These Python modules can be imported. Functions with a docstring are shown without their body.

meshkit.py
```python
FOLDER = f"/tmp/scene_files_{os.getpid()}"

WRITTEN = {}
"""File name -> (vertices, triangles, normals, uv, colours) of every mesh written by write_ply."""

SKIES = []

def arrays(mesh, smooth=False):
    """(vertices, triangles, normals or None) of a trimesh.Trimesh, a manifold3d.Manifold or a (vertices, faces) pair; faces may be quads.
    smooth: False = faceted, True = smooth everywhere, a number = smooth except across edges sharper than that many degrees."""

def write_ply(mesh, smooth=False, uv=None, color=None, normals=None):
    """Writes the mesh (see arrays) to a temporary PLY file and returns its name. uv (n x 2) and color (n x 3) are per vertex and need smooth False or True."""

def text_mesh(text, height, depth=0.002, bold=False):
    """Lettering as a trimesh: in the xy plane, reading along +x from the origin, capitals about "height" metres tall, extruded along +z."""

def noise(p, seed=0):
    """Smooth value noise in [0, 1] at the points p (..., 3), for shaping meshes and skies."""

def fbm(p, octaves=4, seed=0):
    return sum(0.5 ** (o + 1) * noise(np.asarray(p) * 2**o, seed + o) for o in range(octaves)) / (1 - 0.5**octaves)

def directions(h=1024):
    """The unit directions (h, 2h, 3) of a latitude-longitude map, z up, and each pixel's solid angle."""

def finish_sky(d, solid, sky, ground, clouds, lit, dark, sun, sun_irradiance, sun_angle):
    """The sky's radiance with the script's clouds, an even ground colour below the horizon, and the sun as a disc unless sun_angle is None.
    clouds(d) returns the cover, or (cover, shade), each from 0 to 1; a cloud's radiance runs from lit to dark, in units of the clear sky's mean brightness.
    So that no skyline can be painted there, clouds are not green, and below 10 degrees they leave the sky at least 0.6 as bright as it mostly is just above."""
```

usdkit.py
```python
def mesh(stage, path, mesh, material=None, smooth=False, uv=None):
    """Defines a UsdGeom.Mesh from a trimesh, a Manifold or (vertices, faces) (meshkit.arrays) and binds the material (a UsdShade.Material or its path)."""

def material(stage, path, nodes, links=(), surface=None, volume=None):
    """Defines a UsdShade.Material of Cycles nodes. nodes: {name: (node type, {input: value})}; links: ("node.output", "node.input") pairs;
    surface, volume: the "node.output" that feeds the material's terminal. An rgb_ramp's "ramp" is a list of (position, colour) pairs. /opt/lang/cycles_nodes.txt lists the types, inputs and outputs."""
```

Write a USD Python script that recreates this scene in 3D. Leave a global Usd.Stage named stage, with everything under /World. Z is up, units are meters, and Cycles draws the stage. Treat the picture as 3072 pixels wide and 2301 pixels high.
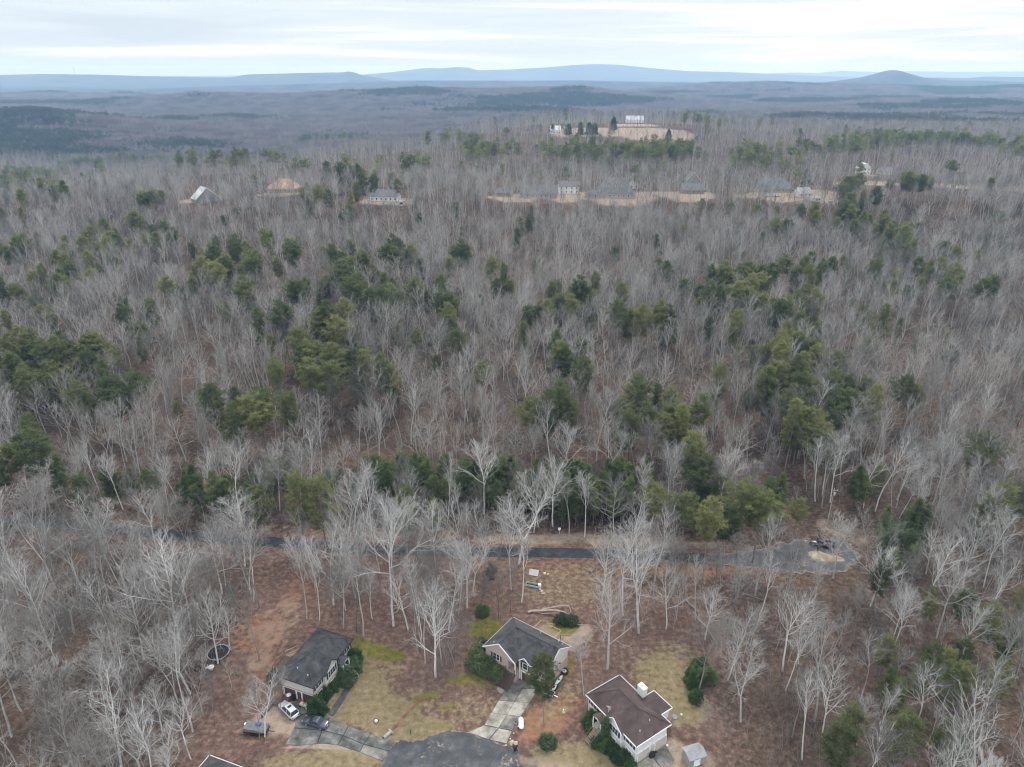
import math, random
import numpy as np, trimesh, shapely
from shapely.geometry import Polygon, Point, LineString
from shapely.ops import unary_union
import usdkit, meshkit
from pxr import Usd, UsdGeom, UsdLux, UsdShade, Gf, Sdf, Vt

stage = Usd.Stage.CreateInMemory()
UsdGeom.SetStageUpAxis(stage, 'Z')
UsdGeom.Xform.Define(stage, '/World')
UsdGeom.Scope.Define(stage, '/World/Looks')

CLOUD_DARK, CLOUD_MID, CLOUD_LIT = (3.85, 4.3, 4.7), (4.7, 5.1, 5.45), (7.6, 7.8, 8.0)
HAZE_COL = (0.37, 0.63, 1.0)
LIT_A, LIT_B, LIT_C = (0.048, 0.036, 0.028), (0.104, 0.074, 0.057), (0.232, 0.162, 0.126)

# ------------------------------------------------------------------ camera, sky, sun, exposure
CAM_H, PITCH, FPX = 106.0, math.radians(23.52), 2133.0      # metres above the yards; tilt below the horizon; focal length in pixels of a 3072 wide picture
EXPOSURE = 0.70
SUN_EL, SUN_AZ = math.radians(52), math.radians(18)            # direction towards the veiled sun
SKY_STRENGTH = 0.10
SUN_INTENSITY = 0.32
HAZE_DENSITY = 0.000105
cam = UsdGeom.Camera.Define(stage, '/World/camera')
cam.AddTranslateOp().Set(Gf.Vec3d(0, 0, CAM_H))
cam.AddRotateXOp().Set(90 - math.degrees(PITCH))
cam.CreateHorizontalApertureAttr(36.0)
cam.CreateVerticalApertureAttr(36.0 * 767 / 1024)
cam.CreateFocalLengthAttr(36.0 * FPX / 3072)
cam.CreateClippingRangeAttr(Gf.Vec2f(0.5, 60000))
cam.CreateExposureAttr(EXPOSURE)

def mat(name, nodes, links=(), surface=None, volume=None):
    return usdkit.material(stage, '/World/Looks/' + name, nodes, links, surface, volume)

sky_mat = mat('sky', {
    'tc': ('texture_coordinate', {}),
    'sky': ('sky_texture', {'sky_type': 'single_scattering', 'sun_disc': False, 'sun_elevation': SUN_EL, 'sun_rotation': SUN_AZ, 'altitude': 250.0, 'air_density': 1.0, 'aerosol_density': 1.5}),
    'map1': ('mapping', {'mapping_type': 'point', 'scale': (1.9, 1.9, 38.0), 'rotation': (0.0, 0.02, 0.0)}),
    'n1': ('noise_texture', {'scale': 1.0, 'detail': 5.0, 'roughness': 0.52, 'distortion': 0.5}),
    'map2': ('mapping', {'mapping_type': 'point', 'scale': (0.9, 0.9, 11.0), 'location': (3.1, 1.7, 0.4)}),
    'n2': ('noise_texture', {'scale': 1.0, 'detail': 3.0, 'roughness': 0.5}),
    'add': ('math', {'math_type': 'multiply_add', 'value2': 0.65}),
    'r': ('rgb_ramp', {'ramp': [(0.66, CLOUD_DARK), (0.83, CLOUD_MID), (0.98, CLOUD_LIT)]}),
    'sep': ('separate_xyz', {}),
    'grad': ('map_range', {'from_min': 0.0, 'from_max': 1.0, 'to_min': 1.0, 'to_max': 2.0, 'clamp': True}),
    'mul': ('mix', {'mix_type': 'multiply', 'fac': 1.0}),
    'mixsky': ('mix', {'mix_type': 'mix', 'fac': 0.88}),
    'bg': ('background_shader', {'strength': SKY_STRENGTH}),
}, [('tc.generated', 'map1.vector'), ('map1.vector', 'n1.vector'), ('tc.generated', 'map2.vector'), ('map2.vector', 'n2.vector'),
    ('n2.fac', 'add.value1'), ('n1.fac', 'add.value3'), ('add.value', 'r.fac'), ('tc.generated', 'sep.vector'), ('sep.z', 'grad.value'),
    ('r.color', 'mul.color1'), ('grad.result', 'mul.color2'), ('sky.color', 'mixsky.color1'), ('mul.color', 'mixsky.color2'), ('mixsky.color', 'bg.color')],
    surface='bg.background')
dome = UsdLux.DomeLight.Define(stage, '/World/sky')
dome.CreateIntensityAttr(1.0)
UsdShade.MaterialBindingAPI.Apply(dome.GetPrim()).Bind(sky_mat)
dome.GetPrim().SetCustomDataByKey('kind', 'structure')
sun = UsdLux.DistantLight.Define(stage, '/World/sun')
sun.CreateIntensityAttr(SUN_INTENSITY); sun.CreateAngleAttr(14.0); sun.CreateNormalizeAttr(True) if hasattr(sun, 'CreateNormalizeAttr') else None
sun.CreateColorAttr(Gf.Vec3f(1.0, 0.97, 0.93))
sun.AddRotateZOp().Set(-math.degrees(SUN_AZ))
sun.AddRotateXOp().Set(-(90 - math.degrees(SUN_EL)))

# ------------------------------------------------------------------ helpers
CP, SP = math.cos(PITCH), math.sin(PITCH)
def ray(px, py):
    u, v = (px - 1536) / FPX, (py - 1150.5) / FPX
    return np.array([u, CP - v * SP, -SP - v * CP])
def at(px, py, z=0.0):
    d = ray(px, py); t = (z - CAM_H) / d[2]
    return np.array([d[0] * t, d[1] * t, z])
def at22(px, py, z=0.0):
    return at(px * 3072 / 2212, py * 3072 / 2212, z)
def project(P):
    P = np.atleast_2d(P).astype(float)
    X, Y, Z = P[:, 0], P[:, 1], P[:, 2] - CAM_H
    zc = Y * CP - Z * SP; up = Y * SP + Z * CP
    zc = np.maximum(zc, 1e-3)
    return np.stack([1536 + FPX * X / zc, 1150.5 - FPX * up / zc, zc], 1)
def sstep(a, b, x):
    t = np.clip((x - a) / (b - a), 0, 1); return t * t * (3 - 2 * t)

names = {}
def fresh(path):
    parent, _, n = path.rpartition('/')
    k = names.get(path, 0); names[path] = k + 1
    return path if k == 0 else f'{path}_{k:03d}'
def data(prim, label=None, cat=None, group=None, kind=None):
    for k, v in (('label', label), ('category', cat), ('group', group), ('kind', kind)):
        if v: prim.SetCustomDataByKey(k, v)
def thing(name, label, cat, loc=(0, 0, 0), rot=0.0, scale=1.0, group=None, wide=1.0):
    x = UsdGeom.Xform.Define(stage, fresh('/World/' + name))
    x.AddTranslateOp().Set(Gf.Vec3d(*map(float, loc)))
    if rot: x.AddRotateZOp().Set(float(rot))
    if scale != 1.0: x.AddScaleOp().Set(Gf.Vec3f(scale * wide, scale * wide, scale))
    data(x.GetPrim(), label, cat, group)
    return x.GetPrim()
def part(name, mesh, material, parent, smooth=False, label=None, kind=None):
    base = str(parent.GetPath()) if not isinstance(parent, str) else parent
    m = usdkit.mesh(stage, fresh(base + '/' + name), mesh, material, smooth)
    data(m.GetPrim(), label, None, None, kind)
    return m.GetPrim()
def whole(name, mesh, material, label=None, cat=None, group=None, kind=None, smooth=False):
    m = usdkit.mesh(stage, fresh('/World/' + name), mesh, material, smooth)
    data(m.GetPrim(), label, cat, group, kind)
    return m.GetPrim()
def cat_(ms): return trimesh.util.concatenate(ms)
def box(cx, cy, cz, sx, sy, sz, rot=0.0):
    b = trimesh.creation.box([sx, sy, sz])
    if rot: b.apply_transform(trimesh.transformations.rotation_matrix(rot, [0, 0, 1]))
    b.apply_translation([cx, cy, cz]); return b
def tubes(segs, sides=3):
    """segs: rows p0(3) p1(3) r0 r1 -> one mesh of open tapered prisms"""
    s = np.asarray(segs, float)
    p0, p1, r0, r1 = s[:, :3], s[:, 3:6], s[:, 6], s[:, 7]
    d = p1 - p0; d /= np.linalg.norm(d, axis=1, keepdims=True) + 1e-9
    a = np.cross(d, np.where(np.abs(d[:, 2:]) < 0.9, [0, 0, 1.0], [1.0, 0, 0])); a /= np.linalg.norm(a, axis=1, keepdims=True) + 1e-9
    b = np.cross(d, a)
    ang = np.arange(sides) * 2 * np.pi / sides
    ring = np.cos(ang)[None, :, None] * a[:, None] + np.sin(ang)[None, :, None] * b[:, None]
    v = np.concatenate([p0[:, None] + ring * r0[:, None, None], p1[:, None] + ring * r1[:, None, None]], 1).reshape(-1, 3)
    i = np.arange(len(s))[:, None] * 2 * sides; k = np.arange(sides)[None]; k2 = (k + 1) % sides
    f = np.concatenate([np.stack([i + k, i + k2, i + sides + k2], -1).reshape(-1, 3), np.stack([i + k, i + sides + k2, i + sides + k], -1).reshape(-1, 3)])
    return trimesh.Trimesh(v, f, process=False)
def rod(pts, r, sides=6):
    pts = np.asarray(pts, float); r = np.broadcast_to(r, (len(pts),))
    return tubes([[*pts[i], *pts[i + 1], r[i], r[i + 1]] for i in range(len(pts) - 1)], sides)

# ------------------------------------------------------------------ the lie of the land
def horizon_ridge(D, w, pts):
    pts = np.array(pts, float)
    d = np.array([ray(x, y) for x, y in pts])
    return D, w, d[:, 0] / d[:, 1], CAM_H + D * d[:, 2] / d[:, 1]
RIDGES = [horizon_ridge(*a) for a in (
    (1850, 190, [(-400, 336), (0, 331), (110, 322), (300, 337), (480, 352), (700, 374), (1000, 396), (1536, 410), (3500, 410)]),
    (2350, 230, [(-400, 400), (300, 392), (620, 356), (830, 346), (1050, 344), (1250, 334), (1500, 322), (1640, 320), (1900, 330), (2100, 348), (2500, 372), (3500, 390)]),
    (2650, 230, [(-400, 420), (1700, 400), (2000, 342), (2300, 322), (2600, 311), (2800, 317), (3072, 320), (3500, 320)]),
    (3300, 420, [(-400, 306), (0, 301), (278, 299), (486, 286), (576, 272), (694, 275), (833, 278), (1007, 271), (1111, 263), (1250, 258), (1354, 262), (1460, 265), (1640, 258), (1744, 256), (1814, 265), (1870, 275), (2022, 290), (2400, 300), (3500, 305)]),
    (4700, 600, [(-400, 330), (1500, 320), (1848, 272), (1911, 266), (2091, 253), (2161, 246), (2300, 242), (2439, 246), (2520, 246), (2700, 256), (2900, 262), (3072, 255), (3500, 255)]),
    (6800, 750, [(-400, 262), (0, 264), (400, 264), (740, 252), (1250, 238), (1536, 240), (1740, 238), (1950, 244), (2439, 246), (2530, 235), (2577, 229), (2619, 219), (2650, 210), (2675, 206), (2700, 208), (2730, 217), (2772, 229), (2855, 239), (2960, 240), (3072, 245), (3500, 245)]),
    (9500, 900, [(-400, 223), (0, 222), (125, 219), (292, 221), (486, 227), (694, 229), (736, 221), (868, 217), (1028, 214), (1045, 211), (1060, 213), (1083, 221), (1180, 238), (2600, 246), (2772, 230), (2900, 232), (2960, 227), (3072, 229), (3500, 230)]),
    (13500, 1200, [(-400, 250), (900, 250), (1083, 222), (1180, 214), (1250, 205), (1280, 202), (1330, 203), (1370, 199), (1405, 201), (1432, 209), (1536, 206), (1640, 200), (1720, 193), (1790, 190), (1860, 193), (1960, 203), (2060, 211), (2190, 214), (2300, 219), (2450, 226), (3500, 250)]),
    (18500, 1600, [(-400, 228), (2200, 222), (2390, 216), (2450, 218), (2520, 211), (2640, 215), (2720, 212), (2850, 214), (3072, 213), (3500, 214)]),
)]
def land(X, Y):
    X, Y = np.asarray(X, float), np.asarray(Y, float)
    u = X / np.maximum(Y, 60.0)
    n1 = meshkit.fbm(np.stack([X / 260.0, Y / 260.0, 0 * X], -1), 3, 5) - 0.5
    n2 = meshkit.fbm(np.stack([X / 900.0, Y / 900.0, 0 * X + 7], -1), 3, 9) - 0.5
    top = np.interp(X, [-900, -650, -430, -300, -170, 0, 300, 500, 900], [-12, -4, 9, 19, 24, 25, 25, 22, 18])
    far = sstep(120, 240, Y)
    edge = 505 + 30 * np.sin(X / 95.0) * 0.6
    z = top * (0.34 * np.clip((Y - 165) / (edge - 60 - 165), 0, 1) ** 1.1 + 0.66 * sstep(edge - 70, edge + 12, Y)) + 6 * n1 * sstep(190, 420, Y) * (1 - 0.7 * sstep(edge - 40, edge + 10, Y))
    # a spur and a hollow across the wooded slope
    z = z + 5 * np.exp(-((X + 90) / 60) ** 2) * sstep(200, 330, Y) * (1 - sstep(430, 560, Y)) - 5 * np.exp(-((X - 200) / 70) ** 2) * sstep(200, 300, Y) * (1 - sstep(400, 540, Y))
    # left of the plateau the ground drops into a valley; to the right it runs on to a field on a rise
    drop_at = np.interp(X, [-900, -500, -250, -60, 60], [500, 610, 690, 880, 1150])
    rough = sstep(1300, 1900, Y)
    floor = -24 + (26 + 26 * rough) * n2 + (10 + 16 * rough) * n1 + 14 * sstep(-0.1, 0.35, u) - 26 * (1 - sstep(-0.38, -0.2, u)) * (1 - sstep(1200, 2100, Y))
    back = sstep(0, 1, (Y - drop_at) / np.interp(X, [-500, -200, 0, 200], [190, 230, 420, 700]))
    z = z + (floor - z) * back
    rise = np.exp(-((X - 150) / 210) ** 2 - ((Y - 1010) / 150.0) ** 2)
    z = z + (43 - z) * np.clip(rise * 1.25, 0, 1)
    for D, w, ru, rz in RIDGES:
        zt = np.interp(u, ru, rz) + (14 * n1 if D < 6000 else 30 * n2 * 0.3) - (16 if D < 5000 else 10)
        wob = 1 + 0.10 * n2
        g = np.exp(-((Y - D * wob) / w) ** 2)
        z = np.maximum(z, z + (zt - z) * g)
    low = np.where(np.abs(X) < 100, 1 - sstep(160, 185, Y), 0)
    z = np.where(Y < 165, np.where(np.abs(X) < 110, 0.0, (np.abs(X) - 110) * -0.03 * np.where(X < 0, 1, -0.4)), z)
    return z
def hit(px, py, up=0.0):
    """where the line of sight through a picture point meets the land raised by up"""
    d = ray(px, py)
    t = np.concatenate([np.arange(85, 1500, 1.0), np.arange(1500, 9000, 10.0)])
    P = t[:, None] * d[None]
    under = CAM_H + P[:, 2] < land(P[:, 0], P[:, 1]) + up
    k = int(np.argmax(under)) if under.any() else len(t) - 1
    return np.array([P[k, 0], P[k, 1], float(land(P[k, 0], P[k, 1]))])

# ------------------------------------------------------------------ materials of the setting
def simple(name, col, rough=0.7, metallic=0.0, noise=0.12, scale=3.0, spec=0.3, bump=0.0):
    """one colour with a slight uneven tone"""
    c = np.array(col)
    nodes = {'tc': ('texture_coordinate', {}), 'n': ('noise_texture', {'scale': scale, 'detail': 4.0, 'roughness': 0.6}),
             'r': ('rgb_ramp', {'ramp': [(0.3, tuple(np.clip(c * (1 - noise * 1.6), 0, 1))), (0.7, tuple(np.clip(c * (1 + noise), 0, 1)))]}),
             'p': ('principled_bsdf', {'roughness': rough, 'metallic': metallic, 'specular_ior_level': spec})}
    links = [('tc.object', 'n.vector'), ('n.fac', 'r.fac'), ('r.color', 'p.base_color')]
    if bump:
        nodes['b'] = ('bump', {'strength': bump, 'distance': 0.03}); links += [('n.fac', 'b.height'), ('b.normal', 'p.normal')]
    return mat(name, nodes, links, 'p.BSDF')

def bark(name, dark, light, vary=0.5):
    d, l = np.array(dark), np.array(light)
    return mat(name, {
        'oi': ('object_info', {}), 'tc': ('texture_coordinate', {}),
        'n': ('noise_texture', {'scale': 1.3, 'detail': 3.0}),
        'm': ('math', {'math_type': 'multiply_add', 'value2': vary}),
        'sc': ('math', {'math_type': 'multiply', 'value2': 1.0 - vary * 0.5}),
        'r': ('rgb_ramp', {'ramp': [(0.25, tuple(d)), (0.8, tuple(l))]}),
        'p': ('principled_bsdf', {'roughness': 0.9, 'specular_ior_level': 0.15})},
        [('tc.object', 'n.vector'), ('n.fac', 'sc.value1'), ('oi.random', 'm.value1'), ('sc.value', 'm.value3'), ('m.value', 'r.fac'), ('r.color', 'p.base_color')], 'p.BSDF')
M = {}
M['bark_pale'] = bark('bark_pale', (0.28, 0.266, 0.248), (0.67, 0.652, 0.62))
M['bark_grey'] = bark('bark_grey', (0.13, 0.118, 0.106), (0.37, 0.347, 0.32))
M['bark_brown'] = bark('bark_brown', (0.085, 0.072, 0.062), (0.24, 0.208, 0.187))
M['bark_pine'] = bark('bark_pine', (0.10, 0.08, 0.065), (0.24, 0.20, 0.17))
M['twig_pale'] = bark('twig_pale', (0.145, 0.135, 0.126), (0.42, 0.40, 0.378))
M['twig_grey'] = bark('twig_grey', (0.085, 0.077, 0.071), (0.235, 0.22, 0.205))
M['twig_mid'] = bark('twig_mid', (0.058, 0.052, 0.047), (0.270, 0.252, 0.230), .9)
M['trunk_mid'] = bark('trunk_mid', (0.050, 0.045, 0.040), (0.42, 0.397, 0.37), .9)
M['twig'] = bark('twig', (0.10, 0.08, 0.074), (0.24, 0.20, 0.186))
M['far_twig'] = bark('far_twig', (0.125, 0.104, 0.102), (0.255, 0.222, 0.217))
def needles(name, a, b, c):
    return mat(name, {
        'oi': ('object_info', {}), 'g': ('geometry', {}), 'tc': ('texture_coordinate', {}),
        'n': ('noise_texture', {'scale': 0.55, 'detail': 2.0}),
        'w': ('math', {'math_type': 'multiply_add', 'value2': 0.75}), 'w2': ('math', {'math_type': 'multiply_add', 'value2': 0.35, 'value3': -0.12}),
        'ns': ('math', {'math_type': 'multiply', 'value2': 0.38}),
        'r': ('rgb_ramp', {'ramp': [(0.1, a), (0.5, b), (0.95, c)]}),
        'd': ('principled_bsdf', {'roughness': 0.6, 'specular_ior_level': 0.25}), 't': ('translucent_bsdf', {}), 'mx': ('mix_closure', {'fac': 0.36})},
        [('tc.object', 'n.vector'), ('n.fac', 'ns.value1'), ('oi.random', 'w.value1'), ('ns.value', 'w.value3'), ('g.random_per_island', 'w2.value1'), ('w.value', 'w2.value3'), ('w2.value', 'r.fac'),
         ('r.color', 'd.base_color'), ('r.color', 't.color'), ('d.BSDF', 'mx.closure1'), ('t.BSDF', 'mx.closure2')], 'mx.closure')
M['needles'] = needles('needles', (0.085, 0.107, 0.048), (0.150, 0.173, 0.072), (0.255, 0.258, 0.100))
M['far_needles'] = needles('far_needles', (0.045, 0.058, 0.036), (0.062, 0.076, 0.046), (0.085, 0.098, 0.056))
M['young_needles'] = needles('young_needles', (0.080, 0.118, 0.050), (0.130, 0.172, 0.070), (0.195, 0.230, 0.092))
M['cedar_needles'] = needles('cedar_needles', (0.038, 0.067, 0.036), (0.064, 0.097, 0.049), (0.096, 0.128, 0.059))
M['box_leaves'] = needles('box_leaves', (0.045, 0.088, 0.041), (0.08, 0.136, 0.057), (0.144, 0.208, 0.08))
M['holly_leaves'] = needles('holly_leaves', (0.08, 0.128, 0.068), (0.136, 0.193, 0.092), (0.216, 0.264, 0.12))

# ------------------------------------------------------------------ the ground
def graded(core0, core1, step, lo, hi, g):
    c = list(np.arange(core0, core1 + 1e-6, step))
    s, x = step, core1
    while x < hi: s *= 1 + g; x += s; c.append(x)
    s, x, l = step, core0, []
    while x > lo: s *= 1 + g; x -= s; l.append(x)
    return np.array(l[::-1] + c)
gx = graded(-100, 100, 1.0, -1150, 1150, 0.045)
gy = graded(74, 200, 1.0, 20, 1400, 0.03)
GX, GY = np.meshgrid(gx, gy)
GZ = land(GX, GY)
gv = np.stack([GX, GY, GZ], -1).reshape(-1, 3)
nxg = len(gx)
ii, jj = np.meshgrid(np.arange(len(gy) - 1), np.arange(nxg - 1), indexing='ij')
q = ii * nxg + jj
gf = np.concatenate([np.stack([q, q + 1, q + nxg + 1], -1).reshape(-1, 3), np.stack([q, q + nxg + 1, q + nxg], -1).reshape(-1, 3)])
# what covers the soil: weights per vertex, laid out in metres on the ground
cover = {k: np.zeros(len(gv)) for k in ('leaves', 'grass', 'moss', 'clay', 'sandy')}
def blob(kind, px, py, rx, ry, w=1.0, rot=0.0):
    c = at(px, py)
    x, y = gv[:, 0] - c[0], gv[:, 1] - c[1]
    cr, sr = math.cos(math.radians(rot)), math.sin(math.radians(rot))
    x, y = x * cr + y * sr, -x * sr + y * cr
    r = np.sqrt((x / rx) ** 2 + (y / ry) ** 2)
    cover[kind] = np.maximum(cover[kind], w * (1 - sstep(0.55, 1.25, r)))
for b in (  # photo point, radii in metres, weight, turn
    ('leaves', 1000, 1780, 22, 22, .95, 0), ('leaves', 1300, 1800, 25, 20, .9, 0), ('leaves', 1550, 1740, 22, 16, .9, 0), ('leaves', 1750, 1850, 20, 20, .9, 0), ('leaves', 1950, 1900, 18, 18, .9, 0), ('leaves', 1150, 2100, 22, 18, 1.0, 0), ('leaves', 1650, 2150, 22, 18, 1.0, 0), ('leaves', 1900, 2200, 20, 18, 1.0, 0), ('leaves', 780, 2000, 14, 24, .8, 0), ('leaves', 900, 2280, 26, 8, .9, 0), ('leaves', 600, 2240, 16, 8, .6, 0), ('leaves', 1100, 1640, 60, 9, .8, 0), ('leaves', 1700, 1650, 50, 10, .85, 0), ('leaves', 2150, 1740, 20, 10, .6, 0), ('leaves', 2300, 1900, 26, 12, .4, 0), ('leaves', 300, 1640, 40, 8, .5, 0),
    ('grass', 1060, 2070, 9, 6, .95, -25), ('grass', 1150, 2140, 10, 5, 1.0, -25), ('grass', 1240, 2190, 8, 3.5, 1.0, 0), ('grass', 1010, 2150, 4, 3, .9, 0), ('grass', 1130, 1995, 7, 4, .6, -20),
    ('grass', 1000, 2290, 9, 3, .9, 0), ('grass', 880, 2290, 7, 2.5, .7, 0), ('grass', 1260, 2100, 5, 4, .5, 0), ('grass', 1420, 2130, 7, 5, .45, 0),
    ('moss', 1120, 1950, 5.5, 2.2, 1.0, -20), ('moss', 1170, 1965, 4, 2, .9, -20), ('moss', 1090, 1925, 3, 1.2, .7, -20), ('moss', 1455, 1885, 4.5, 3.6, .75, 20), ('moss', 1400, 2035, 4.5, 1.8, .8, 10), ('moss', 1450, 2055, 3, 1.2, .6, -20), ('moss', 1280, 2090, 4, 1.5, .6, 20), ('moss', 1340, 2120, 3, 1.5, .5, 20), ('moss', 1330, 2180, 3, 1.2, .5, 0), ('moss', 1690, 1880, 4, 3, .8, 0), ('moss', 1690, 2010, 2.2, 5, .6, -25), ('moss', 2060, 2130, 3, 1.2, .5, 0), ('moss', 1090, 2030, 2, 1, .5, 0), ('moss', 2055, 1980, 3, 1.2, .35, 0), ('moss', 1840, 2270, 6, 3, .4, 0),
    ('grass', 1990, 2020, 7, 7, .75, 0), ('grass', 2040, 2120, 6, 5, .85, 0), ('grass', 2020, 1960, 7, 4, .5, 0), ('grass', 1800, 2270, 8, 4, .75, 0), ('grass', 1700, 2260, 7, 3, .7, 0), ('grass', 1680, 2110, 3, 8, .5, -35), ('grass', 1680, 1760, 12, 9, .45, 0), ('grass', 1700, 1720, 16, 4, .4, 0),
    ('clay', 1640, 2160, 5, 4, .9, 40), ('clay', 1600, 2190, 4, 2.5, .8, 40), ('clay', 1690, 2120, 5, 3, .6, 40), ('clay', 1700, 2160, 5, 3, .35, 0), ('clay', 800, 1950, 5, 9, .45, 15), ('clay', 770, 2100, 3, 2, .35, 0), ('clay', 760, 2200, 5, 3, .4, 0),
    ('sandy', 800, 1900, 5, 5, .5, 30), ('sandy', 780, 1960, 3.5, 6, .5, 10), ('sandy', 850, 1850, 5, 5, .42, 0), ('sandy', 880, 1780, 3, 8, .38, 0), ('clay', 890, 1760, 4, 10, .5, 0), ('clay', 780, 1900, 7, 8, .5, 0), ('sandy', 815, 2150, 3.5, 2.6, 1.0, 0), ('sandy', 860, 2170, 3, 2, .8, 0), ('sandy', 850, 2190, 4, 2, .6, 0), ('sandy', 1060, 2255, 9, 1.0, .8, -12), ('sandy', 930, 2235, 6, .8, .7, 5), ('sandy', 1680, 1925, 5, 3, .6, 0), ('sandy', 1740, 1890, 3, 2, .8, 0), ('sandy', 1730, 1905, 5, 3, .5, 0), ('sandy', 1990, 2270, 5, 4, .9, 30), ('sandy', 2060, 2280, 6, 3, .6, 0), ('sandy', 2490, 1575, 5, 6, .45, 0), ('sandy', 2545, 1600, 6, 6, .42, 0), ('sandy', 1280, 2215, 8, 1.5, .7, 0), ('sandy', 1180, 2200, 4, 2, .6, 0), ('sandy', 1660, 2290, 8, 2, .6, 0), ('sandy', 700, 1580, 30, 3, .3, -4), ('sandy', 1300, 1605, 40, 3, .35, 0), ('sandy', 1700, 1618, 30, 3, .6, 0), ('sandy', 1950, 1630, 25, 2.5, .5, -3), ('clay', 1500, 1700, 30, 4, .45, 0), ('clay', 2050, 1712, 22, 3, .6, 0), ('clay', 1150, 1690, 25, 4, .4, 0), ('clay', 1700, 1660, 20, 5, .45, 0), ('sandy', 2260, 1650, 8, 3, .3, 0),
): blob(*b)
# the strip of yards and the road on the far plateau, and the field on the rise
def far_blob(kind, px, py, rx, ry, w=1.0):
    c = hit(px, py); r = np.sqrt(((gv[:, 0] - c[0]) / rx) ** 2 + ((gv[:, 1] - c[1]) / ry) ** 2)
    cover[kind] = np.maximum(cover[kind], w * (1 - sstep(0.7, 1.15, r)))
FAR_CLEAR = [(610, 600, 18, 18), (850, 580, 20, 16), (1160, 602, 20, 14), (1540, 592, 22, 14), (1690, 585, 22, 24), (1850, 590, 30, 20), (1960, 580, 14, 9), (2060, 584, 24, 18), (2250, 588, 12, 7), (2340, 585, 26, 18), (2480, 585, 20, 26), (2600, 550, 34, 12), (2700, 553, 30, 11), (2800, 556, 34, 11), (2880, 558, 30, 11), (2970, 564, 32, 13), (3065, 566, 34, 15), (2594, 528, 12, 10)]
for c in FAR_CLEAR: far_blob('grass', *c, w=.35); far_blob('sandy', *c, w=1.0)
for c in ((1740, 396, 42, 34), (1850, 392, 55, 40), (1960, 400, 55, 46), (2020, 402, 28, 38), (1900, 376, 40, 26)): far_blob('sandy', *c, w=.95)
ground = UsdGeom.Mesh.Define(stage, '/World/ground')
ground.CreatePointsAttr(Vt.Vec3fArray.FromNumpy(gv.astype(np.float32)))
ground.CreateFaceVertexCountsAttr(Vt.IntArray.FromNumpy(np.full(len(gf), 3, np.int32)))
ground.CreateFaceVertexIndicesAttr(Vt.IntArray.FromNumpy(gf.astype(np.int32).ravel()))
ground.CreateSubdivisionSchemeAttr('none')
_, _, gn = meshkit.arrays((gv, gf), True)
ground.CreateNormalsAttr(Vt.Vec3fArray.FromNumpy(gn.astype(np.float32))); ground.SetNormalsInterpolation('vertex')
pv = UsdGeom.PrimvarsAPI(ground)
for k, w in cover.items():
    pv.CreatePrimvar(k, Sdf.ValueTypeNames.FloatArray, 'vertex').Set(Vt.FloatArray.FromNumpy(w.astype(np.float32)))
data(ground.GetPrim(), kind='structure')

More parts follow.
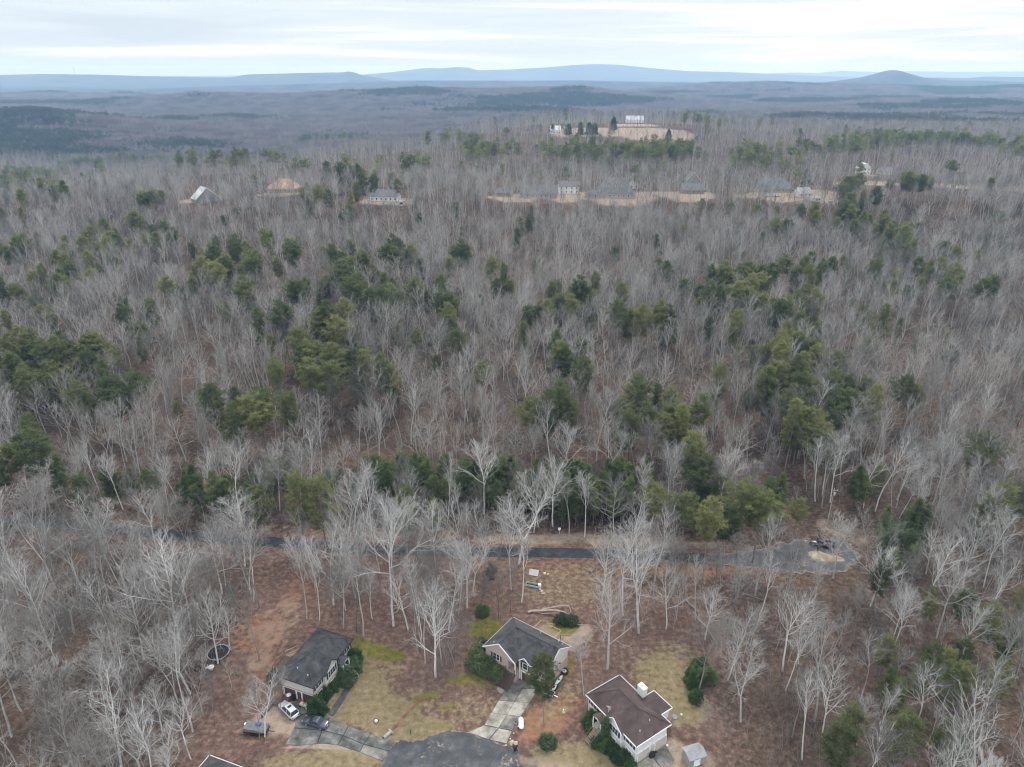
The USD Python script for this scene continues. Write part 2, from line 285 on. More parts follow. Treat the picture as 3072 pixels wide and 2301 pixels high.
nodes = {'g': ('geometry', {}),
    'n1': ('noise_texture', {'scale': 0.06, 'detail': 5.0, 'roughness': 0.6}),
    'n2': ('noise_texture', {'scale': 0.9, 'detail': 6.0, 'roughness': 0.68}),
    'n3': ('noise_texture', {'scale': 7.0, 'detail': 3.0, 'roughness': 0.7}),
    'n4': ('noise_texture', {'scale': 0.28, 'detail': 6.0, 'roughness': 0.65}),
    'litter': ('rgb_ramp', {'ramp': [(0.30, LIT_A), (0.5, LIT_B), (0.72, LIT_C)]}),
    'speck': ('rgb_ramp', {'ramp': [(0.32, (0.50, 0.5, 0.5)), (0.52, (1, 1, 1)), (0.72, (1.6, 1.5, 1.4))]}),
    'patch': ('rgb_ramp', {'ramp': [(0.33, (0.62, 0.63, 0.65)), (0.67, (1.28, 1.24, 1.18))]}),
    'm1': ('mix', {'mix_type': 'multiply', 'fac': 1.0}), 'm2': ('mix', {'mix_type': 'multiply', 'fac': 1.0}),
    'c_grass': ('rgb_ramp', {'ramp': [(0.3, (0.145, 0.115, 0.062)), (0.5, (0.235, 0.185, 0.105)), (0.72, (0.34, 0.275, 0.165))]}),
    'c_moss': ('rgb_ramp', {'ramp': [(0.3, (0.095, 0.098, 0.030)), (0.55, (0.17, 0.155, 0.035)), (0.75, (0.255, 0.21, 0.045))]}),
    'c_leaves': ('rgb_ramp', {'ramp': [(0.3, (0.090, 0.058, 0.046)), (0.5, (0.160, 0.102, 0.081)), (0.72, (0.305, 0.207, 0.165))]}),
    'c_clay': ('rgb_ramp', {'ramp': [(0.3, (0.20, 0.105, 0.065)), (0.7, (0.34, 0.185, 0.12))]}),
    'c_sandy': ('rgb_ramp', {'ramp': [(0.3, (0.285, 0.212, 0.158)), (0.7, (0.46, 0.365, 0.285))]}),
    'p': ('principled_bsdf', {'roughness': 0.95, 'specular_ior_level': 0.1}), 'b': ('bump', {'strength': 0.6, 'distance': 0.12})}
links = [('g.position', f'n{k}.vector') for k in (1, 2, 3, 4)] + [('n2.fac', 'litter.fac'), ('n3.fac', 'speck.fac'), ('n1.fac', 'patch.fac'), ('litter.color', 'm1.color1'), ('speck.color', 'm1.color2'), ('m1.color', 'm2.color1'), ('patch.color', 'm2.color2'),
    ('n2.fac', 'b.height'), ('b.normal', 'p.normal')]
last = 'm2.color'
for k in ('leaves', 'sandy', 'clay', 'grass', 'moss'):
    nodes.update({f'a_{k}': ('attribute', {'attribute': k}), f'e_{k}': ('math', {'math_type': 'multiply_add', 'value2': 1.3, 'value3': -0.65}), f's_{k}': ('math', {'math_type': 'add'}),
        f'q_{k}': ('map_range', {'range_type': 'smoothstep', 'from_min': 0.25, 'from_max': 0.75, 'to_min': 0.0, 'to_max': 0.92, 'clamp': True}), f'z_{k}': ('math', {'math_type': 'multiply'}), f'v_{k}': ('mix', {'mix_type': 'multiply', 'fac': 0.8}), f'x_{k}': ('mix', {'mix_type': 'mix'}),
        f'on_{k}': ('math', {'math_type': 'greater_than', 'value2': 0.01})})
    src = 'n4.fac' if k == 'sandy' else 'n2.fac'
    links += [(src, f'e_{k}.value1'), (f'a_{k}.fac', f's_{k}.value1'), (f'e_{k}.value', f's_{k}.value2'), (f's_{k}.value', f'q_{k}.value'), (f'a_{k}.fac', f'on_{k}.value1'), (f'q_{k}.result', f'z_{k}.value1'), (f'on_{k}.value', f'z_{k}.value2'),
        (f'z_{k}.value', f'x_{k}.fac'), (last, f'x_{k}.color1'), ('n2.fac', f'c_{k}.fac'), (f'c_{k}.color', f'v_{k}.color1'), ('speck.color', f'v_{k}.color2'), (f'v_{k}.color', f'x_{k}.color2')]
    last = f'x_{k}.color'
links.append((last, 'p.base_color'))
M['ground'] = mat('ground_litter', nodes, links, 'p.BSDF')
UsdShade.MaterialBindingAPI.Apply(ground.GetPrim()).Bind(M['ground'])

# hills beyond, to the horizon
def hills(y_edges, u_n, name, material):
    us = np.linspace(-0.95, 0.95, u_n)
    U, YY = np.meshgrid(us, y_edges)
    v = np.stack([U * YY, YY, land(U * YY, YY) - np.where(YY < 1395, 1.5, 0)], -1).reshape(-1, 3)
    n = len(us); i, j = np.meshgrid(np.arange(len(y_edges) - 1), np.arange(n - 1), indexing='ij'); k = i * n + j
    f = np.concatenate([np.stack([k, k + 1, k + n + 1], -1).reshape(-1, 3), np.stack([k, k + n + 1, k + n], -1).reshape(-1, 3)])
    whole(name, trimesh.Trimesh(v, f, process=False), material, kind='structure', smooth=True)
    return v[:, 2].min(), v[:, 2].max()
M['far_wood'] = mat('far_wood_floor', {'g': ('geometry', {}),
    'n1': ('noise_texture', {'scale': 0.0042, 'detail': 5.0, 'roughness': 0.62}), 'n2': ('noise_texture', {'scale': 0.06, 'detail': 4.0, 'roughness': 0.7}),
    'r1': ('rgb_ramp', {'ramp': [(0.40, (0.118, 0.098, 0.096)), (0.53, (0.092, 0.079, 0.077)), (0.62, (0.050, 0.055, 0.046))]}),
    'r2': ('rgb_ramp', {'ramp': [(0.3, (0.55, 0.55, 0.55)), (0.7, (1.3, 1.3, 1.3))]}), 'm': ('mix', {'mix_type': 'multiply', 'fac': 1.0}),
    'p': ('principled_bsdf', {'roughness': 1.0, 'specular_ior_level': 0.0}), 'b': ('bump', {'strength': 1.0, 'distance': 14.0})},
    [('g.position', 'n1.vector'), ('g.position', 'n2.vector'), ('n1.fac', 'r1.fac'), ('n2.fac', 'r2.fac'), ('r1.color', 'm.color1'), ('r2.color', 'm.color2'), ('m.color', 'p.base_color'), ('n2.fac', 'b.height'), ('b.normal', 'p.normal')], 'p.BSDF')
HILL_Z = hills(np.concatenate([np.arange(1380, 5600, 22), np.arange(5600, 21500, 70)]), 420, 'hills', M['far_wood'])

# the air: an even haze round the whole scene
M['haze'] = mat('haze', {'v': ('principled_volume', {'color': HAZE_COL, 'density': HAZE_DENSITY, 'anisotropy': 0.3, 'absorption_color': (0.8, 0.8, 0.8)})}, volume='v.volume')
z0_, z1_ = min(gv[:, 2].min(), HILL_Z[0]) - 1.0, max(CAM_H, HILL_Z[1] + 25) + 4.0
hz = trimesh.creation.box([46000, 25500, z1_ - z0_]); hz.apply_translation([0, 9200, (z0_ + z1_) / 2])
whole('haze', hz, M['haze'], kind='stuff')

# ------------------------------------------------------------------ trees: a kind is built once, then repeated
KINDS = stage.CreateClassPrim('/World/plant_kinds')
def unit(v): return v / (np.linalg.norm(v) + 1e-9)
def bent(p, d, L, n, rng, wob, lift, r0, r1):
    """a limb as n tapering pieces from p along d, wandering and turning upwards"""
    out, ds = [], []
    for i in range(n):
        d = unit(d + rng.normal(0, wob, 3) + np.array([0, 0, lift]))
        q = p + d * (L / n)
        out.append([*p, *q, r0 + (r1 - r0) * i / n, r0 + (r1 - r0) * (i + 1) / n]); ds.append(d); p = q
    return out, ds
def side_dir(d, rng, spread):
    a = unit(np.cross(d, rng.normal(0, 1, 3)))
    return unit(d * math.cos(spread) + a * math.sin(spread))
def bare_tree(seed, H=20.0, spread=0.75, low=0.42, limbs=16, reach=0.30, fork=False, fine=2, r=0.2, lift=0.10, tw=0.012):
    """leafless hardwood: (trunk mesh, crown mesh). fine 2 = near, 1 = middle distance, 0 = far"""
    rng = np.random.default_rng(seed)
    tr, crown = [], []
    stems = []
    if fork:
        seg, ds = bent(np.zeros(3), unit(np.array([rng.normal(0, .04), rng.normal(0, .04), 1])), H * low * 0.9, 6 if fine else 3, rng, .035, .02, r, r * .8)
        tr += seg; p = np.array(seg[-1][3:6]); az = rng.uniform(0, 6.28)
        for k in range(2 + (rng.random() < .4)):
            d = unit(np.array([math.cos(az + k * 2.5) * .42, math.sin(az + k * 2.5) * .42, 1]))
            stems.append((p, d, H * (0.98 - low * .9) * rng.uniform(.85, 1.02), r * .62))
    else:
        stems.append((np.zeros(3), unit(np.array([rng.normal(0, .05), rng.normal(0, .05), 1])), H * .93, r))
    for p, d, L, rr in stems:
        n = (12 if not fork else 8) if fine else 5
        seg, ds = bent(p, d, L, n, rng, .055, .03 if fork else .015, rr, rr * .14)
        tr += seg
        cnt = limbs if not fork else limbs // 2 + 2
        z0 = low if not fork else .12
        for k in range(cnt):
            f = z0 + (1 - z0) * ((k + rng.random() * .9) / cnt) ** 0.9
            i = min(int(f * n), n - 1); w = f * n - i
            q = np.array(seg[i][:3]) * (1 - w) + np.array(seg[i][3:6]) * w
            rl = max((rr * (1 - f * .86)) * rng.uniform(.44, .66), .03)
            az = k * 2.4 + rng.normal(0, .5)
            sp = spread * rng.uniform(.75, 1.3) * (1.15 - .45 * f)
            dl = unit(np.array([math.cos(az) * math.sin(sp), math.sin(az) * math.sin(sp), math.cos(sp)]))
            Ll = H * reach * (1.25 - .75 * (f - z0) / (1 - z0 + 1e-6)) * rng.uniform(.7, 1.2)
            m = (6 if fine == 2 else 4) if fine else 2
            s1, d1 = bent(q, dl, Ll, m, rng, .13, lift, rl, rl * .3)
            tr += s1
            nb = (7 if fine == 2 else 5) if fine else 2
            for b in range(nb):
                fb = .18 + .8 * (b + rng.random()) / nb
                ib = min(int(fb * m), m - 1); wb = fb * m - ib
                qb = np.array(s1[ib][:3]) * (1 - wb) + np.array(s1[ib][3:6]) * wb
                rb = max(rl * (1 - .7 * fb) * .6, tw * 1.45)
                Lb = Ll * (.55 - .28 * fb) * rng.uniform(.7, 1.25)
                s2, d2 = bent(qb, side_dir(d1[ib], rng, .7 * rng.uniform(.6, 1.2)), Lb, 3 if fine == 2 else 2, rng, .15, lift, rb, max(rb * .35, tw * .7))
                (tr if fine else crown).extend(s2)
                if fine:
                    for t in range(5 if fine == 2 else 2):
                        ft = .25 + .75 * (t + rng.random()) / (5 if fine == 2 else 2)
                        it = min(int(ft * len(s2)), len(s2) - 1)
                        qt = np.array(s2[it][3:6])
                        Lt = Lb * .42 * rng.uniform(.6, 1.3)
                        dt = side_dir(d2[it], rng, .65)
                        s3, d3 = bent(qt, dt, Lt, 2 if fine == 2 else 1, rng, .12, lift, tw * 1.15, tw * .75)
                        crown += s3
                        if fine == 2:
                            for _ in range(2):
                                s4, _d = bent(np.array(s3[0][3:6]), side_dir(d3[0], rng, .6), Lt * .6, 1, rng, .1, lift, tw * .9, tw * .6)
                                crown += s4
    return tubes(tr, 4 if fine == 2 else 3), tubes(crown, 3)
def leaf_cards(C, R, per, size, rng, slim=.28, up=.35, flat=.75):
    """needle or leaf sprays: narrow triangles round the points C"""
    C = np.repeat(C, per, 0); R = np.repeat(np.broadcast_to(R, (len(C) // per,)), per)
    d = rng.normal(0, 1, (len(C), 3)); d[:, 2] = d[:, 2] * flat + up
    d /= np.linalg.norm(d, axis=1, keepdims=True)
    base = C + d * (R * rng.uniform(0.05, .55, len(C)))[:, None]
    L = size * rng.uniform(.6, 1.25, len(C))
    a = np.cross(d, rng.normal(0, 1, (len(C), 3))); a /= np.linalg.norm(a, axis=1, keepdims=True) + 1e-9
    w = (L * slim)[:, None]
    v = np.stack([base - a * w, base + a * w, base + d * L[:, None]], 1).reshape(-1, 3)
    return trimesh.Trimesh(v, np.arange(len(v)).reshape(-1, 3), process=False)
def pine_tree(seed, H=22.0, base=.52, width=3.0, per=34, whorls=17, fine=2, r=.2, cone=False, tuft=.62):
    """loblolly pine: (trunk with limbs, crown of needle tufts). cone: a young tree clothed to the ground"""
    rng = np.random.default_rng(seed)
    lean = rng.normal(0, .018, 2)
    n = 10 if fine == 2 else 4
    zs = np.linspace(0, H * .98, n + 1)
    cx = lean[0] * zs + np.cumsum(rng.normal(0, .03, n + 1)); cy = lean[1] * zs + np.cumsum(rng.normal(0, .03, n + 1)); cx -= cx[0]; cy -= cy[0]
    rs = r * (1 - .88 * (zs / H))
    tr = [[cx[i], cy[i], zs[i], cx[i + 1], cy[i + 1], zs[i + 1], rs[i], rs[i + 1]] for i in range(n)]
    limbs, C, R = [], [], []
    for k in range(whorls):
        f = (k + .5 * rng.random()) / (whorls - 1); f = min(f, 1)
        z = H * (base + (1 - base) * f) - .3
        c = np.array([np.interp(z, zs, cx), np.interp(z, zs, cy), z])
        if cone: Rw = width * (1.03 - f) ** .55 * rng.uniform(.75, 1.2)
        else: Rw = width * (math.sin(math.pi * min(.22 + .72 * f, 1)) ** .7) * rng.uniform(.7, 1.2) * (0.75 + .25 * (f > .25))
        nb = max(3, int(round((4 if not cone else 5) + rng.normal(0, .8))))
        if f > .93: nb = 3
        a0 = rng.uniform(0, 6.28)
        for b in range(nb):
            if rng.random() < (.16 if not cone else .08): continue
            az = a0 + b * 6.283 / nb + rng.normal(0, .25)
            L = max(Rw * rng.uniform(.65, 1.15), .35)
            el = .12 + .55 * f + rng.normal(0, .1) if not cone else .25 + .4 * f
            d = np.array([math.cos(az) * math.cos(el), math.sin(az) * math.cos(el), math.sin(el)])
            tip = c + d * L + np.array([0, 0, .12 * L])
            limbs.append([*c, *tip, .05 * (1.2 - f) + .01, .012])
            m = max(2, int(L * (2.4 if fine == 2 else 1.4)))
            for t in range(m):
                g = .38 + .62 * (t + 1) / m
                sidev = np.array([-math.sin(az), math.cos(az), 0]) * rng.normal(0, .33) * L * .6 * g
                C.append(c + (tip - c) * g + sidev + np.array([0, 0, rng.normal(.08, .14)])); R.append(tuft * rng.uniform(.75, 1.3))
    C = np.array(C); R = np.array(R)
    crown = leaf_cards(C, R, per, tuft * .95 if fine == 2 else tuft * 1.35, rng, slim=.115 if fine == 2 else .165, up=.45)
    tm = tubes(tr, 6 if fine == 2 else 3)
    if fine: tm = cat_([tm, tubes(limbs, 3)])
    return tm, crown
def shrub_mesh(seed, rx, ry, h, n, size, rng=None):
    rng = np.random.default_rng(seed)
    d = rng.normal(0, 1, (n, 3)); d /= np.linalg.norm(d, axis=1, keepdims=True); d[:, 2] = np.abs(d[:, 2] + .1)
    rad = rng.uniform(.62, 1.0, n) ** .5
    lump = .58 + .8 * meshkit.noise(d * 2.9 + seed, seed)
    C = d * rad[:, None] * lump[:, None] * np.array([rx, ry, h * .95]) + np.array([0, 0, .04])
    return leaf_cards(C, np.full(n, size * 1.1), 6, size * 1.25, rng, slim=.34, up=.2)

protos = {}
def kind(name, parts, fam):
    x = UsdGeom.Xform.Define(stage, f'/World/plant_kinds/{name}')
    for pn, mesh, m in parts:
        usdkit.mesh(stage, f'/World/plant_kinds/{name}/{pn}', mesh, m)
    protos.setdefault(fam, []).append(name)
    return parts
HARD = {}     # look of each hardwood kind, for the labels
def hardwood(name, look, bk, tk, **kw):
    t, c = bare_tree(**kw)
    kind(name, [('trunk', t, M[bk]), ('crown', c, M[tk])], 'hard'); HARD[name] = (look, t, c, bk, kw, tk)
hardwood('tall_fan', '', 'bark_pale', 'twig_pale', seed=11, H=20, spread=.72, low=.42, limbs=18, reach=.35)
hardwood('broad_pale', '', 'bark_pale', 'twig_pale', seed=12, H=17, spread=1.0, low=.30, limbs=20, reach=.38, r=.22)
hardwood('slim_pale', '', 'bark_pale', 'twig_pale', seed=13, H=19, spread=.62, low=.45, limbs=15, reach=.26, r=.15)
hardwood('forked_pale', '', 'bark_pale', 'twig_pale', seed=14, H=19, spread=.8, low=.38, limbs=18, reach=.32, fork=True, r=.22)
hardwood('tall_grey', '', 'bark_grey', 'twig_grey', seed=15, H=21, spread=.7, low=.48, limbs=16, reach=.30)
hardwood('broad_grey', '', 'bark_grey', 'twig_grey', seed=16, H=17.5, spread=.98, low=.32, limbs=19, reach=.37, r=.21)
hardwood('forked_grey', '', 'bark_grey', 'twig_pale', seed=17, H=19, spread=.8, low=.42, limbs=18, reach=.32, fork=True, r=.19)
hardwood('slim_brown', '', 'bark_brown', 'twig_grey', seed=18, H=16, spread=.68, low=.36, limbs=15, reach=.28, r=.12)
hardwood('tall_brown', '', 'bark_brown', 'twig_grey', seed=19, H=19.5, spread=.66, low=.42, limbs=17, reach=.33, r=.17)
hardwood('tall_fan_b', '', 'bark_pale', 'twig_grey', seed=31, H=21.5, spread=.66, low=.5, limbs=15, reach=.31, r=.18)
hardwood('broad_pale_b', '', 'bark_pale', 'twig_pale', seed=32, H=16, spread=1.08, low=.36, limbs=16, reach=.36, r=.2)
hardwood('tall_grey_b', '', 'bark_grey', 'twig_grey', seed=33, H=22, spread=.6, low=.55, limbs=13, reach=.26, r=.17)
hardwood('forked_grey_b', '', 'bark_grey', 'twig_grey', seed=34, H=18, spread=.85, low=.34, limbs=17, reach=.33, fork=True, r=.18)
hardwood('slim_brown_b', '', 'bark_brown', 'twig_grey', seed=35, H=18, spread=.58, low=.5, limbs=12, reach=.22, r=.11)
HARD_W = {'tall_fan_b': 2.2, 'broad_pale_b': 1.5, 'tall_grey_b': 2.6, 'forked_grey_b': 2.0, 'slim_brown_b': 2.4, 'tall_fan': 3, 'broad_pale': 1.6, 'slim_pale': 2.5, 'forked_pale': 2.2, 'tall_grey': 3.2, 'broad_grey': 2.2, 'forked_grey': 2.4, 'slim_brown': 2.2, 'tall_brown': 2.4}
PINE = {}
def pine(name, look, m='needles', fam='pine', **kw):
    t, c = pine_tree(**kw); kind(name, [('trunk', t, M['bark_pine']), ('crown', c, M[m])], fam); PINE[name] = (look, t, c, m, kw)
pine('round_pine', '', seed=21, H=20.5, base=.48, width=3.9, per=24, whorls=18)
pine('long_pine', '', seed=22, H=21, base=.40, width=2.8, per=24, whorls=21)
pine('flat_pine', '', seed=23, H=18.5, base=.52, width=4.8, per=24, whorls=15)
pine('thin_pine', '', seed=24, H=21, base=.62, width=3.0, whorls=13, r=.15)
pine('full_pine', '', seed=25, H=17, base=.34, width=3.5, per=24, whorls=20)
pine('young_pine_a', '', 'young_needles', 'young', seed=26, H=11.5, base=.22, width=2.3, per=26, whorls=15, r=.1, tuft=.52)
pine('young_pine_b', '', 'young_needles', 'young', seed=27, H=10.5, base=.3, width=2.0, per=26, whorls=13, r=.09, tuft=.52)
pine('young_pine_c', '', 'young_needles', 'young', seed=28, H=12.5, base=.3, width=2.1, per=26, whorls=14, r=.09, cone=True, tuft=.5)
pine('cedar_a', '', 'cedar_needles', 'cedar', seed=29, H=13, base=.06, width=4.2, per=30, whorls=24, r=.14, cone=True, tuft=.7)
# lighter builds of the same trees for the woods further off
LOD = {}
def lods(src, bare):
    for name, (look, t, c, m, kw, *rest) in src.items():
        for fine, tag in ((1, 'mid'), (0, 'far')):
            k2 = dict(kw); k2['fine'] = fine
            if bare:
                k2['tw'] = .023 if fine else .048
                if not fine: k2['limbs'] = 10
                tt, cc = bare_tree(**k2); b = m
                LOD[(name, tag)] = [(tt, M['trunk_mid']), (cc, M['twig_mid'])]
            else:
                k2['per'] = 11 if fine else 6; k2['tuft'] = kw.get('tuft', .62) * (1.25 if fine else 1.7)
                if not fine: k2['whorls'] = max(7, kw.get('whorls', 17) // 2)
                tt, cc = pine_tree(**k2); LOD[(name, tag)] = [(tt, M['bark_pine']), (cc, M[m])]
lods(HARD, True); lods(PINE, False)

def instancer(name, proto_parts, idx, pos, yaw, scale, label=None, cat=None, tilt=None):
    """one mass of plants that nobody could count"""
    path = fresh('/World/' + name)
    pi = UsdGeom.PointInstancer.Define(stage, path)
    targets = []
    for k, parts in enumerate(proto_parts):
        x = UsdGeom.Xform.Define(stage, f'{path}/plant_{k:03d}')
        for j, (mesh, m) in enumerate(parts): usdkit.mesh(stage, f'{path}/plant_{k:03d}/piece_{j:03d}', mesh, m)
        targets.append(x.GetPath())
    pi.CreatePrototypesRel().SetTargets(targets)
    pi.CreateProtoIndicesAttr(Vt.IntArray.FromNumpy(np.asarray(idx, np.int32)))
    pi.CreatePositionsAttr(Vt.Vec3fArray.FromNumpy(np.asarray(pos, np.float32)))
    q = np.zeros((len(idx), 4), np.float32); q[:, 0] = np.cos(np.asarray(yaw) / 2); q[:, 3] = np.sin(np.asarray(yaw) / 2)
    if tilt is not None:
        ax, am = tilt; s = np.sin(am / 2); c = np.cos(am / 2); tx, ty = np.cos(ax) * s, np.sin(ax) * s
        w0, z0 = q[:, 0].copy(), q[:, 3].copy()
        q[:, 0] = c * w0; q[:, 1] = tx * w0 + ty * z0; q[:, 2] = ty * w0 - tx * z0; q[:, 3] = c * z0
    pi.CreateOrientationsAttr(Vt.QuathArray([Gf.Quath(float(a), float(b), float(c), float(d)) for a, b, c, d in q]))
    s = np.asarray(scale, np.float32); pi.CreateScalesAttr(Vt.Vec3fArray.FromNumpy(np.stack([s, s, s], 1) if s.ndim == 1 else s))
    data(pi.GetPrim(), label, cat, None, 'stuff')

# ------------------------------------------------------------------ where the trees stand
rng = np.random.default_rng(2024)
def poly(pts, z=0.0): return Polygon([at(x, y, z)[:2] for x, y in pts])
LAWN = poly([(620, 2301), (700, 2215), (770, 2150), (790, 2080), (800, 1985), (860, 1890), (960, 1820), (1090, 1895), (1230, 1960), (1260, 2060), (1390, 2070), (1410, 1990), (1405, 1850), (1560, 1825), (1780, 1820), (1850, 1900), (1900, 1945), (2060, 1900), (2100, 1980), (2060, 2060), (2110, 2160), (2080, 2301)])
LAWN = LAWN.union(Polygon([(-52, 60), (-52, 84), (40, 84), (40, 60)]))
TRACK = poly([(720, 1950), (760, 1840), (830, 1660), (940, 1660), (880, 1800), (960, 1850)])
CLEARING = poly([(1590, 1640), (1590, 1780), (1760, 1830), (1850, 1770), (1880, 1680), (1870, 1640)])
ROAD_PX = [(-260, 1555), (0, 1563), (60, 1560), (250, 1580), (440, 1598), (640, 1615), (800, 1625), (960, 1638), (1150, 1650), (1400, 1656), (1640, 1658), (1850, 1662), (2050, 1672), (2250, 1680), (2400, 1680)]
ROAD = LineString([at(x, y)[:2] for x, y in ROAD_PX])
CULDESAC = Point(at(2440, 1665)[:2])
OPEN = unary_union([LAWN, TRACK, CLEARING, ROAD.buffer(5.2), CULDESAC.buffer(13), Point(at(2510, 1590)[:2]).buffer(9)])
far_open = [Point(hit(c[0], c[1])[:2]).buffer(1.0) for c in FAR_CLEAR]
import shapely.affinity as aff
far_open = unary_union([aff.scale(Point(hit(c[0], c[1])[:2]).buffer(1.0), c[2] * .92, c[3]) for c in FAR_CLEAR] + [aff.scale(Point(hit(*c[:2])[:2]).buffer(1.0), c[2] * .95, c[3]) for c in ((1740, 396, 42, 34), (1850, 392, 55, 40), (1960, 400, 55, 46), (2020, 402, 28, 38), (1900, 376, 40, 26))])
def is_open(X, Y, grow=0.0):
    a = OPEN.buffer(grow) if grow else OPEN
    return shapely.contains_xy(a, X, Y) | shapely.contains_xy(far_open, X, Y)
trees = []      # (family, kind, x, y, z, yaw, scale, fixed)
def add(fam, kd, x, y, s=1.0, fixed=False):
    trees.append((fam, kd, float(x), float(y), float(land(x, y)), rng.uniform(0, 360), float(s), fixed))
# trees that the picture shows one by one: foot and top as seen
def placed(kd, bx, by, ty, src):
    b = at(bx * 3072 / 2212, by * 3072 / 2212); b[2] = float(land(b[0], b[1]))
    if abs(b[2]) > .5: b = hit(bx * 3072 / 2212, by * 3072 / 2212)
    d = ray(bx * 3072 / 2212, ty * 3072 / 2212); h = CAM_H + d[2] / d[1] * b[1] - b[2]
    add('pine' if src is PINE else 'hard', kd, b[0], b[1], float(np.clip(h / src[kd][4]['H'], .35, 1.5)), True)
for kd, bx, by, ty in (
    ('forked_grey', 560, 1312, 1115), ('slim_pale', 548, 1300, 1125), ('slim_pale', 663, 1337, 1175), ('slim_brown', 735, 1352, 1200), ('slim_pale', 742, 1358, 1190), ('tall_grey', 786, 1374, 1180), ('slim_brown', 770, 1365, 1215),
    ('tall_fan', 850, 1352, 1085), ('tall_fan', 768, 1292, 1065), ('forked_pale', 1121, 1218, 1050), ('broad_grey', 1080, 1205, 1100), ('slim_pale', 1018, 1195, 1080), ('broad_pale', 985, 1262, 1165),
    ('broad_pale', 941, 1462, 1270), ('tall_grey', 955, 1440, 1290), ('broad_grey', 985, 1420, 1300), ('broad_pale', 1312, 1445, 1265), ('forked_pale', 1380, 1368, 1140), ('broad_pale', 1300, 1300, 1155), ('tall_fan', 1345, 1330, 1140), ('tall_grey', 1450, 1290, 1150),
    ('slim_pale', 1261, 1502, 1375), ('forked_pale', 572, 1592, 1470), ('slim_brown', 610, 1545, 1440), ('slim_grey' if False else 'slim_brown', 560, 1600, 1500), ('forked_grey', 1570, 1370, 1215), ('slim_pale', 1710, 1300, 1180), ('broad_pale', 1800, 1250, 1120),
    ('slim_pale', 690, 1340, 1195), ('slim_brown', 716, 1328, 1205), ('slim_pale', 905, 1352, 1205), ('tall_grey', 922, 1330, 1180), ('slim_brown', 1040, 1322, 1215), ('slim_brown', 1076, 1336, 1222), ('slim_brown_b', 1102, 1326, 1212), ('slim_brown', 1480, 1302, 1170), ('slim_pale', 1502, 1340, 1200), ('slim_brown_b', 1440, 1332, 1200), ('tall_brown', 1532, 1330, 1190), ('slim_pale', 1640, 1330, 1205), ('slim_brown', 870, 1310, 1190), ('tall_grey_b', 1590, 1305, 1170), ('broad_pale', 390, 1405, 1170), ('forked_pale', 480, 1450, 1290), ('tall_fan', 412, 1640, 1520), ('tall_fan', 340, 1200, 1060), ('forked_grey', 100, 1190, 1030), ('broad_pale', 1880, 1310, 1190), ('tall_fan', 1690, 1450, 1290), ('broad_pale', 1775, 1590, 1440), ('forked_pale', 1600, 1560, 1400)):
    placed(kd, bx, by, ty, HARD)
for kd, bx, by, ty in (('round_pine', 1175, 1569, 1415), ('full_pine', 205, 1150, 1030), ('full_pine', 660, 1180, 1030), ('full_pine', 705, 1185, 1040), ('full_pine', 575, 1165, 1055), ('full_pine', 945, 1185, 1085), ('full_pine', 885, 1170, 1055), ('flat_pine', 1410, 1180, 1055), ('round_pine', 1470, 1195, 1065),
    ('flat_pine', 1590, 1200, 1050), ('round_pine', 1560, 1225, 1090), ('flat_pine', 1625, 1215, 1070), ('flat_pine', 1712, 1168, 1082), ('round_pine', 1672, 1172, 1100), ('thin_pine', 1515, 1280, 1085), ('thin_pine', 1062, 1300, 1222), ('full_pine', 2130, 1195, 1050), ('flat_pine', 2160, 1180, 1060), ('full_pine', 2100, 1210, 1085), ('round_pine', 1185, 1010, 850), ('round_pine', 1340, 985, 862)):
    placed(kd, bx, by, ty, PINE)
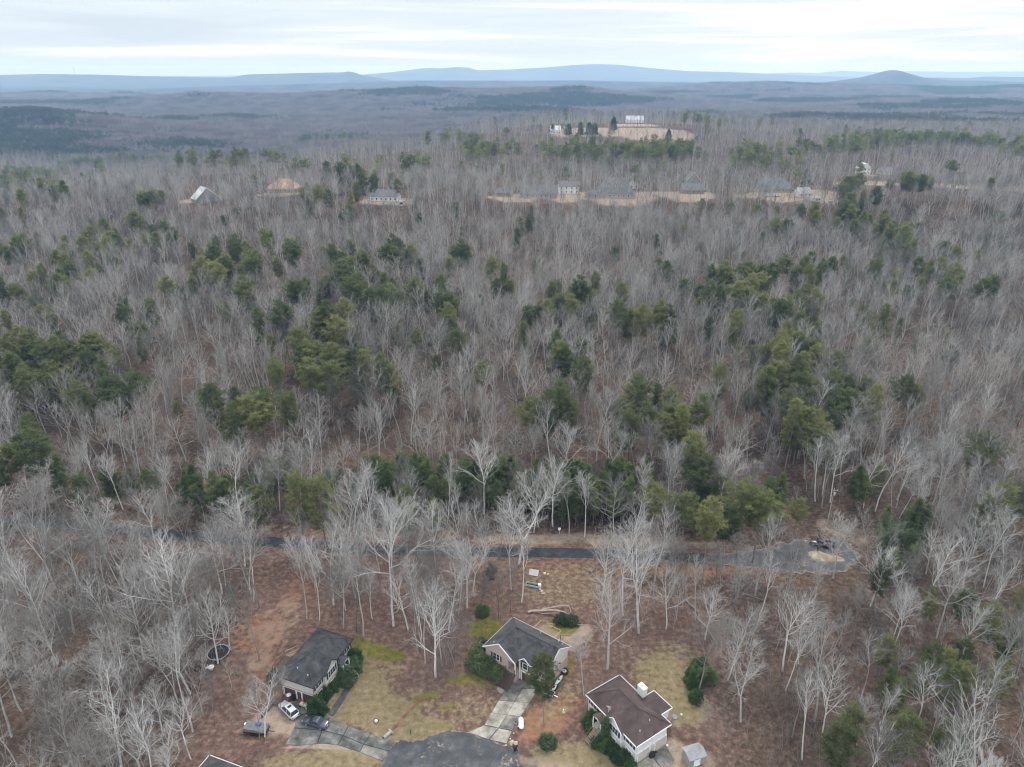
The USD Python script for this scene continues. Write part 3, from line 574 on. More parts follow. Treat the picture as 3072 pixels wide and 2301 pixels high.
# stands of pine: crown centre in the picture, how many, spread in metres across and in depth
pk = ['round_pine', 'long_pine', 'flat_pine', 'thin_pine', 'full_pine']
OCC = []
for cx, cy, n, sx, sy in ((700, 720, 9, 13, 14), (690, 800, 6, 12, 12), (770, 790, 4, 8, 8), (820, 820, 2, 5, 5), (790, 570, 12, 17, 22), (830, 640, 9, 14, 16), (740, 600, 4, 8, 10), (870, 560, 3, 5, 6), (560, 560, 9, 17, 20), (490, 585, 8, 15, 16), (455, 600, 3, 6, 6), (1900, 490, 12, 18, 30), (1960, 540, 8, 12, 18), (1830, 470, 5, 12, 15), (1800, 585, 7, 14, 16), (1600, 625, 14, 15, 18), (1560, 660, 5, 10, 10), (1650, 590, 7, 18, 14),
    (1720, 690, 5, 8, 10), (1750, 760, 7, 8, 10), (1690, 845, 6, 11, 8), (1760, 850, 5, 8, 8), (1840, 880, 6, 9, 9), (1740, 930, 5, 7, 7), (1460, 930, 6, 8, 8), (1430, 890, 2, 5, 5), (2065, 625, 7, 12, 14), (2030, 590, 3, 7, 8), (1205, 770, 4, 4, 12), (1185, 680, 5, 10, 8), (1225, 650, 4, 8, 8), (1080, 615, 2, 4, 4), (1300, 665, 3, 6, 5), (990, 680, 4, 7, 8), (1000, 560, 2, 4, 5), (950, 640, 2, 5, 5), (1190, 880, 4, 5, 8), (1360, 700, 3, 8, 6), (1420, 690, 3, 6, 6), (1560, 720, 2, 4, 4), (1640, 760, 3, 5, 5),
    (120, 790, 12, 17, 12), (40, 810, 8, 12, 12), (200, 770, 7, 10, 10), (255, 855, 5, 7, 6), (35, 985, 5, 8, 6), (30, 1030, 4, 6, 4), (530, 910, 2, 4, 4), (470, 880, 1, 2, 2), (180, 560, 6, 14, 18), (330, 520, 6, 14, 16), (120, 610, 5, 12, 12), (230, 520, 5, 10, 16), (20, 560, 4, 8, 12), (60, 440, 5, 14, 20), (320, 440, 3, 8, 10), (390, 640, 2, 4, 4), (300, 690, 3, 6, 6), (520, 650, 2, 5, 5), (640, 640, 2, 4, 4), (40, 640, 3, 6, 6), (760, 375, 9, 14, 14), (780, 410, 3, 6, 6), (895, 362, 4, 10, 8), (690, 440, 2, 4, 4), (590, 330, 9, 26, 14), (500, 345, 12, 30, 14), (400, 340, 16, 34, 22), (280, 345, 18, 34, 22), (180, 352, 16, 30, 22), (80, 372, 14, 24, 22), (10, 392, 8, 14, 18), (640, 360, 2, 6, 6),
    (1330, 325, 30, 44, 34), (1420, 335, 14, 26, 26), (1250, 335, 9, 24, 20), (1080, 328, 9, 28, 20), (1020, 335, 5, 12, 14), (1640, 330, 9, 20, 16), (1680, 352, 5, 14, 10), (1600, 345, 5, 12, 10), (1745, 320, 9, 20, 16), (1840, 318, 6, 14, 12), (1950, 300, 26, 42, 20), (2060, 305, 14, 34, 20), (1880, 310, 12, 22, 20), (2150, 312, 7, 18, 18), (1990, 395, 4, 9, 8), (1840, 395, 3, 6, 6), (2190, 330, 4, 12, 10), (1470, 330, 4, 12, 12), (1780, 455, 4, 10, 12), (1690, 500, 4, 8, 10), (760, 295, 16, 50, 40), (660, 300, 10, 40, 40), (1520, 262, 4, 14, 14), (2070, 380, 2, 5, 5), (1720, 375, 3, 6, 6), (1010, 300, 6, 20, 20),
    (1950, 1300, 2, 4, 4), (2020, 1490, 2, 4, 3), (1900, 1490, 2, 3, 3), (2150, 1400, 2, 4, 3), (1850, 1560, 1, 3, 3), (2130, 1530, 2, 4, 3), (2180, 1290, 1, 3, 3), (2090, 1330, 2, 3, 3), (2010, 1430, 1, 3, 3), (2070, 1455, 2, 4, 4), (1940, 1420, 1, 2, 2), (1980, 1640, 1, 3, 2), (2090, 1635, 2, 5, 2), (1800, 1645, 1, 3, 2), (1500, 1010, 2, 4, 4), (2110, 1010, 1, 2, 2), (1950, 840, 1, 3, 3), (1870, 700, 2, 4, 4)):
    low_ = cy > 1250
    n0 = hit(cx * 3072 / 2212, cy * 3072 / 2212, 6.5 if low_ else 13.5)
    for k in range(n if low_ else int(round(n * (2.3 if cy < 420 else 1.6)))):
        x, y = n0[0] + rng.normal(0, sx * .75), n0[1] + rng.normal(0, sy * .75)
        if y < 900 and is_open(np.array([x]), np.array([y]))[0]: continue
        if any((x - a) ** 2 + (y - b) ** 2 < 7 for a, b in OCC): x += rng.normal(0, 3); y += rng.normal(0, 3)
        OCC.append((x, y)); add('pine', 'full_pine' if low_ else pk[rng.choice(5, p=(.3, .2, .25, .1, .15))], x, y, rng.uniform(.55, .78) if low_ else rng.uniform(.75, 1.18))
# rows of young pines beyond the road
yk = ['young_pine_a', 'young_pine_b', 'young_pine_c']
for cx, cy, n, sx, sy in ((400, 1065, 7, 7, 5), (450, 1075, 6, 6, 5), (520, 1060, 9, 8, 5), (600, 1050, 5, 6, 4), (760, 1050, 7, 7, 4), (830, 1050, 6, 5, 5), (870, 1030, 9, 8, 5), (920, 1025, 8, 7, 5), (960, 1045, 7, 6, 5), (1020, 1050, 10, 7, 6), (1070, 1035, 9, 7, 5), (1130, 1050, 9, 6, 6), (1180, 1060, 12, 7, 6), (1230, 1065, 13, 7, 7), (1280, 1065, 13, 7, 7), (1330, 1065, 12, 7, 6), (1370, 1050, 8, 6, 5), (1500, 1090, 6, 6, 4), (1540, 1070, 3, 5, 4), (1660, 1080, 4, 5, 4), (1850, 1080, 5, 6, 5), (1890, 1130, 7, 5, 5), (1930, 1190, 6, 4, 4), (1960, 1150, 5, 5, 5), (1840, 1050, 4, 6, 4), (2110, 1000, 2, 4, 4), (250, 1060, 4, 6, 5), (140, 1040, 3, 6, 4), (310, 1040, 2, 5, 3)):
    n0 = hit(cx * 3072 / 2212, cy * 3072 / 2212, 6.5)
    for k in range(int(n * 1.3)):
        x, y = n0[0] + rng.uniform(-1, 1) * sx, n0[1] + rng.uniform(-1, 1) * sy
        if is_open(np.array([x]), np.array([y]), .8)[0]: continue
        OCC.append((x, y)); add('young', yk[rng.integers(3)], x, y, rng.uniform(.75, 1.12))
# cedars by the far field
for px, py, s in ((1705, 409, 1.05), (1741, 410, 1.2), (1767, 410, 1.2), (1783, 409, 1.1), (1840, 397, 1.3), (2004, 428, 1.1), (1658, 400, .8)):
    p = hit(px, py); add('cedar', 'cedar_a', p[0], p[1], s, True)
p = hit(2415, 560); add('cedar', 'cedar_a', p[0], p[1], .95, True)
# the leafless wood between
OCCA = np.array(OCC + [(t[2], t[3]) for t in trees if t[7]])
from scipy.spatial import cKDTree
occ = cKDTree(OCCA)
kn = list(HARD_W); kw_ = np.array([HARD_W[k] for k in kn]); kw_ = kw_ / kw_.sum()
near_w = kw_ * np.array([1.9 if 'pale' in k or 'fan' in k else (1.0 if 'grey' in k else .7) for k in kn]); near_w = near_w / near_w.sum()
def fill(y0, y1, step, keep, lo=.72, hi=1.12):
    out = 0
    ys = np.arange(y0, y1, step)
    for y in ys:
        half = y * 0.80 + 25
        xs = np.arange(-half, half, step) + (step / 2 if int(y / step) % 2 else 0)
        X = xs + rng.uniform(-.48, .48, len(xs)) * step; Y = y + rng.uniform(-.48, .48, len(xs)) * step
        dens = meshkit.fbm(np.stack([X / 55, Y / 55, 0 * X + 3], -1), 3, 21)
        ok = (rng.random(len(xs)) < keep * np.clip(.35 + 1.5 * (dens - .25), .3, 1.15)) & (~is_open(X, Y, 1.2 if y < 200 else 0) | (shapely.contains_xy(far_open, X, Y) & (rng.random(len(X)) < (.6 if y < 800 else .03))))
        d, _ = occ.query(np.stack([X, Y], 1)); ok &= d > (2.4 if y < 300 else 3.2)
        Z = land(X, Y)
        for x, yy, z in zip(X[ok], Y[ok], Z[ok]):
            trees.append(('hard', kn[rng.choice(len(kn), p=near_w if yy < 170 else kw_)], float(x), float(yy), float(z), rng.uniform(0, 360), rng.uniform(lo, hi), False))
fill(66, 200, 4.9, .92, .68, 1.08)
fill(200, 560, 5.2, .97, .72, 1.12)
fill(560, 1390, 6.2, .97, .70, 1.05)
# thin young trees under the tall ones nearest the camera
for y in np.arange(68, 215, 3.6):
    half = y * .8 + 20; xs = np.arange(-half, half, 3.6); X = xs + rng.uniform(-1.7, 1.7, len(xs)); Y = y + rng.uniform(-1.7, 1.7, len(xs))
    ok = (rng.random(len(xs)) < .42) & ~is_open(X, Y, .6) & (meshkit.fbm(np.stack([X / 25, Y / 25, 0 * X + 9], -1), 3, 41) > .42)
    for x, yy in zip(X[ok], Y[ok]): trees.append(('hard', ('slim_brown', 'tall_brown', 'slim_pale')[rng.choice(3, p=(.5, .3, .2))], float(x), float(yy), float(land(x, yy)), rng.uniform(0, 360), rng.uniform(.28, .58), False))
# pines standing alone here and there
for y0, y1, n in ((190, 560, 190), (560, 1390, 420)):
    Y = np.sqrt(rng.uniform(y0 ** 2, y1 ** 2, n)); X = rng.uniform(-.78, .78, n) * Y; ok = ~is_open(X, Y, 2)
    for x, yy in zip(X[ok], Y[ok]): trees.append(('pine', pk[rng.integers(5)], float(x), float(yy), float(land(x, yy)), rng.uniform(0, 360), rng.uniform(.55, 1.0), False))

# the owners of the plateau houses have cleared most of what stood in the way of their view
HOUSES = [(572, 642, 612), (797, 892, 579), (1110, 1210, 604), (1490, 1538, 590), (1562, 1672, 594), (1676, 1738, 582), (1757, 1796, 596), (1792, 1906, 594), (2046, 2114, 582), (2274, 2384, 578), (2390, 2434, 592), (2440, 2461, 607), (2577, 2611, 524), (2640, 2690, 524)]
T0 = np.array([(t[2], t[3], t[4]) for t in trees]); H0 = np.array([(HARD.get(t[1]) or PINE[t[1]])[4]['H'] * t[6] for t in trees]); hd0 = project(T0 + np.c_[0 * H0, 0 * H0, H0 * .95])
drop = np.zeros(len(trees), bool)
for a_, b_, c_ in HOUSES:
    hy = hit((a_ + b_) / 2, c_)[1]
    drop |= (hd0[:, 0] > a_ - 12) & (hd0[:, 0] < b_ + 12) & (T0[:, 1] < hy + 16) & (T0[:, 1] > hy - 110) & (hd0[:, 1] < c_ - 6) & (rng.random(len(trees)) < .55)
ft0 = project(T0)
HID = ((2465, 1640, 42), (655, 1962, 14), (1690, 2020, 20))      # the truck, the trampoline and the things beside the brick house stand clear
for qx, qy, qr in HID: drop |= (np.abs(hd0[:, 0] - qx) < qr + 25) & (hd0[:, 1] < qy + 10) & (ft0[:, 1] > qy + 4) & (T0[:, 1] < 175) & ~np.array([t[0] == 'pine' for t in trees])
trees = [t for t, d_ in zip(trees, drop) if not d_]

# a loose line of tall trees along the brow, in front of the plateau yards
for qx in np.concatenate([np.arange(1440, 2540, 13.0), np.arange(2540, 3072, 30.0)]):
    p_ = hit(qx + rng.uniform(-6, 6), 604 if qx < 2540 else 590); y_ = p_[1] - rng.uniform(0, 22)
    trees.append(('hard', ('tall_grey', 'tall_brown', 'slim_brown', 'forked_grey', 'tall_grey_b', 'slim_pale')[rng.integers(6)], float(p_[0]), float(y_), float(land(p_[0], y_)), rng.uniform(0, 360), rng.uniform(.72, 1.1), False))

# ------------------------------------------------------------------ the largest in view stand one by one, the rest as masses
T = np.array([(t[2], t[3], t[4]) for t in trees])
Hh = np.array([(HARD.get(t[1]) or PINE[t[1]])[4]['H'] * t[6] for t in trees])
foot = project(T); head = project(T + np.c_[0 * Hh, 0 * Hh, Hh]); mid = project(T + np.c_[0 * Hh, 0 * Hh, Hh * .7])
seen = (mid[:, 0] > -20) & (mid[:, 0] < 3092) & (head[:, 1] < 2260)
near_enough = seen | (T[:, 1] > 60)
size = np.where(seen, Hh * FPX / mid[:, 2], 0) + np.array([1e4 * (t[7] and 1) for t in trees]) * seen
LANDMARKS = [('the black-roofed house', at(945, 1975)[:2]), ('the grey-roofed brick house', at(1590, 1960)[:2]), ('the brown-roofed white house', at(1885, 2140)[:2]), ('the trampoline', at(655, 1960)[:2]), ('the paved turning circle', at(2440, 1670)[:2]),
    ('the white sign', at(1677, 1600)[:2]), ('the brush pile', at(1700, 1850)[:2]), ("the road's left end", at(150, 1570)[:2]), ('the lower left corner', at(120, 2250)[:2]), ('the lower right corner', at(2950, 2250)[:2]), ('the left edge', at(60, 1850)[:2]),
    ('the right edge', at(3000, 1750)[:2]), ("the road's middle", at(1000, 1640)[:2]), ('the grey shed roof', at(2080, 2260)[:2]), ('the upper left slope', hit(500, 1150)[:2]), ('the upper right slope', hit(2600, 1150)[:2]), ('the white dead trunk', hit(1930, 1350)[:2])]
SHORT = {'tall_fan_b': 'tall pale hardwood', 'broad_pale_b': 'broad pale hardwood', 'tall_grey_b': 'tall grey hardwood', 'forked_grey_b': 'forked grey hardwood', 'slim_brown_b': 'slim brownish hardwood', 'tall_fan': 'tall pale hardwood', 'broad_pale': 'broad pale hardwood', 'slim_pale': 'slim pale hardwood', 'forked_pale': 'forked pale hardwood', 'tall_grey': 'tall grey hardwood', 'broad_grey': 'broad grey hardwood', 'forked_grey': 'forked grey hardwood', 'slim_brown': 'slim brownish hardwood', 'tall_brown': 'tall brownish hardwood',
    'round_pine': 'round-crowned tall pine', 'long_pine': 'narrow-crowned tall pine', 'flat_pine': 'broad layered pine', 'thin_pine': 'thin open-crowned pine', 'full_pine': 'deep-crowned green pine', 'young_pine_a': 'bushy young pine', 'young_pine_b': 'open young pine', 'young_pine_c': 'slender young pine', 'cedar_a': 'dark pointed cedar'}
_o = 'first second third fourth fifth sixth seventh eighth ninth tenth eleventh twelfth thirteenth fourteenth fifteenth sixteenth seventeenth eighteenth nineteenth'.split()
ORD = _o + ['twentieth'] + ['twenty-' + w for w in _o[:9]] + ['thirtieth'] + ['thirty-' + w for w in _o[:9]] + ['fortieth'] + ['forty-' + w for w in _o[:9]] + ['fiftieth'] + ['fifty-' + w for w in _o[:9]]
NUM = ['', '', 'two', 'three', 'four', 'five', 'six', 'seven', 'eight', 'nine', 'ten', 'eleven', 'twelve']
def label_all(ids):
    """say of each tree what it is and where it stands; those alike are told apart by their order from the left"""
    key = {}
    for i in ids:
        x, y = T[i, 0], T[i, 1]
        nm, lp = min(LANDMARKS, key=lambda l: math.hypot(x - l[1][0], y - l[1][1]))
        dx, dy = x - lp[0], y - lp[1]; dist = math.hypot(dx, dy)
        rel = ('right of' if dx > 0 else 'left of') if abs(dx) > abs(dy) else ('behind' if dy > 0 else 'in front of')
        if 'corner' in nm or 'edge' in nm or 'slope' in nm: rel = {'right of': 'inward from' if 'left' in nm else 'near', 'left of': 'near' if 'left' in nm else 'inward from', 'behind': 'above', 'in front of': 'below'}[rel] if 'slope' not in nm else {'right of': 'rightward on', 'left of': 'leftward on', 'behind': 'high on', 'in front of': 'low on'}[rel]
        far = 'close ' if dist < 13 and rel in ('right of', 'left of', 'behind', 'in front of') else ('well ' if dist > 30 and rel in ('right of', 'left of', 'behind', 'above', 'below') else '')
        key.setdefault(f'{SHORT[trees[i][1]]}|{far}{rel} {nm}', []).append(i)
    lab = {}
    for k, v in key.items():
        a, b = k.split('|'); v.sort(key=lambda i: mid[i, 0])
        for j, i in enumerate(v):
            many = NUM[len(v)] if len(v) < 13 else 'the many'
            if len(v) == 1: lab[i] = f'{a} standing {b}'
            elif len(v) == 2: lab[i] = f'{("left", "right")[j]} one of two {a}s {b}'
            elif j == 0: lab[i] = f'leftmost of {many} {a}s {b}'
            elif j == len(v) - 1: lab[i] = f'rightmost of {many} {a}s {b}'
            else: lab[i] = f'{ORD[j]} from left of {many} {a}s {b}'
    return lab
single = set()
for fam, nm, cat, grp, most in (('hard', 'bare_tree', 'tree', 'bare hardwood trees', 290), ('pine', 'pine_tree', 'pine tree', 'pine trees', 290), ('young', 'young_pine_tree', 'pine tree', 'young pines beyond the road', 290), ('cedar', 'cedar_tree', 'cedar', 'cedars on the plateau', 20)):
    ids = [i for i in range(len(trees)) if trees[i][0] == fam and seen[i]]
    ids.sort(key=lambda i: -size[i]); ids = ids[:most]
    labs = label_all(ids)
    for i in ids:
        f, kd, x, y, z, yaw, s, _ = trees[i]
        o = thing(nm, labs[i], cat, (x, y, z - .05), yaw, s, grp, wide=rng.uniform(.82, 1.18))
        o.GetReferences().AddInternalReference(f'/World/plant_kinds/{kd}'); o.SetInstanceable(True)
        single.add(i)
def mass(name, fams, label, cat):
    pr, ix, ps, yw, sc = [], [], [], [], []
    where = {}
    for i, t in enumerate(trees):
        if t[0] not in fams or i in single or not near_enough[i]: continue
        src = HARD if t[0] == 'hard' else PINE
        tag = 'near' if t[3] < 168 and t[6] > .6 else ('mid' if t[3] < 540 else 'far')
        k = (t[1], tag)
        if k not in where:
            where[k] = len(pr)
            bk = src[t[1]]
            pr.append([(bk[1], M[bk[3]] if t[0] == 'hard' else M['bark_pine']), (bk[2], M[bk[5] if t[0] == 'hard' else bk[3]])] if tag == 'near' else LOD[k])
        ix.append(where[k]); ps.append((t[2], t[3], t[4] - .05)); yw.append(math.radians(t[5])); sc.append(t[6])
    n = len(ix)
    sc = np.array(sc); wd = rng.uniform(.8, 1.2, n)
    instancer(name, pr, ix, ps, yw, np.stack([sc * wd, sc * wd, sc], 1), label, cat, tilt=(rng.uniform(0, 6.28, n), np.abs(rng.normal(0, .065, n))))
mass('bare_woodland', ('hard',), 'grey leafless woodland covering the slope and plateau behind the nearest trees', 'woodland')
mass('pine_woodland', ('pine', 'young', 'cedar'), 'scattered green pines standing further off among the leafless wood', 'woodland')

# ------------------------------------------------------------------ saplings and underbrush
def brush_mesh(seed, n, h, spread, r):
    g = np.random.default_rng(seed); s = []
    for _ in range(n):
        p = np.array([g.normal(0, spread * .25), g.normal(0, spread * .25), 0]); d = unit(np.array([g.normal(0, .35), g.normal(0, .35), 1]))
        a, ds = bent(p, d, h * g.uniform(.5, 1.1), 3, g, .15, .03, r, r * .4); s += a
        for k in range(4):
            i = g.integers(0, 3); b, _ = bent(np.array(a[i][3:6]), side_dir(ds[i], g, .8), h * .35 * g.uniform(.5, 1.2), 2, g, .15, .05, r * .6, r * .3); s += b
    return tubes(s, 3)
brushes = [[(brush_mesh(40 + k, 7, 2.6, 2.2, .016), M['twig'])] for k in range(4)] + [[(brush_mesh(50 + k, 2, 6.0, .8, .03), M['twig'])] for k in range(3)]
bx, by = [], []
for y0, y1, n in ((66, 180, 7500), (180, 420, 9000), (420, 700, 5000)):
    Y = np.sqrt(rng.uniform(y0 ** 2, y1 ** 2, n)); X = rng.uniform(-1, 1, n) * (Y * .78 + 10)
    ok = ~is_open(X, Y, 2.5 if y0 < 100 else .6) & (meshkit.fbm(np.stack([X / 22, Y / 22, 0 * X], -1), 3, 33) > (.43 if y0 < 100 else .42))
    bx.append(X[ok]); by.append(Y[ok])
bx, by = np.concatenate(bx), np.concatenate(by); bz = land(bx, by)
instancer('underbrush', brushes, rng.choice(7, len(bx), p=(.14, .14, .14, .14, .15, .15, .14)), np.stack([bx, by, bz], 1), rng.uniform(0, 6.28, len(bx)), rng.uniform(.5, 1.3, len(bx)), 'thin brownish saplings and brush under the bare trees', 'underbrush')

# ------------------------------------------------------------------ the woods of the hills beyond, too far to tell trees apart
def wood_patch(seed, side, n, pine_share, hmean, cards):
    g = np.random.default_rng(seed); bare, green = [], []
    for _ in range(n):
        x, y = g.uniform(-side / 2, side / 2, 2); h = hmean * g.uniform(.75, 1.2)
        if g.random() < pine_share:
            C = np.array([x, y, h * .72]) + g.normal(0, 1, (9, 3)) * np.array([1.5, 1.5, h * .13]); green.append(leaf_cards(C, np.full(9, 1.5), max(4, cards // 5), 2.6, g, slim=.33, up=.4))
        else:
            m = cards; base = np.array([x, y, h * .38]); az = g.uniform(0, 6.28, m); el = np.abs(g.normal(0, .5, m)); L = h * .62 * g.uniform(.6, 1.05, m)
            d = np.stack([np.cos(az) * np.sin(el), np.sin(az) * np.sin(el), np.cos(el)], 1); st = base + d * (L * g.uniform(0, .5, m))[:, None]
            a = np.cross(d, g.normal(0, 1, (m, 3))); a /= np.linalg.norm(a, axis=1, keepdims=True); w = .17
            v = np.stack([st - a * w, st + a * w, st + d * (L * .55)[:, None]], 1).reshape(-1, 3)
            bare.append(trimesh.Trimesh(v, np.arange(len(v)).reshape(-1, 3), process=False))
            bare.append(tubes([[x, y, 0, x, y, h * .6, .16, .08]], 3))
    out = []
    if bare: out.append((cat_(bare), M['far_twig']))
    if green: out.append((cat_(green), M['far_needles']))
    return out
patches = [wood_patch(60, 44, 64, .01, 17, 22), wood_patch(61, 44, 60, .03, 17, 22), wood_patch(62, 44, 64, .06, 17, 22), wood_patch(63, 44, 56, .75, 18, 22), wood_patch(64, 44, 56, .42, 18, 22)]
px_, py_ = [], []
for y in np.arange(1396, 5200, 38):
    xs = np.arange(-y * .76 - 40, y * .76 + 40, 38); px_.append(xs + rng.uniform(-5, 5, len(xs))); py_.append(np.full(len(xs), y) + rng.uniform(-5, 5, len(xs)))
px_, py_ = np.concatenate(px_), np.concatenate(py_); pz_ = land(px_, py_)
gn_ = meshkit.fbm(np.stack([px_ / 420, py_ / 260, 0 * px_], -1), 4, 77)
pi_ = np.where(gn_ > .65, 3, np.where(gn_ > .615, 4, np.where(gn_ > .55, 2, np.where(gn_ > .47, 1, 0))))
crest = pz_ - .5 * (land(px_, py_ - 190) + land(px_, py_ + 190)); pi_ = np.where((crest > 10) & (gn_ > .47), np.where(gn_ > .56, 3, 4), pi_)
instancer('far_woodland', patches, pi_, np.stack([px_, py_, pz_ - .8], 1), rng.uniform(0, 6.28, len(px_)), rng.uniform(.9, 1.12, len(px_)), 'hazy leafless and pine woods covering the far valleys and hills', 'woodland')

# ------------------------------------------------------------------ roads and paving
def sheet(pts, z, thick=0.0):
    P = Polygon(pts).buffer(0)
    if thick:
        m = trimesh.creation.extrude_polygon(P, thick, engine='earcut'); m.apply_translation([0, 0, z]); return m
    v, f = trimesh.creation.triangulate_polygon(P, engine='earcut')
    n = np.cross(*(np.c_[v[f[0]][1:] - v[f[0]][0], [0, 0]]))[2] if len(f) else 1
    f = f if n > 0 else f[:, ::-1]
    return trimesh.Trimesh(np.c_[v, np.full(len(v), z)], f, process=False)
def pavement(name, lo, hi, stain, scale, rough=0.9, crack=0.0):
    nodes = {'g': ('geometry', {}), 'n1': ('noise_texture', {'scale': scale, 'detail': 5.0, 'roughness': 0.65}), 'n2': ('noise_texture', {'scale': 9.0, 'detail': 3.0}), 'n3': ('noise_texture', {'scale': 0.45, 'detail': 4.0, 'distortion': 0.6}),
        'r': ('rgb_ramp', {'ramp': [(0.32, stain), (0.5, lo), (0.68, hi)]}), 's': ('rgb_ramp', {'ramp': [(0.35, (0.82, 0.82, 0.82)), (0.65, (1.12, 1.12, 1.12))]}), 'm': ('mix', {'mix_type': 'multiply', 'fac': 1.0}),
        'w': ('rgb_ramp', {'ramp': [(0.38, (0.72, 0.71, 0.70)), (0.6, (1.08, 1.08, 1.08))]}), 'm2': ('mix', {'mix_type': 'multiply', 'fac': 1.0}),
        'p': ('principled_bsdf', {'roughness': rough, 'specular_ior_level': 0.2}), 'b': ('bump', {'strength': 0.3, 'distance': 0.02})}
    links = [('g.position', 'n1.vector'), ('g.position', 'n2.vector'), ('g.position', 'n3.vector'), ('n1.fac', 'r.fac'), ('n2.fac', 's.fac'), ('n3.fac', 'w.fac'), ('r.color', 'm.color1'), ('s.color', 'm.color2'), ('m.color', 'm2.color1'), ('w.color', 'm2.color2'), ('m2.color', 'p.base_color'), ('n2.fac', 'b.height'), ('b.normal', 'p.normal')]
    return mat(name, nodes, links, 'p.BSDF')
M['asphalt'] = pavement('asphalt_road', (0.060, 0.066, 0.072), (0.085, 0.091, 0.096), (0.045, 0.050, 0.056), 0.5)
M['asphalt_worn'] = pavement('asphalt_worn', (0.115, 0.115, 0.118), (0.175, 0.170, 0.165), (0.085, 0.087, 0.09), 0.45)
M['asphalt_path'] = pavement('asphalt_path', (0.10, 0.098, 0.098), (0.14, 0.135, 0.13), (0.075, 0.075, 0.075), 0.8)
M['concrete_old'] = pavement('concrete_old', (0.165, 0.162, 0.153), (0.29, 0.28, 0.26), (0.085, 0.085, 0.082), 0.5)
M['concrete_pale'] = pavement('concrete_pale', (0.40, 0.37, 0.315), (0.52, 0.475, 0.405), (0.21, 0.19, 0.165), 0.38)
M['concrete_stain'] = pavement('concrete_stained', (0.22, 0.205, 0.185), (0.36, 0.33, 0.285), (0.10, 0.097, 0.09), 0.4)
M['sand'] = pavement('sand', (0.38, 0.305, 0.225), (0.47, 0.385, 0.29), (0.29, 0.225, 0.165), 0.6)
M['dirt'] = pavement('dirt', (0.34, 0.26, 0.185), (0.46, 0.36, 0.27), (0.24, 0.175, 0.125), 0.6)
M['clay'] = pavement('clay', (0.24, 0.135, 0.09), (0.32, 0.19, 0.13), (0.16, 0.09, 0.065), 0.7)
def ragged(pts, amp, seed, step=0.6):
    """an outline with an uneven broken edge"""
    L = Polygon(pts).exterior; n = max(12, int(L.length / step)); out = []
    for i in range(n):
        p = L.interpolate(i / n, normalized=True); k = amp * (meshkit.noise(np.array([[p.x * .9, p.y * .9, seed]]), seed)[0] - .5) * 2 + amp * .5 * (meshkit.noise(np.array([[p.x * 3, p.y * 3, seed]]), seed)[0] - .5)
        c = np.array(Polygon(pts).centroid.coords[0]); d = np.array([p.x, p.y]) - c; out.append(np.array([p.x, p.y]) + d / (np.linalg.norm(d) + 1e-6) * k)
    return out
def px(pts, z=0.0): return [at(x, y, z)[:2] for x, y in pts]
road_shape = ROAD.buffer(2.05)
turn = Polygon(px([(2120, 1662), (2200, 1658), (2300, 1640), (2390, 1618), (2480, 1614), (2545, 1630), (2580, 1660), (2575, 1692), (2530, 1716), (2450, 1725), (2360, 1718), (2280, 1706), (2200, 1696), (2120, 1690)]))
road_shape = road_shape.difference(turn.buffer(.02))
rs = max(getattr(road_shape, 'geoms', [road_shape]), key=lambda g: g.area)
Zo = lambda ox, oy, s: (lambda pts: [(ox + x * s, oy + y * s) for x, y in pts])
ZA, ZB, ZC = Zo(700, 1800, .3024), Zo(1200, 1750, .3326), Zo(1600, 1900, .27125)
court = px(ZA([(1603, 1398), (1500, 1605), (1380, 1800), (1500, 1990)])) + px(ZB([(300, 2100), (1100, 2000), (1085, 1657), (1052, 1500), (950, 1452), (600, 1342), (400, 1338), (250, 1385), (100, 1425), (0, 1410)]))
def worn_sheet(name, outline, z, material, spots, edge=.5, step=.35):
    """a paved sheet fine enough to carry where soil and gravel lie on it"""
    from scipy.spatial import Delaunay
    P = Polygon(outline).buffer(0); L = P.exterior; n = int(L.length / step)
    b = np.array([L.interpolate(k / n, normalized=True).coords[0] for k in range(n)])
    x0, y0, x1, y1 = P.bounds; X, Y = np.meshgrid(np.arange(x0, x1, step), np.arange(y0, y1, step)); q = np.c_[X.ravel(), Y.ravel()]; q = q[shapely.contains_xy(P.buffer(-step * .5), q[:, 0], q[:, 1])]
    v = np.vstack([b, q]); f = Delaunay(v).simplices; c = v[f].mean(1); f = f[shapely.contains_xy(P, c[:, 0], c[:, 1])]
    e1, e2 = v[f[:, 1]] - v[f[:, 0]], v[f[:, 2]] - v[f[:, 0]]; neg = e1[:, 0] * e2[:, 1] - e1[:, 1] * e2[:, 0] < 0; f[neg] = f[neg][:, ::-1]
    w = 1 - sstep(0, edge, shapely.distance(shapely.points(v), L)); w = w * .62
    for kind_, x, y, rx, ry, s in spots:
        p = at(x, y); w = np.maximum(w, s * (1 - sstep(.5, 1.25, np.sqrt(((v[:, 0] - p[0]) / rx) ** 2 + ((v[:, 1] - p[1]) / ry) ** 2))))
    o = usdkit.mesh(stage, fresh('/World/' + name), trimesh.Trimesh(np.c_[v, np.full(len(v), z)], f, process=False), material)
    UsdGeom.PrimvarsAPI(o).CreatePrimvar('soil', Sdf.ValueTypeNames.FloatArray, 'vertex').Set(Vt.FloatArray.FromNumpy(w.astype(np.float32))); data(o.GetPrim(), kind='structure')
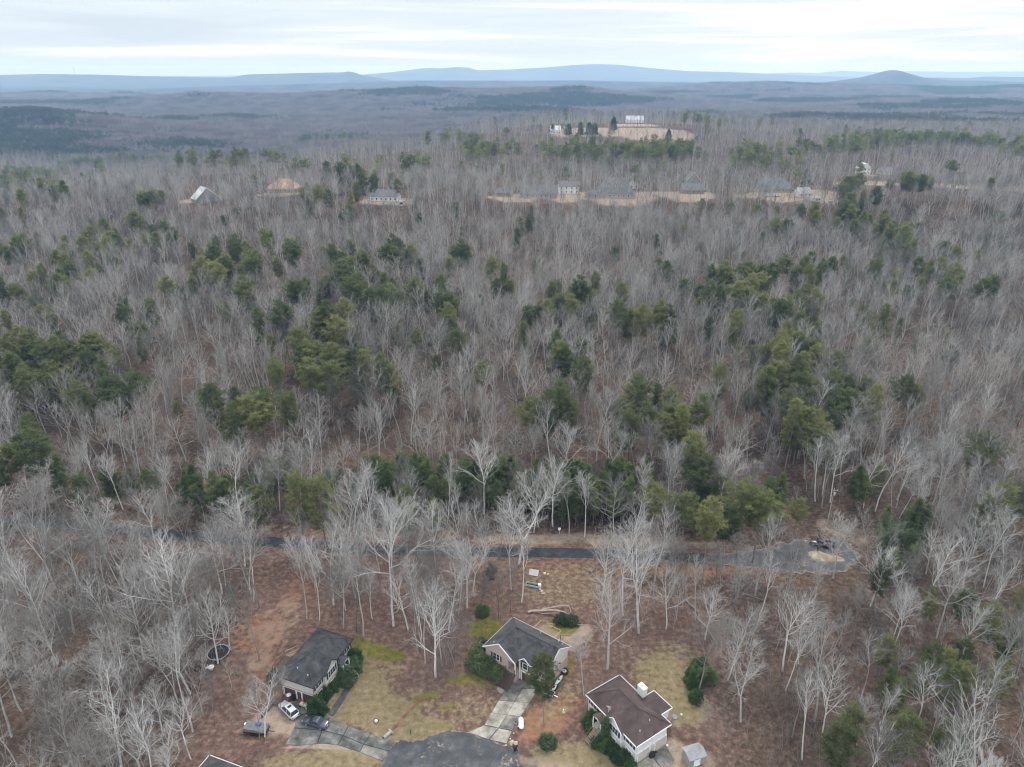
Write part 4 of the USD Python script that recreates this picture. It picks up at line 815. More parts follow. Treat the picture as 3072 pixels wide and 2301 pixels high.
def worn_material(name, base, soil_a, soil_b):
    lo, hi, st = base
    return mat(name, {'g': ('geometry', {}), 'n1': ('noise_texture', {'scale': .45, 'detail': 6.0, 'roughness': .65}), 'n2': ('noise_texture', {'scale': 8.0, 'detail': 3.0}), 'n3': ('noise_texture', {'scale': 1.3, 'detail': 7.0, 'roughness': .72, 'distortion': .4}),
        'r': ('rgb_ramp', {'ramp': [(.32, st), (.5, lo), (.68, hi)]}), 's': ('rgb_ramp', {'ramp': [(.35, (.8, .8, .8)), (.65, (1.15, 1.15, 1.15))]}), 'm': ('mix', {'mix_type': 'multiply', 'fac': 1.0}), 'a': ('attribute', {'attribute': 'soil'}),
        'e': ('math', {'math_type': 'multiply_add', 'value2': 1.5, 'value3': -.75}), 'ad': ('math', {'math_type': 'add'}), 'q': ('map_range', {'range_type': 'smoothstep', 'from_min': .42, 'from_max': .72, 'to_min': 0.0, 'to_max': .95, 'clamp': True}), 'd': ('rgb_ramp', {'ramp': [(.3, soil_a), (.7, soil_b)]}), 'x': ('mix', {'mix_type': 'mix'}),
        'p': ('principled_bsdf', {'roughness': .92, 'specular_ior_level': .2})},
        [('g.position', 'n1.vector'), ('g.position', 'n2.vector'), ('g.position', 'n3.vector'), ('n1.fac', 'r.fac'), ('n2.fac', 's.fac'), ('r.color', 'm.color1'), ('s.color', 'm.color2'), ('n3.fac', 'e.value1'), ('e.value', 'ad.value1'), ('a.fac', 'ad.value2'), ('ad.value', 'q.value'), ('q.result', 'x.fac'), ('n3.fac', 'd.fac'), ('m.color', 'x.color1'), ('d.color', 'x.color2'), ('x.color', 'p.base_color')], 'p.BSDF')
M['court'] = worn_material('court_asphalt', ((0.085, 0.088, 0.092), (0.14, 0.14, 0.142), (0.06, 0.063, 0.067)), (0.30, 0.225, 0.165), (0.48, 0.385, 0.30))
M['turn'] = worn_material('turn_asphalt', ((0.105, 0.106, 0.11), (0.155, 0.155, 0.158), (0.07, 0.072, 0.077)), (0.15, 0.10, 0.08), (0.34, 0.26, 0.205))
M['road'] = worn_material('road_asphalt', ((0.048, 0.052, 0.057), (0.078, 0.083, 0.088), (0.034, 0.037, 0.041)), (0.17, 0.12, 0.095), (0.30, 0.22, 0.175))
worn_sheet('cul_de_sac', ragged(court, .45, 3), .008, M['court'], [(0, 1315, 2238, 3.4, 1.8, .42), (0, 1265, 2275, 1.2, 2.4, .42), (0, 1440, 2262, .9, 2.2, .42), (0, 1345, 2290, 2.2, 1.3, .36), (0, 1520, 2290, 1.8, 2.2, .5), (0, 1480, 2240, 1.0, .6, .35), (0, 1220, 2260, 1.2, .6, .3)])
worn_sheet('turning_circle', ragged(list(turn.exterior.coords)[:-1], 1.1, 2), .016, M['turn'], [(0, 2470, 1672, 4.5, 2.6, .75), (0, 2400, 1690, 4, 2.0, .55), (0, 2500, 1655, 3, 2.5, .6), (0, 2330, 1665, 6, 1.5, .3), (0, 2350, 1715, 7, 1.5, .5), (0, 2560, 1700, 2, 3, .5)], 2.2)
worn_sheet('road', list(rs.exterior.coords)[:-1], .012, M['road'], [], .65)
def slabs(name, label, cat, quads, mats, z=.05, gap=.035):
    t = thing(name, label, cat)
    bed = unary_union([Polygon(px(q_)).buffer(.3, join_style=2) for q_ in quads]).buffer(-.36, join_style=2)
    part('bedding', cat_([trimesh.creation.extrude_polygon(g_, .06, engine='earcut') for g_ in getattr(bed, 'geoms', [bed])]), M['asphalt'], t)
    for k, qd in enumerate(quads):
        P = Polygon(px(qd)).buffer(-gap, join_style=2)
        m = trimesh.creation.extrude_polygon(P, z + .14, engine='earcut'); m.apply_translation([0, 0, -.1])
        part('slab', m, M[mats[k % len(mats)]], t)
    return t
slabs('concrete_driveway', 'stained grey concrete driveway from the black-roofed house to the cul-de-sac', 'driveway', [ZA(q) for q in (
    [(490, 975), (800, 1000), (905, 1102), (640, 1142)], [(640, 1147), (905, 1107), (955, 1168), (880, 1290), (600, 1270)], [(600, 1275), (878, 1295), (832, 1428), (640, 1446), (520, 1436)], [(960, 1170), (1140, 1248), (1090, 1345), (886, 1292)], [(883, 1298), (1088, 1350), (1037, 1440), (900, 1426), (838, 1426)],
    [(1145, 1252), (1360, 1335), (1290, 1430), (1095, 1348)], [(1093, 1353), (1288, 1434), (1250, 1510), (1042, 1441)], [(1364, 1338), (1598, 1396), (1545, 1500), (1295, 1432)], [(1293, 1438), (1543, 1504), (1492, 1605), (1400, 1570), (1255, 1512)])], ['concrete_old', 'concrete_old', 'concrete_old', 'concrete_stain', 'concrete_old'])
def bil(c, u, v): return tuple((1 - v) * ((1 - u) * np.array(c[0]) + u * np.array(c[1])) + v * ((1 - u) * np.array(c[3]) + u * np.array(c[2])))
cB = [(955, 950), (1245, 955), (1010, 1330), (760, 1280)]
qs, ms = [ZB([(1040, 858), (1105, 872), (1205, 912), (1238, 948), (1100, 962), (965, 942)]), ZB([(880, 925), (950, 960), (925, 1000), (890, 985), (872, 955)])], ['concrete_stain', 'concrete_pale']
for r in range(3):
    for c in range(2):
        u0, u1, v0, v1 = c * .52, (.52, 1)[c], r / 3, (r + 1) / 3
        qs.append(ZB([bil(cB, u0, v0), bil(cB, u1, v0), bil(cB, u1, v1), bil(cB, u0, v1)])); ms.append('concrete_pale' if (r + c) % 3 else 'concrete_stain')
qs += [ZB([(755, 1285), (885, 1308), (800, 1410), (615, 1345)]), ZB([(890, 1310), (1008, 1335), (962, 1446), (806, 1412)])]; ms += ['concrete_pale', 'concrete_pale']
slabs('concrete_driveway', 'pale concrete driveway flaring from the grey-roofed brick house to the cul-de-sac', 'driveway', qs, ms)
slabs('concrete_driveway', 'tan concrete apron before the garage of the brown-roofed house', 'driveway', [ZC([(1118, 1462), (1300, 1350), (1400, 1478), (1330, 1560), (1180, 1560)]), ZC([(1304, 1347), (1470, 1245), (1560, 1400), (1520, 1478), (1405, 1476)])], ['concrete_pale', 'concrete_stain'])
walk = LineString(px(ZA([(1212, 765), (1140, 870), (1050, 1015), (962, 1150)]))).buffer(.62, cap_style=2)
whole('garden_path', sheet(ragged(list(walk.exterior.coords)[:-1], .12, 5, .4), .012), M['asphalt_path'], kind='structure')
gully = LineString(px(ZA([(1865, 985), (1790, 1060), (1690, 1165), (1620, 1250), (1570, 1295)]))).buffer(.33)
whole('gully', sheet(ragged(list(gully.exterior.coords)[:-1], .14, 6, .4), .012), M['clay'], kind='structure')
for k, (a, b, w, m) in enumerate((((-8, 1.9), (8, 1.9), .12, 'clay'),)): pass

# ------------------------------------------------------------------ house materials
def shingles(name, dark, light, streak=.5):
    d, l = np.array(dark), np.array(light)
    return mat(name, {'tc': ('texture_coordinate', {}), 'map': ('mapping', {'mapping_type': 'point', 'scale': (0.9, 0.9, 0.16)}), 'n1': ('noise_texture', {'scale': 0.7, 'detail': 5.0, 'roughness': 0.62, 'distortion': 0.5}), 'n2': ('noise_texture', {'scale': 14.0, 'detail': 2.0}),
        'wv': ('wave_texture', {'wave_type': 'bands', 'bands_direction': 'z', 'scale': 2.6, 'distortion': 0.6, 'detail': 2.0}),
        'r': ('rgb_ramp', {'ramp': [(0.3, tuple(d)), (0.7, tuple(l))]}), 's': ('rgb_ramp', {'ramp': [(0.3, (.85, .85, .85)), (0.7, (1.12, 1.12, 1.12))]}), 'w': ('rgb_ramp', {'ramp': [(0.0, (.86, .86, .86)), (0.25, (1.03, 1.03, 1.03))]}),
        'm': ('mix', {'mix_type': 'multiply', 'fac': 1.0}), 'm2': ('mix', {'mix_type': 'multiply', 'fac': 1.0}), 'p': ('principled_bsdf', {'roughness': 0.85, 'specular_ior_level': 0.25}), 'b': ('bump', {'strength': 0.35, 'distance': 0.02})},
        [('tc.object', 'map.vector'), ('map.vector', 'n1.vector'), ('tc.object', 'n2.vector'), ('tc.object', 'wv.vector'), ('n1.fac', 'r.fac'), ('n2.fac', 's.fac'), ('wv.fac', 'w.fac'), ('r.color', 'm.color1'), ('s.color', 'm.color2'), ('m.color', 'm2.color1'), ('w.color', 'm2.color2'), ('m2.color', 'p.base_color'), ('wv.fac', 'b.height'), ('b.normal', 'p.normal')], 'p.BSDF')
M['roof_black'] = shingles('roof_black', (0.030, 0.031, 0.034), (0.105, 0.104, 0.106))
M['roof_grey'] = shingles('roof_grey', (0.028, 0.029, 0.031), (0.115, 0.114, 0.114))
M['roof_brown'] = shingles('roof_brown', (0.066, 0.047, 0.044), (0.128, 0.092, 0.085))
M['roof_slate'] = shingles('roof_slate', (0.15, 0.15, 0.154), (0.235, 0.234, 0.238))
M['roof_dark'] = shingles('roof_dark', (0.13, 0.125, 0.122), (0.225, 0.216, 0.21))
M['roof_white'] = simple('roof_white', (0.66, 0.67, 0.67), .5)
M['roof_copper'] = shingles('roof_copper', (0.62, 0.34, 0.235), (0.74, 0.45, 0.33))
M['roof_light'] = shingles('roof_light', (0.36, 0.36, 0.37), (0.50, 0.50, 0.51))
def siding(name, col, lap=4.2):
    c = np.array(col)
    return mat(name, {'tc': ('texture_coordinate', {}), 'wv': ('wave_texture', {'wave_type': 'bands', 'bands_direction': 'z', 'profile': 'saw', 'scale': lap}), 'n': ('noise_texture', {'scale': 0.8, 'detail': 4.0}), 'r': ('rgb_ramp', {'ramp': [(0.0, tuple(c * .80)), (0.15, tuple(c)), (1.0, tuple(c))]}), 's': ('rgb_ramp', {'ramp': [(0.3, (.9, .9, .9)), (0.7, (1.03, 1.03, 1.03))]}), 'm': ('mix', {'mix_type': 'multiply', 'fac': 1.0}),
        'p': ('principled_bsdf', {'roughness': 0.55, 'specular_ior_level': 0.3}), 'b': ('bump', {'strength': 0.4, 'distance': 0.02})}, [('tc.object', 'wv.vector'), ('tc.object', 'n.vector'), ('wv.fac', 'r.fac'), ('n.fac', 's.fac'), ('r.color', 'm.color1'), ('s.color', 'm.color2'), ('m.color', 'p.base_color'), ('wv.fac', 'b.height'), ('b.normal', 'p.normal')], 'p.BSDF')
M['siding_white'] = siding('siding_white', (0.74, 0.73, 0.71)); M['siding_cream'] = siding('siding_cream', (0.62, 0.585, 0.54)); M['siding_tan'] = siding('siding_tan', (0.42, 0.38, 0.32)); M['siding_grey'] = siding('siding_grey', (0.28, 0.28, 0.27))
def brick(name, c1, c2, mortar):
    return mat(name, {'tc': ('texture_coordinate', {}), 'map': ('mapping', {'mapping_type': 'point', 'rotation': (1.5708, 0.0, 0.0)}), 'bk': ('brick_texture', {'color1': c1, 'color2': c2, 'mortar': mortar, 'scale': 1.0, 'brick_width': 0.22, 'row_height': 0.075, 'mortar_size': 0.008}), 'p': ('principled_bsdf', {'roughness': 0.85})},
        [('tc.object', 'map.vector'), ('map.vector', 'bk.vector'), ('bk.color', 'p.base_color')], 'p.BSDF')
M['brick_pink'] = brick('brick_pink', (0.40, 0.29, 0.26), (0.33, 0.235, 0.21), (0.46, 0.42, 0.39)); M['brick_red'] = brick('brick_red', (0.29, 0.17, 0.14), (0.23, 0.135, 0.115), (0.38, 0.34, 0.31)); M['brick_tan'] = brick('brick_tan', (0.36, 0.29, 0.24), (0.30, 0.24, 0.20), (0.42, 0.38, 0.34))
M['trim_white'] = simple('trim_white', (0.80, 0.80, 0.79), .45); M['trim_dark'] = simple('trim_dark', (0.03, 0.03, 0.035), .5); M['door_maroon'] = simple('door_maroon', (0.085, 0.045, 0.045), .5); M['door_beige'] = simple('door_beige', (0.50, 0.45, 0.40), .5)
M['pane'] = mat('pane', {'f': ('fresnel', {'IOR': 1.5}), 'a': ('diffuse_bsdf', {'color': (0.03, 0.035, 0.042)}), 'b': ('glossy_bsdf', {'roughness': 0.06, 'color': (0.9, 0.92, 0.95)}), 'm': ('mix_closure', {})}, [('f.fac', 'm.fac'), ('a.BSDF', 'm.closure1'), ('b.BSDF', 'm.closure2')], 'm.closure')
M['timber'] = simple('timber', (0.30, 0.225, 0.15), .8, noise=.2); M['timber_new'] = simple('timber_new', (0.56, 0.44, 0.27), .75, noise=.15); M['timber_dark'] = simple('timber_dark', (0.115, 0.085, 0.068), .85, noise=.2); M['step_brown'] = simple('step_brown', (0.105, 0.072, 0.06), .7, noise=.2)
M['metal'] = simple('metal', (0.55, 0.56, 0.57), .35, .8); M['plastic_white'] = simple('plastic_white', (0.82, 0.83, 0.84), .4); M['black'] = simple('black', (0.018, 0.018, 0.02), .5); M['rubber'] = simple('rubber', (0.022, 0.022, 0.024), .8)

class House:
    """a house in its own axes: x from the near end to the far end, fs = which side of y is the front"""
    def __init__(s, name, label, loc, rot, hx, hy, fs=-1, group=None):
        s.t = thing(name, label, 'house', loc, rot, group=group); s.hx, s.hy, s.fs = hx, hy, fs
    def bx(s, face, a, o, z, wa, wo, wz):
        """box on a face: a along it, o its distance out from the middle of the house, z its centre"""
        if face == 'front': return box(a, s.fs * o, z, wa, wo, wz)
        if face == 'back': return box(a, -s.fs * o, z, wa, wo, wz)
        if face == 'near': return box(-o, a, z, wo, wa, wz)
        return box(o, a, z, wo, wa, wz)
    def window(s, face, a, o, z, w, h, shut=None, pairs=1):
        f = part('window', s.bx(face, a, o + .03, z, w + .16, .08, h + .16), M['trim_white'], s.t)
        for k in range(pairs):
            aa = a + (k - (pairs - 1) / 2) * w / pairs
            for zz in (-1, 1): part('pane', s.bx(face, aa, o + .072, z + zz * h * .25, w / pairs - .09, .012, h * .5 - .05), M['pane'], f)
        if shut:
            for sg in (-1, 1): part('shutter', s.bx(face, a + sg * (w / 2 + .27), o + .04, z, .36, .06, h + .1), M[shut], s.t)
    def door(s, name, face, a, o, z, w, h, m, panels=(2, 4)):
        d = part(name, s.bx(face, a, o + .03, z, w, .06, h), M[m], s.t)
        for i in range(panels[0]):
            for j in range(panels[1]):
                part('panel', s.bx(face, a + (i - (panels[0] - 1) / 2) * w / panels[0], o + .066, z + (j - (panels[1] - 1) / 2) * h / panels[1], w / panels[0] - .12, .014, h / panels[1] - .09), M[m], d)
        fr = [s.bx(face, a + sg * (w / 2 + .06), o + .035, z, .11, .09, h + .1) for sg in (-1, 1)] + [s.bx(face, a, o + .035, z + h / 2 + .1, w + .24, .09, .1)]
        part(name + '_frame', cat_(fr), M['trim_white'], s.t)
    def fascia(s, pts, z, m='trim_white', h=.2):
        n = len(pts)
        for i in range(n):
            a, b = np.array(pts[i]), np.array(pts[(i + 1) % n]); L = np.hypot(*(b - a)); r = math.atan2(*(b - a)[::-1]); c = (a + b) / 2
            nrm = np.array([math.sin(r), -math.cos(r)])
            part('gutter', box(*(c + nrm * .055), z, L + .1, .1, h, r), M[m], s.t)
def hull(pts): return trimesh.convex.convex_hull(np.array(pts, float))
def hip_roof(x0, x1, y0, y1, ze, zr, ridge):
    (a, b), (c, d) = ridge
    return hull([(x0, y0, ze), (x1, y0, ze), (x1, y1, ze), (x0, y1, ze), (x0, y0, ze - .14), (x1, y0, ze - .14), (x1, y1, ze - .14), (x0, y1, ze - .14), (a, b, zr), (c, d, zr)])
def gable_prism(p0, p1, half, ze, zr, th=.16):
    """pitched roof slabs from ridge end p0 to p1 (plan), with eaves half to each side"""
    p0, p1 = np.array(p0, float), np.array(p1, float); d = (p1 - p0) / np.linalg.norm(p1 - p0); n = np.array([-d[1], d[0]])
    out = []
    for sg in (-1, 1):
        q = [(*p0, zr), (*p1, zr), (*(p1 + sg * n * half), ze), (*(p0 + sg * n * half), ze)]
        out.append(hull([(x, y, z) for x, y, z in q] + [(x, y, z - th) for x, y, z in q]))
    return out
def gable_wall(p0, n, half, z0, zr, th=.2, drop=.12):
    """triangular wall under a pitched roof; n is the direction of the ridge"""
    p0 = np.array(p0, float); n = np.array(n, float); s = np.array([-n[1], n[0]])
    tri = [(*(p0 - s * half), z0), (*(p0 + s * half), z0), (*p0, zr - drop)]
    return hull([(x, y, z) for x, y, z in tri] + [(x + n[0] * th, y + n[1] * th, z) for x, y, z in tri])
def ridge_cap(H, pts, m):
    part('ridge_cap', cat_([tubes([[*a, *b, .11, .11]], 6) for a, b in pts]), M[m], H.t)

def split_level(name, label, c, rot, fs, roof, cap, wall, low, gut, garage, wing, shut):
    """the plan shared by the black-roofed and the brown-roofed house: garage end near, gabled bay and porch on the front"""
    H = House(name, label, (c[0], c[1], 0), rot, 6.5, 4.0, fs)
    wx, wy = 6.05, 3.55
    core = box(0, 0, 3.55, 2 * wx, 2 * wy, 2.4); part('wall', core, M[wall], H.t)
    part('lower_wall', box(0, 0, 1.17, 2 * wx + .06, 2 * wy + .06, 2.34), M[low], H.t)
    rf = part('roof', hip_roof(-6.5, 6.5, -4, 4, 4.8, 7.3, ((-2.5, 0), (2.5, 0))), M[roof], H.t)
    ridge_cap(H, [((-2.5, 0, 7.3), (2.5, 0, 7.3))] + [((sx * 6.5, sy * 4, 4.82), (sx * 2.5, 0, 7.31)) for sx in (-1, 1) for sy in (-1, 1)], cap)
    H.fascia([(-6.5, -4), (6.5, -4), (6.5, 4), (-6.5, 4)], 4.74, gut)
    # front gabled bay
    gy = fs * 4.25; inn = fs * 1.6
    part('bay_wall', box(-1.2, fs * 3.75, 3.55, 3.9, .75, 2.4), M[wall], H.t)
    part('bay_lower_wall', box(-1.2, fs * 3.75, 1.16, 3.94, .8, 2.32), M[low], H.t)
    g = part('gable_roof', cat_(gable_prism((-1.2, gy + fs * .22), (-1.2, inn), 2.3, 4.74, 6.75)), M[roof], H.t)
    part('gable_wall', gable_wall((-1.2, fs * 4.12), (0, -fs), 1.95, 4.7, 6.62), M[wall], H.t)
    for sg in (-1, 1):
        a, b = np.array([-1.2, gy + fs * .27, 6.72]), np.array([-1.2 + sg * 2.3, gy + fs * .27, 4.72])
        part('rake_board', cat_([tubes([[*a, *b, .09, .09]], 4)]), M[gut], H.t)
    # porch
    part('porch_roof', cat_(gable_prism((1.75, fs * 5.5), (1.75, fs * 3.4), 1.15, 4.1, 4.75)), M[roof], H.t)
    part('porch_gable', gable_wall((1.75, fs * 5.42), (0, -fs), 1.05, 4.0, 4.7, .1), M[wall], H.t)
    part('porch_floor', box(1.75, fs * 4.55, 1.05, 2.0, 1.9, 2.1), M[low], H.t)
    for sg in (-1, 1): part('porch_post', box(1.75 + sg * .95, fs * 5.38, 3.1, .14, .14, 2.0), M['trim_white'], H.t)
    H.door('front_door', 'front', 1.75, 3.56, 3.15, .95, 2.05, 'trim_white' if wing else 'door_maroon', (2, 3))
    for k in range(7): part('step', box(1.4, fs * (5.6 + .3 * k), 1.9 - .28 * k, 1.5, .3, .28 if k < 6 else .2), M['timber' if wing else 'concrete_old'], H.t)
    for sg in (-1, 1):
        part('railing', cat_([rod([(1.4 + sg * .75, fs * 5.5, 2.9), (1.4 + sg * .75, fs * 7.5, 1.1)], .035, 4), rod([(1.4 + sg * .75, fs * 7.5, 0), (1.4 + sg * .75, fs * 7.5, 1.1)], .035, 4), rod([(1.4 + sg * .75, fs * 5.5, 1.9), (1.4 + sg * .75, fs * 5.5, 2.9)], .035, 4)]), M['timber' if wing else 'trim_white'], H.t)
    # windows
    H.window('front', -4.5, 3.56, 3.75, 1.7, 1.25, shut, 2)
    H.window('front', -1.2, 4.13, 3.75, 2.1, 1.35, shut, 3)
    H.window('front', 3.6, 3.56, 3.75, .85, 1.25, shut); H.window('front', 5.1, 3.56, 3.75, .85, 1.25, shut)
    H.window('front', -4.5, 3.59, 1.45, 1.5, .75, None, 2); H.window('front', -1.2, 4.16, 1.45, 1.5, .75, None, 2); H.window('front', 4.4, 3.59, 1.4, 1.0, .6, None)
    for a in (-1.8, 1.8): H.window('far', a, 6.06, 3.7, .9, 1.2)
    for a in (-4.6, 2.2, 4.8): H.window('back', a, 3.56, 3.7, 1.0, 1.2)
    # garage end
    for a in (1.75, -2.25):
        H.door('garage_door', 'near', a, 6.09, 1.08, 2.5, 2.1, garage, (4, 4))
    H.door('side_door', 'near', -.25, 6.09, 1.05, .85, 2.0, garage, (1, 3))
    part('belt_board', H.bx('near', 0, 6.1, 2.36, 7.2, .08, .14), M['trim_white' if wing else 'brick_pink'], H.t)
    for sx in (-1, 1): part('downspout', rod([(sx * 6.12, fs * 3.62, 4.65), (sx * 6.12, fs * 3.62, .1)], .05, 4), M['trim_dark' if not wing else 'trim_white'], H.t)
    for vx, vy in ((-4.6, fs * -.6), (-5.1, fs * 2.0)):
        zv = 4.8 + 2.5 * min((4 - abs(vy)) / 4, (6.5 - abs(vx)) / 4); part('vent_pipe', cat_([rod([(vx, vy, zv - .1), (vx, vy, zv + .35)], .06, 8)]), M['plastic_white'], H.t)
    return H
CA, CC = (-37.15, 102.85), (20.1, 90.75)
HA = split_level('split_level_house', 'split-level house with a black hip roof and cream siding at left', CA, 69, -1, 'roof_black', 'roof_grey', 'siding_cream', 'brick_pink', 'trim_dark', 'door_maroon', False, 'black')
def deck(H, x0, x1, y0, y1, z, m, posts=True, along='x', rail=True):
    t = H.t
    d = part('deck', box((x0 + x1) / 2, (y0 + y1) / 2, z - .12, x1 - x0, y1 - y0, .16), M[m], t)
    n = int(round((y1 - y0) / .3)) if along == 'x' else int(round((x1 - x0) / .3))
    for k in range(n):
        if along == 'x': part('plank', box((x0 + x1) / 2, y0 + (k + .5) * (y1 - y0) / n, z, x1 - x0, (y1 - y0) / n - .03, .05), M[m], d)
        else: part('plank', box(x0 + (k + .5) * (x1 - x0) / n, (y0 + y1) / 2, z, (x1 - x0) / n - .03, y1 - y0, .05), M[m], d)
    for x in (x0 + .1, x1 - .1):
        for y in (y0 + .1, y1 - .1): part('deck_post', box(x, y, (z - .2) / 2, .14, .14, z - .2), M[m], t)
    return d
def rail(H, pts, m, h=.95, step=.35):
    for a, b in zip(pts[:-1], pts[1:]):
        a, b = np.array(a, float), np.array(b, float); L = np.linalg.norm(b - a); n = max(2, int(L / step)); up = np.array([0, 0, h])
        ms = [rod([a + up, b + up], .05, 4), rod([a + up * .15, b + up * .15], .03, 4)] + [rod([a + (b - a) * k / n, a + (b - a) * k / n + up], .028 if 0 < k < n else .055, 4) for k in range(n + 1)]
        part('railing', cat_(ms), M[m], H.t)
deck(HA, -3.6, .2, 3.65, 7.6, 2.3, 'timber_dark'); rail(HA, [(-3.55, 3.8, 2.3), (-3.55, 7.55, 2.3), (.15, 7.55, 2.3)], 'timber_dark')
rail(HA, [(.2, 7.55, 2.3), (2.4, 7.6, 1.2), (4.2, 7.6, .3)], 'timber_new'); rail(HA, [(.2, 6.4, 2.3), (2.4, 6.4, 1.2), (4.2, 6.4, .3)], 'timber_new')
for k in range(10): part('deck_step', box(.5 + .4 * k, 7.0, 2.1 - .22 * k, .38, 1.0, .06), M['timber'], HA.t)
HC = split_level('split_level_house', 'white split-level house with a brown hip roof and white gutters at right', CC, 124, 1, 'roof_brown', 'roof_brown', 'siding_white', 'siding_cream', 'trim_white', 'door_beige', True, 'black')
# its rear wing, chimney, deck and aerial
part('wing_wall', box(-1.9, -4.95, 3.5, 3.6, 2.8, 2.5), M['siding_white'], HC.t); part('wing_lower_wall', box(-1.9, -4.95, 1.12, 3.56, 2.76, 2.24), M['siding_cream'], HC.t)
part('wing_roof', hull([(-4.1, -6.6, 4.82), (.3, -6.6, 4.82), (.3, -2.2, 4.82), (-4.1, -2.2, 4.82), (-4.1, -6.6, 4.68), (.3, -6.6, 4.68), (.3, -2.2, 4.68), (-4.1, -2.2, 4.68), (-1.9, -4.5, 6.2), (-1.9, -1.8, 6.2)]), M['roof_brown'], HC.t)
for a, b in (((-4.1, -6.6), (.3, -6.6)), ((.3, -6.6), (.3, -4.05)), ((-4.1, -4.05), (-4.1, -6.6))):
    a, b = np.array(a), np.array(b); c = (a + b) / 2; L = np.hypot(*(b - a)); r = math.atan2(*(b - a)[::-1]); nn = np.array([math.sin(r), -math.cos(r)])
    part('wing_gutter', box(*(c + nn * .055), 4.76, L + .1, .1, .2, r), M['trim_white'], HC.t)
ch = part('chimney', box(.85, -4.15, 3.4, 1.5, .95, 6.8), M['siding_white'], HC.t); part('chimney_cap', box(.85, -4.15, 6.86, 1.6, 1.05, .12), M['trim_white'], ch)
fl = trimesh.creation.cylinder(.17, .5, sections=12); fl.apply_translation([.95, -4.15, 7.15]); part('flue', fl, M['metal'], ch)
deck(HC, -4.6, -3.75, -6.6, -3.65, 2.3, 'timber'); rail(HC, [(-4.55, -3.7, 2.3), (-4.55, -6.55, 2.3)], 'timber')
part('roof_aerial', cat_([rod([(1.1, 3.4, 5.0), (1.1, 3.4, 6.5)], .03, 5), rod([(.6, 3.4, 6.2), (1.6, 3.4, 6.2)], .03, 4), rod([(.75, 3.1, 6.45), (1.45, 3.7, 6.45)], .03, 4)]), M['plastic_white'], HC.t)

# the grey-roofed brick house in the middle: main body, gabled wing to the left front, small gabled bay over the garage
HB = House('brick_house', 'pink brick house with a grey gabled roof and wooden front steps', (.2, 113.6, 0), -36, 7, 5, -1)
e, zr = 4.8, 7.5
part('wall', box(7.0, -4.25, 3.55, 12.7, 7.6, 2.4), M['siding_cream'], HB.t); part('lower_wall', box(7.0, -4.25, 1.17, 12.76, 7.66, 2.34), M['brick_pink'], HB.t)
part('wing_wall', box(3.1, -6.6, 2.36, 5.4, 5.9, 4.72), M['brick_pink'], HB.t)
part('front_wall', box(9.8, -8.02, 2.36, 7.1, .2, 4.7), M['brick_pink'], HB.t)
main = hull([(0, 0, e), (0, 0, e - .15), (13.8, 0, e), (13.8, 0, e - .15), (13.8, -8.6, e), (13.8, -8.6, e - .15), (4.2, -8.6, e), (4.2, -8.6, e - .15), (4.1, -4.4, zr), (13.8, -4.3, zr)])
part('roof', main, M['roof_grey'], HB.t)
part('wing_roof', hull([(0, 0, e + .01), (0, 0, e - .14), (0, -9.9, e + .01), (0, -9.9, e - .14), (7.7, -9.9, e + .01), (7.7, -9.9, e - .14), (7.7, -8.3, e + .01), (3.9, -9.9, zr + .01), (3.9, -4.4, zr + .01)]), M['roof_grey'], HB.t)
ridge_cap(HB, [((4.0, -4.4, zr), (13.8, -4.3, zr)), ((3.9, -9.9, zr), (3.9, -4.4, zr)), ((0, 0, e), (4.0, -4.4, zr))], 'roof_black')
part('gable_wall', gable_wall((3.9, -9.92), (0, 1), 3.75, e - .15, zr, .05, .05), M['brick_pink'], HB.t)
part('gable_wall', gable_wall((13.82, -4.3), (-1, 0), 4.2, e - .15, zr, .05, .05), M['siding_cream'], HB.t)
for a, b in (((3.9, -9.98, zr), (0, -9.98, e - .05)), ((3.9, -9.98, zr), (7.7, -9.98, e - .05))): part('rake_board', tubes([[*a, *b, .12, .12]], 4), M['trim_white'], HB.t)
for a, b in (((13.86, -4.3, zr), (13.86, 0, e - .05)), ((13.86, -4.3, zr), (13.86, -8.6, e - .05))): part('rake_board', tubes([[*a, *b, .08, .08]], 4), M['trim_white'], HB.t)
for a, b in (((0, 0), (13.8, 0)), ((0, 0), (0, -9.9)), ((10.2, -8.6), (13.8, -8.6))):
    a, b = np.array(a), np.array(b); r = math.atan2(*(b - a)[::-1]); part('gutter', box(*((a + b) / 2), 4.72, np.hypot(*(b - a)), .12, .15, r), M['trim_white'], HB.t)
part('bay_wall', box(8.95, -8.15, 2.36, 2.3, .5, 4.72), M['brick_pink'], HB.t)
part('bay_roof', cat_(gable_prism((8.95, -8.75), (8.95, -6.6), 1.35, 4.72, 5.95)), M['roof_grey'], HB.t); part('bay_gable', gable_wall((8.95, -8.42), (0, 1), 1.12, 4.65, 5.85, .12), M['siding_cream'], HB.t)
for sg in (-1, 1): part('rake_board', tubes([[8.95, -8.8, 5.93, 8.95 + sg * 1.35, -8.8, 4.7, .09, .09]], 4), M['trim_white'], HB.t)
part('corner_board', box(7.72, -8.42, 2.36, .2, .14, 4.7), M['trim_white'], HB.t)
